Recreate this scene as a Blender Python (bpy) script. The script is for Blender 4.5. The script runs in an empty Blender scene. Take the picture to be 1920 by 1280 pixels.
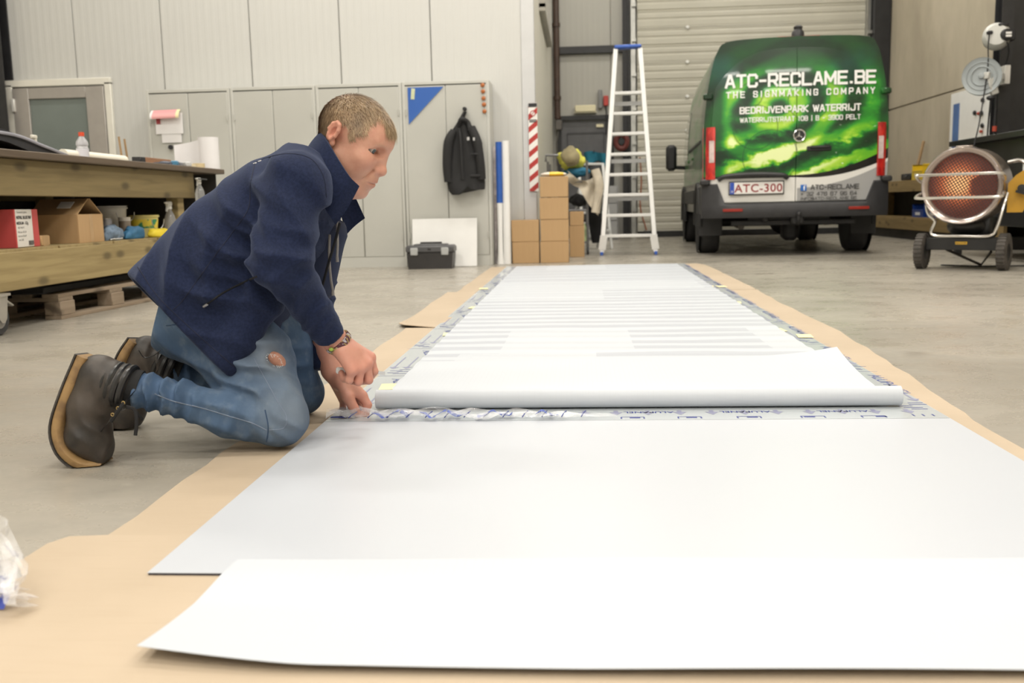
import bpy, math, random
import numpy as np
from mathutils import Vector, Matrix
random.seed(11)
SC = bpy.context.scene
COL = SC.collection
pi = math.pi

# ------------------------------------------------------------------ camera
cam_d = bpy.data.cameras.new('camera')
cam_d.sensor_width = 36.0
cam_d.lens = 1800.0 / 1920.0 * 36.0
cam_d.clip_start = 0.05
cam_d.dof.use_dof = True
cam_d.dof.focus_distance = 2.75
cam_d.dof.aperture_fstop = 4.5
cam = bpy.data.objects.new('camera', cam_d)
COL.objects.link(cam)
cam.matrix_world = Matrix(((0.997231,0.011379,0.073491,0.000000),(0.071136,0.142132,-0.987288,0.000000),(-0.021680,0.989782,0.140929,0.580000),(0,0,0,1)))
SC.camera = cam

# ------------------------------------------------------------------ light and exposure
SC.view_settings.view_transform = 'Standard'
SC.view_settings.look = 'None'
SC.view_settings.gamma = 1.0
SC.view_settings.use_curve_mapping = False
SC.view_settings.exposure = 0.0
wd = bpy.data.worlds.new('world')
SC.world = wd
wd.use_nodes = True
wd.node_tree.nodes['Background'].inputs[0].default_value = (1.0, 0.96, 0.90, 1)
wd.node_tree.nodes['Background'].inputs[1].default_value = 0.15

def strip_light(name, x, y, sx, sy, power, z=5.6, col=(1.0, 0.955, 0.88)):
    l = bpy.data.lights.new(name, 'AREA')
    l.shape = 'RECTANGLE'
    l.size = sx; l.size_y = sy
    l.energy = power; l.color = col
    o = bpy.data.objects.new(name, l)
    COL.objects.link(o)
    o.location = (x, y, z)
    return o
# rows of ceiling strip lamps of the hall; rearmost behind camera added as frontal fill
for yy, pw in ((-4.8, 105), (-2.0, 95), (1.2, 68), (4.6, 92), (8.2, 92), (11.6, 82), (14.4, 52)):
    for xx in (-3.3, -0.1, 3.1):
        strip_light('ceiling_lamp_light', xx, yy, 1.5, 0.35, pw)

# ------------------------------------------------------------------ node helpers
class X:
    """a float socket with arithmetic"""
    def __init__(s, nt, sock): s.nt = nt; s.s = sock
    def op(s, o, b=None, c=None):
        n = s.nt.nodes.new('ShaderNodeMath'); n.operation = o
        for i, v in enumerate((s, b, c)):
            if v is None: continue
            if isinstance(v, X): s.nt.links.new(v.s, n.inputs[i])
            else: n.inputs[i].default_value = v
        return X(s.nt, n.outputs[0])
    def __add__(s, b): return s.op('ADD', b)
    def __sub__(s, b): return s.op('SUBTRACT', b)
    def __mul__(s, b): return s.op('MULTIPLY', b)
    def __truediv__(s, b): return s.op('DIVIDE', b)
    def sin(s): return s.op('SINE')
    def abs(s): return s.op('ABSOLUTE')
    def sqrt(s): return s.op('SQRT')
    def pow(s, b): return s.op('POWER', b)
    def max(s, b): return s.op('MAXIMUM', b)
    def min(s, b): return s.op('MINIMUM', b)
    def gt(s, b): return s.op('GREATER_THAN', b)
    def lt(s, b): return s.op('LESS_THAN', b)
    def frac(s): return s.op('FRACT')
    def floor(s): return s.op('FLOOR')
    def ss(s, a, b):
        n = s.nt.nodes.new('ShaderNodeMapRange'); n.interpolation_type = 'SMOOTHSTEP'
        s.nt.links.new(s.s, n.inputs[0]); n.inputs[1].default_value = a; n.inputs[2].default_value = b
        return X(s.nt, n.outputs[0])

class Mat:
    def __init__(s, name, col=(.8, .8, .8), rough=.5, metal=0.0, spec=.5):
        s.m = bpy.data.materials.new(name); s.m.use_nodes = True
        s.nt = s.m.node_tree; s.b = s.nt.nodes['Principled BSDF']
        s.set('Base Color', (*col, 1)); s.set('Roughness', rough); s.set('Metallic', metal); s.set('Specular IOR Level', spec)
        s._c = None
    def set(s, k, v):
        i = s.b.inputs[k]
        if isinstance(v, X): s.nt.links.new(v.s, i)
        elif hasattr(v, 'is_output'): s.nt.links.new(v, i)
        else: i.default_value = v
        return s
    def xyz(s, kind='Object'):
        if s._c is None:
            t = s.nt.nodes.new('ShaderNodeTexCoord'); s._c = t.outputs[kind]
            q = s.nt.nodes.new('ShaderNodeSeparateXYZ'); s.nt.links.new(s._c, q.inputs[0])
            s._q = [X(s.nt, o) for o in q.outputs]
        return s._q
    def vec(s, x, y, z):
        n = s.nt.nodes.new('ShaderNodeCombineXYZ')
        for i, v in enumerate((x, y, z)):
            if isinstance(v, X): s.nt.links.new(v.s, n.inputs[i])
            else: n.inputs[i].default_value = v
        return n.outputs[0]
    def noise(s, scale=5, detail=3, stretch=(1, 1, 1), rough=.55, dist=0.0, off=0.0):
        s.xyz()
        mp = s.nt.nodes.new('ShaderNodeMapping'); s.nt.links.new(s._c, mp.inputs[0])
        mp.inputs['Scale'].default_value = stretch; mp.inputs['Location'].default_value = (off, off, off)
        n = s.nt.nodes.new('ShaderNodeTexNoise'); s.nt.links.new(mp.outputs[0], n.inputs['Vector'])
        n.inputs['Scale'].default_value = scale; n.inputs['Detail'].default_value = detail
        n.inputs['Roughness'].default_value = rough; n.inputs['Distortion'].default_value = dist
        return X(s.nt, n.outputs[0])
    def mix(s, f, a, b):
        n = s.nt.nodes.new('ShaderNodeMix'); n.data_type = 'RGBA'
        if isinstance(f, X): s.nt.links.new(f.s, n.inputs[0])
        else: n.inputs[0].default_value = f
        for i, v in ((6, a), (7, b)):
            if isinstance(v, tuple): n.inputs[i].default_value = (*v[:3], 1)
            else: s.nt.links.new(v, n.inputs[i])
        return n.outputs[2]
    def ramp(s, f, stops):
        n = s.nt.nodes.new('ShaderNodeValToRGB'); s.nt.links.new(f.s, n.inputs[0])
        e = n.color_ramp.elements
        while len(e) < len(stops): e.new(.5)
        for k, (p, c) in zip(e, stops): k.position = p; k.color = (*c, 1)
        return n.outputs[0]
    def bump(s, h, strength=.3, dist=.005):
        n = s.nt.nodes.new('ShaderNodeBump'); n.inputs['Strength'].default_value = strength
        n.inputs['Distance'].default_value = dist; s.nt.links.new(h.s, n.inputs['Height'])
        s.nt.links.new(n.outputs[0], s.b.inputs['Normal']); return s
    def emit(s, col, st): s.set('Emission Color', (*col, 1) if isinstance(col, tuple) else col); s.set('Emission Strength', st); return s

_mc = {}
def mat(name, col=(.8, .8, .8), rough=.5, metal=0.0, var=.12, vs=6, stretch=(1, 1, 1), bump=0.0, bs=80, spec=.5, coat=0.0, trans=0.0, ior=1.45, sheen=0.0, alpha=1.0):
    """simple procedural material: tint variation and fine relief"""
    if name in _mc: return _mc[name]
    M = Mat(name, col, rough, metal, spec)
    if var:
        f = M.noise(vs, 4, stretch)
        lo = tuple(c * (1 - var) for c in col); hi = tuple(min(1, c * (1 + var)) for c in col)
        M.set('Base Color', M.mix(f.ss(.3, .7), lo, hi))
    if bump: M.bump(M.noise(bs, 3, stretch, off=3.1), bump, .002)
    if coat: M.set('Coat Weight', coat); M.set('Coat Roughness', .05)
    if trans: M.set('Transmission Weight', trans); M.set('IOR', ior)
    if sheen: M.set('Sheen Weight', sheen); M.set('Sheen Roughness', .5)
    if alpha < 1: M.set('Alpha', alpha)
    _mc[name] = M.m
    return M.m

# ------------------------------------------------------------------ geometry helpers
def unit(v):
    v = np.asarray(v, float); n = np.linalg.norm(v); return v / n if n > 1e-12 else v
def rot(rx=0, ry=0, rz=0):
    return np.array(Matrix.Rotation(rz, 3, 'Z') @ Matrix.Rotation(ry, 3, 'Y') @ Matrix.Rotation(rx, 3, 'X'))
def frames(pts, up=None, closed=False):
    P = np.asarray(pts, float); n = len(P); T = np.zeros_like(P)
    for i in range(n):
        a = P[(i - 1) % n] if (closed or i > 0) else P[i]; b = P[(i + 1) % n] if (closed or i < n - 1) else P[i]
        T[i] = unit(b - a)
    N = np.zeros_like(P)
    u = np.array(up, float) if up is not None else (np.array([0, 0, 1.]) if abs(T[0][2]) < .9 else np.array([1., 0, 0]))
    for i in range(n):
        if up is not None: u = np.array(up, float)
        N[i] = unit(u - T[i] * (u @ T[i])); u = N[i]
    return P, T, N, np.cross(T, N)
def smooth_path(pts, k=6, closed=False):
    P = np.asarray(pts, float); n = len(P); out = []
    for i in range(n if closed else n - 1):
        p0 = P[(i - 1) % n] if (closed or i > 0) else 2 * P[0] - P[1]; p1 = P[i]; p2 = P[(i + 1) % n]
        p3 = P[(i + 2) % n] if (closed or i < n - 2) else 2 * P[-1] - P[-2]
        for j in range(k):
            t = j / k
            out.append(.5 * ((2 * p1) + (p2 - p0) * t + (2 * p0 - 5 * p1 + 4 * p2 - p3) * t * t + (3 * p1 - p0 - 3 * p2 + p3) * t ** 3))
    if not closed: out.append(P[-1])
    return np.array(out)

class B:
    """collects faces for ONE mesh object"""
    def __init__(s): s.v = []; s.f = []; s.mi = []; s.cur = 0
    def add(s, vs, fs):
        o = len(s.v); s.v.extend(tuple(map(float, v)) for v in vs)
        for f in fs: s.f.append(tuple(o + i for i in f)); s.mi.append(s.cur)
        return s
    def box(s, c, size, R=None, bev=0.0):
        h = np.array(size, float) / 2; c = np.array(c, float); b = min(bev, h.min() * .9)
        sg = [(x, y, z) for x in (-1, 1) for y in (-1, 1) for z in (-1, 1)]
        if b <= 0:
            V = np.array(sg) * h; F = [(0, 1, 3, 2), (4, 6, 7, 5), (0, 4, 5, 1), (2, 3, 7, 6), (0, 2, 6, 4), (1, 5, 7, 3)]
        else:
            V = []; ix = {}
            for k, q in enumerate(sg):
                for a in range(3):
                    p = np.array(q) * (h - b); p[a] = q[a] * h[a]; ix[(q, a)] = len(V); V.append(p)
            F = []
            for a in range(3):
                o = [i for i in range(3) if i != a]
                for e in (-1, 1):
                    r = []
                    for u, w in ((-1, -1), (1, -1), (1, 1), (-1, 1)):
                        q = [0, 0, 0]; q[a] = e; q[o[0]] = u; q[o[1]] = w; r.append(ix[(tuple(q), a)])
                    F.append(tuple(r))
                for u in (-1, 1):
                    for w in (-1, 1):
                        q1 = [0, 0, 0]; q1[a] = -1; q1[o[0]] = u; q1[o[1]] = w; q2 = list(q1); q2[a] = 1
                        F.append((ix[(tuple(q1), o[0])], ix[(tuple(q2), o[0])], ix[(tuple(q2), o[1])], ix[(tuple(q1), o[1])]))
            for q in sg: F.append(tuple(ix[(q, a)] for a in range(3)))
            V = np.array(V)
        if R is not None: V = V @ np.array(R).T
        return s.add(V + c, F)
    def bar(s, a, b, w, d=None, up=(0, 0, 1), bev=0.0):
        """box along a-b, section w (sideways) x d (along up)"""
        a = np.array(a, float); b = np.array(b, float); t = unit(b - a); u = np.array(up, float)
        if abs(t @ u) > .98: u = np.array([0, 1., 0])
        n = unit(u - t * (u @ t)); sd = np.cross(t, n)
        return s.box((a + b) / 2, (np.linalg.norm(b - a), w, d or w), R=np.stack([t, sd, n], 1), bev=bev)
    def ring_strip(s, rings, closed_u=True, cap0=True, cap1=True, closed_v=False):
        n = len(rings[0]); m = len(rings); V = np.concatenate([np.asarray(r, float) for r in rings]); F = []
        for i in range(m if closed_v else m - 1):
            for j in range(n if closed_u else n - 1):
                k = (j + 1) % n; i2 = (i + 1) % m
                F.append((i * n + j, i * n + k, i2 * n + k, i2 * n + j))
        if closed_u and not closed_v:
            if cap0: F.append(tuple(range(n - 1, -1, -1)))
            if cap1: F.append(tuple((m - 1) * n + j for j in range(n)))
        return s.add(V, F)
    def tube(s, pts, r, n=8, closed=False, up=None, sq=None, caps=True):
        P, T, N, Bn = frames(pts, up, closed); m = len(P)
        rr = r if hasattr(r, '__len__') else [r] * m
        a = np.arange(n) * 2 * pi / n + (pi / n if n == 4 else 0)
        rings = [P[i] + np.outer(np.cos(a), N[i]) * rr[i] * (sq[0] if sq else 1) + np.outer(np.sin(a), Bn[i]) * rr[i] * (sq[1] if sq else 1) for i in range(m)]
        return s.ring_strip(rings, True, caps, caps, closed)
    def cyl(s, a, b, r, r1=None, n=16, caps=True):
        return s.tube([a, b], [r, r if r1 is None else r1], n, caps=caps)
    def lathe(s, prof, o=(0, 0, 0), axis=(0, 0, 1), n=20, cap0=True, cap1=True):
        t = unit(axis); u = np.array([1., 0, 0]) if abs(t[0]) < .9 else np.array([0, 1., 0]); N = unit(u - t * (u @ t)); Bn = np.cross(t, N)
        a = np.arange(n) * 2 * pi / n; o = np.array(o, float)
        rings = [o + t * z + r * (np.outer(np.cos(a), N) + np.outer(np.sin(a), Bn)) for r, z in prof]
        return s.ring_strip(rings, True, cap0, cap1)
    def torus(s, c, axis, R, r, n=24, m=8, sx=1.0):
        t = unit(axis); u = np.array([1., 0, 0]) if abs(t[0]) < .9 else np.array([0, 1., 0]); N = unit(u - t * (u @ t)); Bn = np.cross(t, N)
        a = np.arange(n) * 2 * pi / n
        return s.tube(np.array(c) + R * (np.outer(np.cos(a), N) * sx + np.outer(np.sin(a), Bn)), r, m, closed=True)
    def prism(s, poly, o, u, v, w):
        o, u, v, w = (np.array(q, float) for q in (o, u, v, w)); n = len(poly)
        V = [o + u * a + v * b for a, b in poly]; V += [p + w for p in V]
        return s.add(V, [tuple(range(n - 1, -1, -1)), tuple(range(n, 2 * n))] + [(i, (i + 1) % n, n + (i + 1) % n, n + i) for i in range(n)])
    def sphere(s, c, r, n=12, m=8, R=None):
        r = np.array(r if hasattr(r, '__len__') else (r, r, r), float); c = np.array(c, float)
        V = [(0, 0, -1)]; F = []
        for i in range(1, m):
            t = -pi / 2 + pi * i / m
            for j in range(n): V.append((math.cos(t) * math.cos(2 * pi * j / n), math.cos(t) * math.sin(2 * pi * j / n), math.sin(t)))
        V.append((0, 0, 1)); L = len(V) - 1
        for j in range(n):
            k = (j + 1) % n; F.append((0, 1 + k, 1 + j)); F.append((L, L - n + j, L - n + k))
            for i in range(m - 2): F.append((1 + i * n + j, 1 + i * n + k, 1 + (i + 1) * n + k, 1 + (i + 1) * n + j))
        V = np.array(V) * r
        if R is not None: V = V @ np.array(R).T
        return s.add(V + c, F)
    def grid(s, fn, us, vs, thick=None):
        nu, nv = len(us), len(vs); V = np.array([fn(u, v) for u in us for v in vs], float)
        q = [(i * nv + j, (i + 1) * nv + j, (i + 1) * nv + j + 1, i * nv + j + 1) for i in range(nu - 1) for j in range(nv - 1)]
        if thick is None: return s.add(V, q)
        W = V - np.array(thick, float); n = len(V)
        F = q + [tuple(n + i for i in reversed(f)) for f in q]
        rim = [i * nv for i in range(nu)] + [(nu - 1) * nv + j for j in range(1, nv)] + [i * nv + nv - 1 for i in range(nu - 2, -1, -1)] + [j for j in range(nv - 2, 0, -1)]
        F += [(rim[i], n + rim[i], n + rim[(i + 1) % len(rim)], rim[(i + 1) % len(rim)]) for i in range(len(rim))]
        return s.add(np.concatenate([V, W]), F)
    def mesh(s, name, mats, smooth=40, fix=True):
        me = bpy.data.meshes.new(name); me.from_pydata(s.v, [], s.f)
        for m in (mats if isinstance(mats, (list, tuple)) else [mats]): me.materials.append(m)
        if any(s.mi): me.polygons.foreach_set('material_index', s.mi)
        if fix:
            import bmesh
            bm = bmesh.new(); bm.from_mesh(me); bmesh.ops.recalc_face_normals(bm, faces=bm.faces); bm.to_mesh(me); bm.free()
        if smooth:
            me.polygons.foreach_set('use_smooth', [True] * len(me.polygons))
            if smooth < 180: me.set_sharp_from_angle(angle=math.radians(smooth))
        me.update(); return me
    def obj(s, name, mats, parent=None, loc=None, smooth=40, fix=True, rz=0.0):
        """link as one object; with loc the vertices are world positions re-based on loc"""
        if loc is not None: s.v = [(a - loc[0], b - loc[1], c - loc[2]) for a, b, c in s.v]
        o = bpy.data.objects.new(name, s.mesh(name, mats, smooth, fix)); COL.objects.link(o)
        if parent: o.parent = parent
        elif loc is not None: o.location = loc
        return o

def tag(o, label=None, cat=None, group=None, kind=None):
    if label: o['label'] = label
    if cat: o['category'] = cat
    if group: o['group'] = group
    if kind: o['kind'] = kind
    return o
def T(name, label, cat, loc=(0, 0, 0), rz=0.0, group=None):
    o = bpy.data.objects.new(name, None); COL.objects.link(o); o.empty_display_size = .1
    o.location = loc; o.rotation_euler = (0, 0, rz)
    return tag(o, label, cat, group)
def copy_tree(o, parent=None):
    c = o.copy(); COL.objects.link(c); c.parent = parent
    for ch in list(o.children): copy_tree(ch, c)
    return c
def lettering(name, s, size, m, parent, fn, align='CENTER', bold=0.0, sx=1.0, space=1.0):
    """flat letters whose outline points are carried onto a surface by fn(x, y)"""
    cu = bpy.data.curves.new(name, 'FONT'); cu.body = s; cu.size = size; cu.align_x = align; cu.offset = bold; cu.space_character = space
    cu.resolution_u = 4
    t = bpy.data.objects.new('t', cu); COL.objects.link(t); bpy.context.view_layer.update()
    me = bpy.data.meshes.new_from_object(t.evaluated_get(bpy.context.evaluated_depsgraph_get()))
    bpy.data.objects.remove(t)
    for v in me.vertices: v.co = fn(v.co.x * sx, v.co.y)
    me.materials.clear(); me.materials.append(m); me.name = name
    o = bpy.data.objects.new(name, me); COL.objects.link(o); o.parent = parent
    return o

# squared-off wide capitals, drawn as strokes on a unit box
GLYPH = {'A': '0,0 .42,1 .58,1 1,0;.17,.32 .83,.32', 'B': '0,0 0,1 .85,1 1,.86 1,.64 .88,.52 0,.52;.88,.52 1,.4 1,.14 .85,0 0,0', 'C': '1,.74 1,.86 .85,1 .15,1 0,.86 0,.14 .15,0 .85,0 1,.14 1,.26',
 'D': '0,0 0,1 .8,1 1,.8 1,.2 .8,0 0,0', 'E': '1,1 0,1 0,0 1,0;0,.52 .88,.52', 'F': '1,1 0,1 0,0;0,.52 .85,.52', 'G': '1,.76 1,.86 .85,1 .15,1 0,.86 0,.14 .15,0 .85,0 1,.14 1,.46 .58,.46', 'H': '0,0 0,1;1,0 1,1;0,.52 1,.52',
 'I': '.5,0 .5,1', 'J': '1,1 1,.14 .85,0 .15,0 0,.14 0,.3', 'K': '0,0 0,1;1,1 .12,.5 1,0', 'L': '0,1 0,0 1,0', 'M': '0,0 0,1 .5,.25 1,1 1,0', 'N': '0,0 0,1 1,0 1,1', 'O': '.15,0 0,.14 0,.86 .15,1 .85,1 1,.86 1,.14 .85,0 .15,0',
 'P': '0,0 0,1 .85,1 1,.86 1,.56 .85,.42 0,.42', 'R': '0,0 0,1 .85,1 1,.86 1,.56 .85,.42 0,.42;.55,.42 1,0', 'S': '1,.76 1,.86 .85,1 .15,1 0,.86 0,.65 .13,.52 .87,.50 1,.37 1,.14 .85,0 .15,0 0,.14 0,.24', 'T': '0,1 1,1;.5,1 .5,0',
 'U': '0,1 0,.14 .15,0 .85,0 1,.14 1,1', 'V': '0,1 .5,0 1,1', 'W': '0,1 .25,0 .5,.9 .75,0 1,1', 'Y': '0,1 .5,.48 1,1;.5,.48 .5,0', '1': '.2,.8 .5,1 .5,0', '2': '0,.76 0,.86 .15,1 .85,1 1,.86 1,.6 0,.18 0,0 1,0',
 '3': '0,.84 .15,1 .85,1 1,.86 1,.64 .88,.52 .3,.52;.88,.52 1,.4 1,.14 .85,0 .15,0 0,.16', '4': '.75,0 .75,1 0,.3 1,.3', '6': '1,.82 .85,1 .15,1 0,.86 0,.14 .15,0 .85,0 1,.14 1,.44 .85,.57 0,.57', '7': '0,1 1,1 .35,0',
 '8': '.12,.52 0,.64 0,.86 .15,1 .85,1 1,.86 1,.64 .88,.52 .12,.52 0,.4 0,.14 .15,0 .85,0 1,.14 1,.4 .88,.52', '9': '0,.18 .15,0 .85,0 1,.14 1,.86 .85,1 .15,1 0,.86 0,.56 .15,.43 1,.43', '0': '.15,0 0,.14 0,.86 .15,1 .85,1 1,.86 1,.14 .85,0 .15,0',
 '-': '.08,.46 .92,.46', '.': '.36,.06 .64,.06', '+': '.5,.15 .5,.8;.15,.48 .85,.48', '|': '.5,-.1 .5,1.1', '@': '1,.1 .85,0 .15,0 0,.14 0,.86 .15,1 .85,1 1,.86 1,.3 .7,.3 .7,.7 .3,.7 .3,.3 .7,.3', '&': '1,.4 .6,0 .15,0 0,.2 .7,.8 .5,1 .25,.85 1,0'}
def block_lettering(name, s, width, h, w, m, parent, fn, gap=.30, left=False):
    """one line of stroke capitals fitted to a width; fn(x, y) carries points onto the surface"""
    adv = {'I': .30, '.': .32, '-': .75, ' ': .60, '|': .30, '1': .6, 'M': 1.2, 'W': 1.35}
    tot = sum(adv.get(c, 1) + gap for c in s) - gap; u = width / tot; x = 0.0 if left else -width / 2; b = B(); lay = 0; words = []
    for c in s + ' ':
        if c == ' ' and b.v: words.append(b.obj(name, m, parent, smooth=0, fix=False)); b = B()
        cw = adv.get(c, 1) * u
        for st in GLYPH.get(c, '').split(';'):
            P = [tuple(map(float, q.split(','))) for q in st.split()]
            off = .5 if c == 'I' or c == '|' else 0
            P = [(x + (px if c not in 'I|1' else .5 + (px - .5) * (0 if c != '1' else 1)) * cw, py * h) for px, py in P]
            for (x0, y0), (x1, y1) in zip(P, P[1:]):
                d = math.hypot(x1 - x0, y1 - y0) or 1; dx, dy = (x1 - x0) / d, (y1 - y0) / d; e = w * .42; n = max(1, int(d / .05)); lay += 1
                A = (x0 - dx * e, y0 - dy * e); E = (x1 + dx * e, y1 + dy * e); V = []
                for k in range(n + 1):
                    t = k / n; qx = A[0] + (E[0] - A[0]) * t; qy = A[1] + (E[1] - A[1]) * t
                    for sg in (-.5, .5):
                        p = fn(qx - dy * w * sg, qy + dx * w * sg); V.append((p[0], p[1] - .00012 * (lay % 6), p[2]))
                b.add(V, [(2 * k, 2 * k + 2, 2 * k + 3, 2 * k + 1) for k in range(n)])
        x += (adv.get(c, 1) + gap) * u
    return words

# ================================================================== SETTING
def wood(name, col, dark, axis=1, rough=.6, knots=True):
    if name in _mc: return _mc[name]
    M = Mat(name, col, rough)
    st = [9, 9, 9]; st[axis] = .55
    g = M.noise(3.0, 5, tuple(st), dist=.6); f = M.noise(14, 2, tuple(st))
    v = g.ss(.35, .7) * .7 + f * .3
    c = M.mix(v, col, dark)
    if knots:
        vo = M.nt.nodes.new('ShaderNodeTexVoronoi'); vo.inputs['Scale'].default_value = 2.6
        q = M.xyz(); vo.voronoi_dimensions = '2D'
        M.nt.links.new(M.vec(q[axis] * .8 + q[1 - axis] * .35, q[2] * 1.9 + q[1 - axis] * .9 + 3.3, 0.0), vo.inputs['Vector'])
        k = X(M.nt, vo.outputs['Distance'])
        c = M.mix(k.ss(.17, .04) * .75, c, tuple(q * .35 for q in dark))
    M.set('Base Color', c); M.bump(g, .15, .003)
    _mc[name] = M.m; return M.m

# polished concrete floor with stains, cloudy patches and faint scuffs
M = Mat('polished_concrete', (.3, .28, .24), .33, spec=.45)
n1 = M.noise(.55, 5, (1, 1.6, 1), dist=.5); n2 = M.noise(3.2, 6, (1, 1.3, 1), rough=.65); n3 = M.noise(30, 3)
c = M.mix(n1.ss(.3, .7), (.285, .262, .222), (.41, .38, .328))
c = M.mix(n2.ss(.42, .75) * .55, c, (.20, .185, .155))
c = M.mix(n3.ss(.6, .8) * .25, c, (.47, .445, .38))
sp = M.noise(2.1, 2, (1, .8, 1), off=9.0)
c = M.mix(sp.ss(.69, .76) * .5, c, (.13, .105, .08))
M.set('Base Color', c); M.set('Roughness', (n2.ss(.3, .8) * .28 + .22)); M.bump(M.noise(12, 4), .05, .003)
FLOOR = M.m
b = B(); b.box((-.8, 5.1, -.06), (11.6, 22.4, .12)); tag(b.obj('floor', FLOOR, loc=(-.8, 5.1, 0)), kind='structure')

M = Mat('hall_ceiling_paint', (.72, .70, .64), .8); M.set('Base Color', M.mix(M.noise(2, 3), (.70, .68, .62), (.75, .73, .67)))
b = B(); b.box((-.8, 5.1, 6.06), (11.6, 22.4, .12)); tag(b.obj('ceiling', M.m, loc=(-.8, 5.1, 6)), kind='structure')

# micro-ribbed sandwich panels
def ribbed(name, col, axis=0, pitch=.075, st=.25):
    M = Mat(name, col, .45)
    q = M.xyz()[axis]
    r = (q * (2 * pi / pitch)).sin()
    M.bump(r.ss(-.2, .6), st, .004)
    M.set('Base Color', M.mix(M.noise(.8, 4, (1, 1, .4)), tuple(k * .95 for k in col), tuple(min(1, k * 1.03) for k in col)))
    return M.m
PANEL = ribbed('white_sandwich_panel', (.57, .57, .55))
PANEL2 = ribbed('grey_sandwich_panel', (.39, .38, .345), 0, .09)
PANEL3 = ribbed('return_panel', (.66, .64, .57), 1, .09)
STEEL_BLACK = mat('black_painted_steel', (.018, .018, .02), .45, 0, .2)
W = tag(B().box((-3.42, 9.97, 3.0), (5.94, .14, 6.0)).obj('wall_left', PANEL, loc=(-3.42, 9.97, 0)), kind='structure')
pm = None
for i, x0 in enumerate((-6.06, -5.143, -4.226, -3.309, -2.392, -1.475)):
    wdt = .911 if i < 5 else .90
    b = B(); b.box((wdt / 2, -.045, 3.0), (wdt, .09, 6.0), bev=.006)
    o = b.obj('wall_panel', PANEL, W); o.location = (x0 + .003 + 3.42, -.085, 0)
    if i == 0: pm = o.data
    elif i < 5: o.data = pm
o = B().box((.065, -.05, 3.0), (.13, .104, 6.0), bev=.004).obj('corner_trim', mat('corner_trim_paint', (.57, .575, .58), .4, 0, .03), W)
o.location = (-.575 + 3.42, -.083, 0)
WI = tag(B().box((-.50, 13.13, 3.0), (.10, 6.16, 6.0)).obj('wall_inner', PANEL3, loc=(-.50, 13.13, 0)), kind='structure')
# narrow window high on the inner wall
w = T('window_1', None, None, (-.45, 12.6, 3.35)); tag(w, kind='structure')
b = B(); FR = mat('window_frame_paint', (.42, .40, .36), .4, 0, .05)
for z in (-.56, .56): b.box((.03, 0, z), (.08, 2.6, .08))
for y in (-1.26, 0, 1.26): b.box((.03, y, 0), (.08, .08, 1.12))
b.obj('window_frame', FR, w)
B().box((.015, 0, 0), (.012, 2.5, 1.1)).obj('pane', mat('window_glass', (.75, .8, .82), .05, 0, 0, trans=.85), w)

WB = tag(B().box((2.2, 16.32, 3.0), (5.5, .2, 6.0)).obj('wall_back', PANEL2, loc=(2.2, 16.32, 0)), kind='structure')
for x0, x1 in ((-.45, .50), (.506, .75)):
    B().box(((x0 + x1) / 2 - 2.2, -.13, 3.0), (x1 - x0, .06, 6.0), bev=.006).obj('wall_panel', PANEL2, WB)
tag(B().box((.17, 16.13, 3.035), (1.18, .10, .115), bev=.004).obj('trim_1', STEEL_BLACK, loc=(.17, 16.13, 2.98)), kind='structure')
b = B()
for dx in (-.045, .045): b.box((.745 + dx, 16.1, 3.0), (.018, .16, 6.0))
b.box((.745, 16.1, 3.0), (.09, .02, 6.0)); tag(b.obj('trim_2', STEEL_BLACK, loc=(.745, 16.1, 0)), kind='structure')
b = B(); b.box((4.71, 16.0, 3.0), (.22, .24, 6.0)); b.box((4.71, 15.87, 3.0), (.24, .02, 6.0)); tag(b.obj('trim_3', STEEL_BLACK, loc=(4.71, 16, 0)), kind='structure')
# rails beside the big door
RAIL = mat('galvanised_rail', (.42, .42, .40), .35, .8, .15)
for nm, x in (('trim_4', .86), ('trim_5', 4.55)):
    b = B(); b.box((x, 16.12, 3.0), (.075, .12, 6.0)); b.box((x - .03, 16.03, 3.0), (.015, .06, 6.0))
    for k in range(10): b.box((x + .01, 16.02, .45 + k * .54), (.07, .05, .05))
    tag(b.obj(nm, RAIL, loc=(x, 16.12, 0)), kind='structure')

# sectional overhead door: one ribbed section per part, handles dots
DOORM = mat('sectional_door_paint', (.47, .45, .38), .45, 0, .04, 1.5)
d3 = T('door_3', None, None, (0, 16.1, 0)); tag(d3, kind='structure')
prof = [(0, 0)]
for z0 in (.01, .27):
    prof += [(.012 if z0 > .1 else .004, z0 + .005), (0, z0 + .02), (0, z0 + .10), (.008, z0 + .115), (.008, z0 + .135), (0, z0 + .15), (0, z0 + .20), (.006, z0 + .215), (.006, z0 + .235), (0, z0 + .25)]
prof += [(.008, .535), (.06, .535), (.06, 0)]
sec = B().prism([(y, z) for y, z in prof], (.93, 0, 0), (0, 1, 0), (0, 0, 1), (3.58, 0, 0)).mesh('door_section', DOORM, 0)
BOLT = mat('white_plastic', (.8, .8, .78), .4, 0, .03)
for k in range(10):
    o = bpy.data.objects.new('door_section', sec); COL.objects.link(o); o.parent = d3; o.location = (0, 0, .10 + k * .54)
    B().lathe([(.03, 0), (.03, .012), (.018, .03)], (1.73, 0, .53), (0, -1, 0), 12).obj('fixing', BOLT, o)
B().box((2.72, .02, .05), (3.58, .07, .10)).obj('bottom_seal', mat('black_rubber', (.02, .02, .02), .7, 0, .2), d3)

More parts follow.
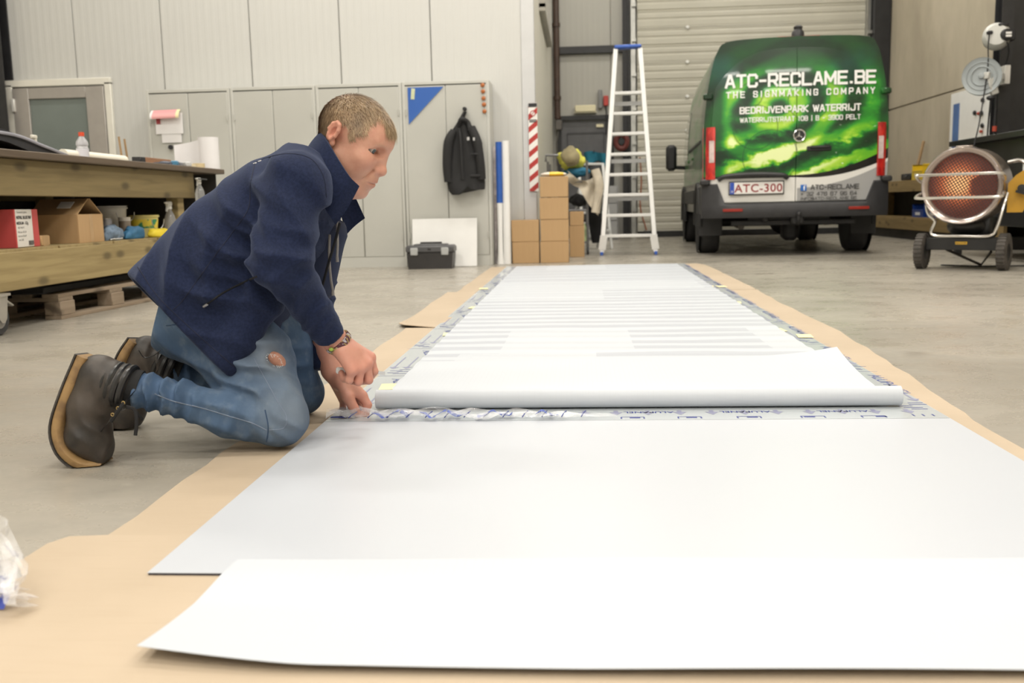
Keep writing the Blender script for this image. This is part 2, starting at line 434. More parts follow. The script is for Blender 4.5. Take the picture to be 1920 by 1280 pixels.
# grey side door in the back wall
d2 = T('door_2', None, None, (.085, 16.16, 0)); tag(d2, kind='structure')
b = B()
for x in (-.43, .43): b.box((x, 0, .99), (.06, .12, 1.98))
b.box((0, 0, 1.965), (.92, .12, .07)); b.obj('door_frame', STEEL_BLACK, d2)
B().box((0, .02, .96), (.80, .05, 1.92), bev=.003).obj('door_leaf', mat('grey_door_paint', (.10, .10, .105), .5, 0, .08), d2)
b = B(); b.bar((-.30, -.012, .3), (-.30, -.012, 1.72), .02, .01, (0, -1, 0)); b.bar((.30, -.012, .3), (.30, -.012, 1.72), .02, .01, (0, -1, 0)); b.bar((-.3, -.012, 1.72), (.3, -.012, 1.72), .01, .02); b.bar((-.3, -.012, .3), (.3, -.012, .3), .01, .02)
b.obj('panel_moulding', mat('dark_moulding', (.05, .05, .055), .5), d2)
b = B(); b.tube([(.33, -.01, 1.0), (.33, -.06, 1.0), (.22, -.06, 1.0)], .01, 8); b.obj('door_handle', mat('steel', (.6, .6, .6), .3, .9, .05), d2)

# right wall of big cast concrete panels
M = Mat('cast_concrete_wall', (.43, .37, .27), .75)
n1 = M.noise(1.1, 6, (1, 1, .45), dist=.4); n2 = M.noise(6, 5, (1, 1, .5)); n3 = M.noise(40, 2)
c = M.mix(n1.ss(.3, .72), (.355, .31, .235), (.48, .425, .33)); c = M.mix(n2.ss(.5, .85) * .35, c, (.30, .255, .19)); c = M.mix(n3.ss(.7, .78) * .3, c, (.2, .17, .13))
M.set('Base Color', c); M.bump(n2, .12, .006)
CONC = M.m
WR = tag(B().box((4.98, 5.1, 3.0), (.14, 22.4, 6.0)).obj('wall_right', CONC, loc=(4.98, 5.1, 0)), kind='structure')
for z0, z1 in ((0, 1.915), (1.927, 3.9), (3.912, 6.0)):
    for y0, y1 in ((-11.3, -1.3), (-1.288, 11.1)):
        B().box((-.10, (y0 + y1) / 2, (z0 + z1) / 2), (.06, y1 - y0, z1 - z0), bev=.01).obj('concrete_panel', CONC, WR)
b = B(); b.box((4.835, 12.0, .05), (.03, 7, .10)); 
tag(B().box((-6.5, 2.0, 3.0), (.2, 16.2, 6.0)).obj('wall_outer', PANEL3, loc=(-6.5, 2, 0)), kind='structure')
tag(B().box((-.8, -6.0, 3.0), (11.6, .2, 6.0)).obj('wall_front', PANEL, loc=(-.8, -6, 0)), kind='structure')
# black steel column in the left corner
b = B(); b.box((-5.92, 9.62, 3.0), (.20, .02, 6.0)); b.box((-5.92, 9.78, 3.0), (.20, .02, 6.0)); b.box((-5.92, 9.70, 3.0), (.02, .16, 6.0))
tag(b.obj('trim_6', STEEL_BLACK, loc=(-5.92, 9.7, 0)), kind='structure')

# glazed grey door on the left, white trim around it
d1 = T('door_1', None, None, (-5.335, 9.79, 0)); tag(d1, kind='structure')
ALU = mat('grey_aluminium_frame', (.37, .345, .32), .4, .3, .05); WTR = mat('white_trim', (.72, .70, .63), .4, 0, .03)
b = B()
for x in (-.525, .525): b.box((x, -.02, .955), (.07, .05, 1.91), bev=.006)
b.box((0, -.02, 1.92), (1.12, .05, .07), bev=.006); b.obj('door_trim', WTR, d1)
b = B()
for x, w_ in ((-.40, .17), (.39, .19)): b.box((x, -.03, .935), (w_, .05, 1.87), bev=.004)
b.box((-.01, -.03, 1.815), (.61, .05, .11), bev=.004); b.box((-.01, -.03, .10), (.61, .05, .2), bev=.004); b.obj('door_frame', ALU, d1)
B().box((-.01, -.02, .98), (.62, .02, 1.56)).obj('pane', mat('frosted_door_glass', (.20, .235, .22), .18, 0, .12, 1.2, trans=.15), d1)
for z in (1.70, .35): B().box((-.475, -.065, z), (.035, .03, .13), bev=.006).obj('hinge', mat('light_hinge', (.66, .65, .62), .4, .2, .05), d1)
b = B(); b.tube([(.42, -.055, .95), (.42, -.11, .95), (.30, -.11, .95)], .011, 8); b.obj('door_handle', mat('steel'), d1)

# red and white hazard strip on the wall corner
M = Mat('hazard_strip_print', (.9, .9, .88), .45); x, y, z = M.xyz()
s = ((z * 1.0 - x * .8) / .122).frac().lt(.47)
M.set('Base Color', M.mix(z.gt(.83), M.mix(s, (.80, .78, .75), (.42, .03, .025)), (.62, .6, .6)))
t = T('hazard_sign', 'tall narrow red and white striped hazard strip on the white wall corner', 'sign', (-.47, 9.768, .71))
B().box((0, 0, .435), (.088, .004, .87)).obj('strip', M.m, t)
BLK = mat('black_ink', (.015, .015, .018), .5, 0, 0)
B().box((0, -.004, .845), (.084, .003, .036)).obj('header', BLK, t)
b = B(); b.lathe([(.024, 0), (.024, .003)], (0, -.0025, .765), (0, -1, 0), 20); b.obj('badge', mat('white_print', (.78, .77, .75), .5, 0, 0), t)
b = B(); b.torus((0, -.006, .765), (0, 1, 0), .024, .004, 20, 6); b.bar((-.017, -.006, .748), (.017, -.006, .782), .006, .003, (0, -1, 0)); b.obj('badge_ring', mat('red_print', (.42, .03, .025), .5, 0, 0), t)
b = B()
for k in range(2): b.box((0, -.004, .70 - k * .016), (.07, .003, .009))
b.obj('small_print', BLK, t)
# services on the back and inner wall
PIPE = mat('brown_pipe', (.06, .035, .025), .45, 0, .15)
t = T('downpipe', 'dark brown vertical pipe in the corner left of the grey door', 'pipe', (-.37, 16.05, 0))
b = B(); b.cyl((0, 0, 1.95), (0, 0, 5.9), .05, n=12); b.obj('pipe', PIPE, t)
for z in (2.25, 3.4): B().cyl((0, 0, z), (0, 0, z + .06), .065, n=12).obj('collar', PIPE, t)
b = B(); b.tube([(0, 0, 1.95), (.02, -.02, 1.8), (-.02, -.03, 1.55), (-.01, -.02, 1.2)], .012, 6); b.box((.02, -.05, 1.85), (.11, .06, .16), bev=.01); b.obj('valve', mat('dark_valve', (.12, .11, .10), .4, .4), t)
t = T('emergency_light', 'cream emergency light box above the dark grey back door', 'lamp', (.085, 16.12, 2.04))
B().box((0, -.03, .065), (.34, .08, .11), bev=.012).obj('housing', mat('cream_plastic', (.72, .66, .45), .4, 0, .03), t)
B().box((0, -.02, .005), (.38, .06, .02), bev=.004).obj('base', mat('cream_base', (.60, .56, .42), .4, 0, .03), t)
t = T('power_socket', 'small red power socket with black cable right of the emergency light', 'socket', (.42, 16.14, 2.13))
B().box((0, -.04, .09), (.08, .08, .16), bev=.01).obj('box', mat('red_plastic', (.45, .04, .03), .4), t)
B().box((-.09, -.03, .12), (.07, .06, .30), bev=.01).obj('backplate', mat('grey_plastic', (.2, .2, .2), .5), t)
B().tube([(0, -.05, .02), (.01, -.06, -.1), (0, -.04, -.45)], .012, 6).obj('cable', BLK, t)
t = T('notice_plate', 'tiny cream notice plate on the top of the dark grey back door', 'sign', (.32, 16.125, 1.83))
B().box((0, 0, 0), (.12, .01, .05), bev=.003).obj('plate', mat('cream_plastic'), t)

# ================================================================== THINGS ON THE FLOOR
M = Mat('kraft_board', (.62, .42, .22), .75)
g = M.noise(2.0, 4, (1, 1, 1)); f = M.noise(60, 2, (.15, 2, 1))
c = M.mix(g.ss(.3, .7), (.43, .345, .25), (.47, .38, .28)); c = M.mix(f.ss(.45, .8) * .25, c, (.41, .315, .22))
M.set('Base Color', c); M.bump(f, .08, .001)
KRAFT = M.m
def sheet(name, outline, z, th, m, label, cat, group=None, curl=None, sub=.12):
    """flat sheet following an outline on the floor; edges subdivided, optional curl(x,y)->dz"""
    b = B(); P = []
    for (x0, y0), (x1, y1) in zip(outline, outline[1:] + outline[:1]):
        n = max(1, int(math.hypot(x1 - x0, y1 - y0) / sub))
        for k in range(n): P.append((x0 + (x1 - x0) * k / n, y0 + (y1 - y0) * k / n))
    dz = [curl(x, y) if curl else 0 for x, y in P]
    n = len(P)
    b.add([(x, y, z + th + d) for (x, y), d in zip(P, dz)] + [(x, y, z + d) for (x, y), d in zip(P, dz)],
          [tuple(range(n)), tuple(range(2 * n - 1, n - 1, -1))] + [(i, n + i, n + (i + 1) % n, (i + 1) % n) for i in range(n)])
    cx = sum(p[0] for p in P) / n; cy = sum(p[1] for p in P) / n
    return tag(b.obj(name, m, loc=(cx, cy, z), smooth=0), label, cat, group)
def jag(pts, a=.006, n=5):
    out = []
    for p, q in zip(pts, pts[1:]):
        for k in range(n):
            t = k / n; out.append((p[0] + (q[0] - p[0]) * t + random.uniform(-a, a), p[1] + (q[1] - p[1]) * t + random.uniform(-a, a)))
    return out + [pts[-1]]
CG = 'kraft cardboard sheets under the white boards'
sheet('cardboard_sheet', [(-.955, .35), (1.6, .35), (1.6, 1.3), (-.40, 1.60), (-.86, 1.606), (-.925, 1.598), (-.945, 1.56), (-.945, 1.47), (-.90, 1.41), (-.955, 1.30)], .0045, .003, KRAFT,
      'large brown cardboard sheet in the near left foreground, under the front corner of the boards', 'cardboard', CG)
sheet('cardboard_sheet', jag([(-.862, 1.605), (-.868, 2.2), (-.855, 2.62), (-.845, 3.31)]) + [(-.45, 3.31), (-.45, 1.57)], .001, .003, KRAFT,
      'brown cardboard strip under the knees of the kneeling man', 'cardboard', CG)
sheet('cardboard_sheet', jag([(-.845, 3.315), (-.852, 3.9), (-.85, 4.54)]) + [(-.45, 4.54), (-.45, 3.315)], .001, .003, KRAFT,
      'brown cardboard strip left of the boards behind the hand of the kneeling man', 'cardboard', CG)
sheet('cardboard_sheet', [(-.45, 4.50), (-.70, 4.52), (-.86, 4.56), (-.90, 4.63)] + jag([(-.90, 4.70), (-.905, 6.40)]) + [(-.45, 6.40)], .0045, .003, KRAFT,
      'brown cardboard sheet with a lifted near corner, left of the boards halfway down the hall', 'cardboard', CG, curl=lambda x, y: .012 * max(0, 1 - (y - 4.5) / .35) * max(0, min(1, (-x - .71) / .14)))
sheet('cardboard_sheet', jag([(-.845, 6.38), (-.85, 7.5), (-.845, 9.0)]) + [(-.45, 9.05), (-.45, 6.38)], .001, .003, KRAFT,
      'farthest brown cardboard strip on the left of the boards, in front of the cabinets', 'cardboard', CG)
sheet('cardboard_sheet', jag([(1.125, 6.28), (1.11, 5.4), (1.12, 4.4), (1.085, 3.6), (1.04, 2.9), (1.0, 2.4)], .008) + [(1.0, 1.32), (.72, 1.32), (.72, 6.28)], .001, .003, KRAFT,
      'long brown cardboard strip on the near right of the boards', 'cardboard', CG)
sheet('cardboard_sheet', jag([(1.12, 8.82), (1.13, 7.5), (1.125, 6.30)], .006) + [(.72, 6.30), (.72, 9.05), (1.06, 9.03)], .001, .003, KRAFT,
      'far brown cardboard strip right of the boards, in front of the van', 'cardboard', CG)

# white composite boards: white skins, dark core edge
WB_ = Mat('white_board_lacquer', (.86, .86, .86), .38, spec=.4); WB_.set('Base Color', WB_.mix(WB_.noise(1.5, 2), (.475, .50, .545), (.49, .515, .56)))
CORE = mat('dark_board_core', (.03, .03, .05), .6, 0, .1)
def board(y0, y1, label):
    t = T('composite_board', label, 'board', (.122, (y0 + y1) / 2, .0075), group='white boards laid end to end')
    w, l = 1.638, y1 - y0
    B().box((0, 0, .0042), (w, l, .0008)).obj('top_skin', WB_.m, t)
    B().box((0, 0, .0021), (w - .002, l - .002, .0034)).obj('core', CORE, t)
    return t
board(1.418, 4.22, 'nearest white composite board with a bare glossy front and a dark edge')
board(4.222, 6.48, 'middle white composite board under the striped print')
board(6.482, 8.93, 'farthest white composite board, ending near the ladder')
# protective film still on the boards, with blue print
FILM = Mat('grey_protective_film', (.70, .715, .71), .22, spec=.5)
FILM.set('Base Color', FILM.mix(FILM.noise(1.2, 3), (.43, .465, .49), (.475, .51, .535))); FILM.bump(FILM.noise(9, 3), .06, .004)
INK = mat('blue_film_ink', (.02, .035, .22), .5, 0, 0); INK2 = mat('grey_film_ink', (.22, .23, .34), .5, 0, 0); INK3 = mat('blue_grey_film_ink', (.06, .08, .24), .5, 0, 0)
FZ = .0128
film = T('protective_film', 'grey protective film with blue writing and arrows still covering the far part of the boards', 'film', (.122, 5.7, FZ - .0004))
B().box((0, 0, .0002), (1.634, 6.42, .0004)).obj('film_sheet', FILM.m, film)
def fl_fn(px, py, ang, z=.0008):
    ca, sa = math.cos(ang), math.sin(ang)
    return lambda x, y: (px + x * ca - y * sa - .122, py + x * sa + y * ca - 5.7, z)
def arrow(b, px, py, ang, ln=.26, w=.006, z=.0008):
    f = fl_fn(px, py, ang, z); P = [(0, -w / 2), (ln - .035, -w / 2), (ln - .035, -.018), (ln, 0), (ln - .035, .018), (ln - .035, w / 2), (0, w / 2)]
    B().add([f(*p) for p in P], [tuple(range(7))]).obj('arrow', INK2, film, smooth=0)
MARKS = B(); MINI = B()
k = 0
for y in np.arange(2.62, 8.7, .62):
    for sx, side in ((-.648, -1), (.902, 1)):
        lettering('lettering', 'ALUPANEL', .052, INK3, film, fl_fn(sx + .012, y + .50, -pi / 2 + (.0 if side > 0 else .25)), 'LEFT', .0006, 1.3)
        for dx in (-.022, .026): arrow(None, sx + dx * side, y + .34, -pi / 2, .26)
        for q in range(5): MARKS.box((sx - .122 + random.uniform(-.03, .03), y - 5.7 + .02 * q - .02, .0008), (random.uniform(.02, .05), .004, .0003))
        MINI.box((sx - .122, y - 5.7 + .56, .0008), (.12, .003, .0003))
# the row of print along the peeled edge
for i in range(18):
    x = -.60 + i * .086
    if i > 6: arrow(None, x, 2.60, -pi / 2, .055, .012)
    if i % 3 == 0 and i > 6: lettering('lettering', 'ALUPANEL', .028, INK, film, fl_fn(x + .07, 2.588, pi), 'LEFT', .0004)
for x0 in (.13, .28, .435, .60, .755):
    for dx in (-.03, .03): MARKS.box((x0 + dx - .122, 2.512 - 5.7, .0008), (.004, .02, .0003))
    MARKS.box((x0 - .122, 2.522 - 5.7, .0008), (.06, .003, .0003)); MARKS.box((x0 - .122 + random.uniform(-.01, .02), 2.512 - 5.7, .0008), (.028, .010, .0003))
for x0 in (.86, .885, .91): MARKS.box((x0 - .122, 2.525 - 5.7, .0008), (.004, .02, .0003))
tag(MARKS.obj('small_print', INK, film), kind='stuff'); tag(MINI.obj('line_print', INK2, film), kind='stuff')
# yellow tape tabs
TAPE = mat('yellow_masking_tape', (.80, .74, .42), .6, 0, .05)
for i, (x, y, lb) in enumerate(((-.675, 6.54, 'far left edge, at the second board joint'), (-.60, 5.32, 'left edge of the striped print, in the middle'), (-.59, 4.21, 'left edge of the print at the near board joint'),
        (.842, 6.45, 'right edge of the print at the far board joint'), (.918, 6.42, 'right edge of the film at the far board joint'), (.85, 5.39, 'right edge of the print, in the middle'),
        (.846, 4.22, 'right edge of the print at the near board joint'), (.918, 4.02, 'right edge of the film, nearest on that side'), (-.615, 2.97, 'left edge of the liner, just beyond the hands'))):
    tag(B().box((x, y, .0160), (.06, .10, .0006), R=rot(0, 0, .1 * (-1) ** i)).obj('tape_tab', TAPE, loc=(x, y, .0157)), 'pale yellow tape tab on the ' + lb, 'tape', 'yellow tape tabs')

# the printed sheet: white blocks, gently rippled; ripple light painted in as pale bands
M = Mat('pale_ripple_bands', (.88, .88, .88), .5); x, y, z = M.xyz()
wob = M.noise(1.3, 2)
band = ((y + (wob - .5) * .10 + x * .015) / .165).frac()
st = band.ss(.30, .36) * band.ss(.98, .92)
row = (y / .66).floor(); cell = ((x + row * .37) / .52).floor()
blk = ((row * 12.9898 + cell * 78.233).sin() * 43758.5).frac().gt(.66)
edge = y.gt(-2.15 + 0.0)
st = st * (blk * -1 + 1) * edge
M.set('Base Color', M.mix(st, (.50, .53, .575), (.42, .445, .495)))
def ripple(x, y): return .0016 * math.sin(y * 38 + 1.3 * math.sin(x * 1.7)) + .0014 * math.sin(y * 17.3 + x * 2)
us = np.linspace(-.60, .86, 14); vs = np.linspace(2.93, 8.86, 260)
t = T('printed_sheet', 'long white printed sheet, its ripples shown as pale grey bands, lying on the boards', 'sheet', (.13, 5.6, .0135))
b = B(); b.grid(lambda u, v: (u - .13, v - 5.6, .0055 + ripple(u, v) if 3.0 < v < 8.8 else .003), us, vs, (0, 0, .0007)); b.obj('print', M.m, t, smooth=50)

# white liner paper, rolled up at its near edge and folded at its right corner
LIN = Mat('white_liner_paper', (.89, .89, .89), .55); x, y, z = LIN.xyz()
lg = ((x * 420).sin().gt(.86)) * ((y * 3).sin() * .5 + .5)
LIN.set('Base Color', LIN.mix(lg * .10 + LIN.noise(3, 2) * .05, (.515, .545, .59), (.41, .435, .47)))
t = T('liner_roll', 'white liner paper rolled up across the boards beside the hands', 'paper', (.13, 2.64, .0135))
b = B(); R_ = .028; x0, x1 = -.585, .862
xs = np.linspace(x0, x1, 30)
outer = []
for q in np.linspace(-1.9 * pi, .5 * pi, 46):
    r = R_ * (.80 + .20 * (q + 1.9 * pi) / (2.4 * pi)); outer.append((r * math.cos(q + pi), R_ * 1.0 + r * math.sin(q)))
back = [(.0 + .02 * k, R_ * 2 * max(0, 1 - (k / 9) ** .8) * 1.0) for k in range(1, 10)]
path = [(y_, z_) for y_, z_ in outer] + [(y_, max(.006, z_)) for y_, z_ in back] + [(.24, .0125), (.33, .0125), (.45, .012), (.58, .012), (.70, .012), (.77, .0118)]
def liner(u, i):
    y_, z_ = path[int(i)]; e = .004 * math.sin(u * 9) * min(1, max(0, (y_ - .1) / .3))
    if y_ > .28:
        g = (y_ - .28) / .49; y_ += .03 * math.sin(u * 3.1 + 1.0) * g + .06 * max(0, u - .2) * g
        e = e * (1 - g) + .032 * g ** 2 * max(0, (u - .55) / .31) ** 2; u += .035 * g * max(0, (u - .5) / .36)
    return (u - .13, y_, max(z_, .0035) + (max(e, -.001) if y_ > .05 else 0))
b.grid(liner, xs, list(range(len(path))), (0, 0, .0006)); b.obj('paper', LIN.m, t, smooth=60)

# foreground liner sheet with a lifted near edge
t = T('liner_sheet', 'large white liner paper sheet lying across the front end of the boards, near edge lifted', 'paper', (.3, 1.35, .0045))
def fore(u, v):
    xl = -.577 + .012 * v; x = xl + (1.5 - xl) * u; yn = 1.104 + .026 * max(0, 1 - (x + .58) / .22) ** 1.5 + .02 * max(0, x); y = yn + (1.462 + .04 * u - yn) * v
    lift = .010 * (1 - v) ** 3 + .009 * max(0, 1 - (x + .6) / .25) * (1 - v) ** 2
    base = .0128 if y > 1.405 else .004 + .0085 * max(0, min(1, (y - 1.30) / .1))
    return (x - .3, y - 1.35, base + .0015 + lift + .0012 * math.sin(x * 7 + y * 5) - .0)
b = B(); b.grid(fore, np.linspace(0, 1, 60) ** 1.3, np.linspace(0, 1, 26), (0, 0, .0006)); b.obj('paper', LIN.m, t, smooth=50)

# crumpled clear film on the left, printed in blue
CLR = Mat('clear_film', (.93, .94, .97), .08, spec=.6)
CLR.set('Alpha', CLR.noise(14, 3).ss(.3, .8) * .26 + .12); CLR.set('Base Color', CLR.mix(CLR.noise(22, 3, dist=1.5).ss(.60, .68) * .9, (.93, .94, .97), (.05, .08, .38)))
CLR.m.surface_render_method = 'DITHERED' if hasattr(CLR.m, 'surface_render_method') else None
def crumple(o_c, R3, seed, amp=.45, n=26):
    from mathutils import noise as NZ
    b = B(); b.sphere((0, 0, 0), R3, n * 2, n); V = []
    for v in b.v:
        p = Vector(v); d = NZ.noise(p * 13 + Vector((seed, 0, 0))); r2 = abs(NZ.noise(p * 30 + Vector((0, seed, 0))))
        s_ = 1 + amp * d - .35 * r2; V.append((v[0] * s_ + o_c[0], v[1] * s_ + o_c[1], max(.006, v[2] * s_ + o_c[2])))
    b.v = V; return b
t = T('crumpled_film', 'crumpled ball of clear film with blue print on the left cardboard edge', 'film', (-.905, 1.335, .0075))
crumple((-.02, .01, .058), (.075, .065, .065), 3, .8, 9).obj('film_ball', CLR.m, t, smooth=0)
b = B()
for k in range(3):
    x0 = .0 + .025 * k
    b.grid(lambda u, v: (x0 + .045 * u + .012 * math.sin(v * 9 + k), -.02 - .02 * k + .02 * math.sin(u * 7), .055 - .05 * u + .016 * math.cos(v * 8 + k) * (1 - u) + v * .02), np.linspace(0, 1, 12), np.linspace(0, 1, 6))
b.obj('film_tail', CLR.m, t, smooth=20)
tails = B()
for k in range(4): tails.grid(lambda u, v: (.012 + .012 * k + .012 * v + .004 * math.sin(u * 8 + k), -.045 - .012 * u, .05 - .047 * u), np.linspace(0, 1, 8), (0, 1))
tails.obj('blue_print', mat('blue_film_print', (.06, .09, .42), .3, 0, .2), t)

# strip of film just peeled off, lying bunched along the roll
t = T('peeled_film', 'bunched strip of clear peeled film with blue letters along the paper roll', 'film', (-.33, 2.515, .0128))
def bunch(u, v):
    x = -.36 + .78 * u
    a = (1 - u) ** .5
    return (x, (.075 - .03 * u) * (v - .5) + .012 * math.sin(u * 21) * a, .004 + a * (.017 * abs(math.sin(v * 6 + u * 17)) + .007 * math.sin(u * 43 + v * 5) + .006))
b = B(); b.grid(bunch, np.linspace(0, 1, 110), np.linspace(0, 1, 12)); 
PF = Mat('thin_clear_film', (.92, .93, .96), .07, spec=.6); PF.set('Alpha', PF.noise(30, 2, (.4, 1, 1)).ss(.35, .8) * .45 + .10)
b.obj('film_strip', PF.m, t, smooth=25)
for k, (u0, s_) in enumerate(((.22, 'ANE'), (.40, 'ANEL'), (.58, 'PAN'), (.76, 'AL'))):
    lettering('lettering', s_, .045, mat('blue_film_bright', (.03, .07, .36), .4, 0, 0), t, lambda x, y: (-.36 + .78 * u0 + x, -.022 + y * .9 + .008 * math.sin(x * 60), .016 + .008 * math.sin(x * 90 + k)), 'CENTER', .002, 1.1)
b = B()
for k in range(13):
    x = -.30 + k * .052; b.tube([(x, -.028, .010), (x + .004, -.005, .013), (x + .012, .02, .016)], .0014, 4)
b.obj('print_strokes', INK, t)

# ================================================================== CABINETS AND WHAT HANGS ON THEM
CABM = mat('grey_beige_cabinet_paint', (.525, .525, .49), .42, 0, .03, 1.2)
CABD = mat('cabinet_door_paint', (.50, .50, .465), .42, 0, .04, 1.1)
SHADOWGAP = mat('cabinet_gap', (.16, .15, .13), .7, 0, .1)
STEEL = mat('steel', (.6, .6, .6), .3, .9, .05)
CW, CH, CDp = .838, 1.765, .42
labels = ['leftmost grey metal cabinet, with pinned papers and a black knob', 'second grey metal cabinet from the left, plain doors, behind the back of the man',
          'third grey metal cabinet from the left, behind the head of the man', 'rightmost grey metal cabinet, with a blue triangle, a hanging coat and orange magnets']
for i in range(4):
    c = T('metal_cabinet', labels[i], 'cabinet', (-3.815 + i * .8435, 9.352, 0), group='row of grey metal cabinets')
    b = B()
    for x in (-CW / 2 + .014, CW / 2 - .014): b.box((x, CDp / 2, CH / 2), (.028, CDp, CH), bev=.004)
    b.box((0, CDp / 2, CH - .016), (CW - .05, CDp, .032), bev=.004); b.box((0, CDp / 2, .05), (CW - .05, CDp - .004, .10)); b.box((0, CDp - .01, CH / 2), (CW - .05, .02, CH))
    b.box((0, .03, CH / 2), (.02, .02, CH - .1))
    b.obj('body', CABM, c)
    for s_ in (-1, 1):
        d = B().box((s_ * .1965, .012, .1 + 1.625 / 2), (.387, .022, 1.622), bev=.004).obj('door', CABD, c)
        for z in (.3, 1.48): B().cyl((s_ * .384, -.004, z - .03), (s_ * .384, -.004, z + .03), .007, n=8).obj('hinge', CABM, d)
    if i == 0:
        B().lathe([(.012, 0), (.012, .02), (.024, .028), (.022, .045), (.0, .047)], (-.19, .0, 1.21), (0, -1, 0), 14, cap1=False).obj('knob', BLK, c)
    else:
        B().lathe([(.012, 0), (.012, .012), (.008, .014)], (.03, .0, .93), (0, -1, 0), 12).obj('lock', STEEL, c)

PAPER = mat('white_paper', (.80, .79, .80), .7, 0, .02)
t = T('pinned_paper', 'white paper pinned to the leftmost cabinet door, behind the pink printed sheet', 'paper', (-4.01, 9.335, 1.37))
B().box((0, 0, .07), (.275, .003, .20)).obj('page', PAPER, t)
t = T('pinned_paper', 'small white paper hanging lowest on the leftmost cabinet door', 'paper', (-3.995, 9.34, 1.27))
B().box((0, 0, .06), (.20, .003, .15)).obj('page', PAPER, t)
t = T('pinned_paper', 'curled pink and white printed sheet on the leftmost cabinet door', 'paper', (-4.03, 9.33, 1.48))
M = Mat('pink_print', (.8, .3, .3), .6); x, y, z = M.xyz()
M.set('Base Color', M.mix((x + .145).abs().lt(.020), M.mix((x - .13).abs().lt(.018), M.mix(((z * 60).sin() * .5 + .5) * .4, (.80, .34, .36), (.85, .55, .53)), (.85, .75, .45)), (.85, .84, .84)))
b = B(); b.grid(lambda u, v: (-.145 + .29 * u, -.055 * math.sin(v * 1.9) - .004, .085 - .085 * v + .006 * u), np.linspace(0, 1, 6), np.linspace(0, 1, 9), (0, -.002, 0)); b.obj('page', M.m, t)
B().box((-.085, -.002, -.02), (.04, .004, .05)).obj('red_corner', mat('dark_red_print', (.35, .05, .06), .6), t)
M = Mat('blue_triangle_print', (.03, .12, .45), .35); x, y, z = M.xyz()
M.set('Base Color', M.mix((z - x * .9).ss(-.4, .1), (.10, .27, .55), (.025, .11, .42)))
t = T('blue_triangle', 'blue triangular print stuck on the rightmost cabinet door', 'poster', (-1.645, 9.348, 1.365))
B().prism([(0, .345), (.347, .345), (0, 0)], (0, 0, 0), (1, 0, 0), (0, 0, 1), (0, -.003, 0)).obj('print', M.m, t)
B().box((.05, -.005, .285), (.035, .003, .10), R=rot(0, .1, 0)).obj('tape_strip', mat('pale_green_tape', (.62, .66, .42), .5), t)
for k in range(5):
    mp = (-.923 + .003 * k, 9.352, 1.712 - k * .061 + .003 * (k % 2))
    o = B().lathe([(.018, 0), (.021, .006), (.018, .016), (.008, .020), (.0, .0205)], mp, (0, -1, 0), 14, cap1=False).obj('magnet', mat('orange_magnet', (.42, .13, .03), .35, 0, .25, 60), loc=mp)
    tag(o, ['topmost', 'second', 'middle', 'fourth', 'lowest'][k] + ' of the five round orange magnets on the rightmost cabinet', 'magnet', 'round orange magnets')

# black coat on a hook
COAT = Mat('black_coat_cloth', (.012, .012, .013), .8); COAT.bump(COAT.noise(30, 3), .3, .004); COAT.set('Base Color', COAT.mix(COAT.noise(7, 3), (.010, .010, .011), (.022, .022, .023)))
t = T('hanging_coat', 'black work coat hanging from a hook on the rightmost cabinet', 'coat', (-1.10, 9.345, .73))
def coat_half(z):  # outline half widths left and right at height above .73
    T_ = [(.0, -.135, .18), (.03, -.165, .185), (.10, -.185, .185), (.30, -.165, .18), (.45, -.15, .165), (.52, -.155, .14), (.57, -.12, .10), (.63, -.075, .05), (.68, -.045, .0), (.735, -.01, .025)]
    for (a, l0, r0), (b_, l1, r1) in zip(T_, T_[1:]):
        if a <= z <= b_: f = (z - a) / (b_ - a); return l0 + (l1 - l0) * f, r0 + (r1 - r0) * f
    return T_[-1][1:]
b = B()
rings = []
for i in range(26):
    z = .735 * i / 25; l, r = coat_half(z); n = 28; R1 = []
    for j in range(n):
        a = 2 * pi * j / n; cxx = (l + r) / 2; hw = (r - l) / 2; dp = .075 * (1 - .45 * z / .735)
        fold = 1 + .16 * math.sin(5 * a + z * 5) + .10 * math.sin(9 * a - z * 8)
        zz = z + (.06 * (abs(math.cos(a)) - .6) * (-1 if math.cos(a) < 0 else 1) * 0 - .045 * (math.cos(a) < -.2) + .05 * math.exp(-((math.cos(a) + .15) / .25) ** 2)) * (1 - i / 25) ** 3
        R1.append((cxx + hw * math.cos(a), -dp + dp * .98 * math.sin(a) * (fold if math.sin(a) < 0 else 1), zz))
    rings.append(R1)
b.ring_strip(rings); b.obj('coat_body', COAT.m, t, smooth=60)
b = B()
b.tube(smooth_path([(-.10, -.10, .56), (-.15, -.12, .45), (-.17, -.115, .25), (-.165, -.10, .08)]), [.03, .034, .038, .04, .042, .044, .046, .046, .046, .046, .045, .045, .045, .044, .044, .043, .042, .041, .04][:19], 10)
b.obj('sleeve', COAT.m, t, smooth=60)
b = B(); b.tube(smooth_path([(.07, -.11, .58), (.125, -.135, .45), (.15, -.13, .25), (.155, -.11, .10)]), .042, 10); b.obj('sleeve', COAT.m, t, smooth=60)
b = B(); b.tube(smooth_path([(-.05, -.08, .60), (-.02, -.13, .66), (.04, -.10, .63), (.06, -.13, .55)]), .022, 8); b.tube(smooth_path([(-.045, -.10, .58), (-.03, -.14, .45), (-.02, -.15, .1)]), .012, 6); b.obj('collar', COAT.m, t, smooth=60)
b = B(); b.box((.045, -.168, .475), (.022, .006, .03)); b.box((.10, -.178, .47), (.018, .006, .028)); b.obj('badge', mat('silver_badge', (.5, .5, .5), .4, .2), t)
b = B(); b.box((.10, -.155, .13), (.10, .02, .025), bev=.006); b.box((.105, -.168, .33), (.09, .02, .02), bev=.006); b.obj('pocket_flap', COAT.m, t)
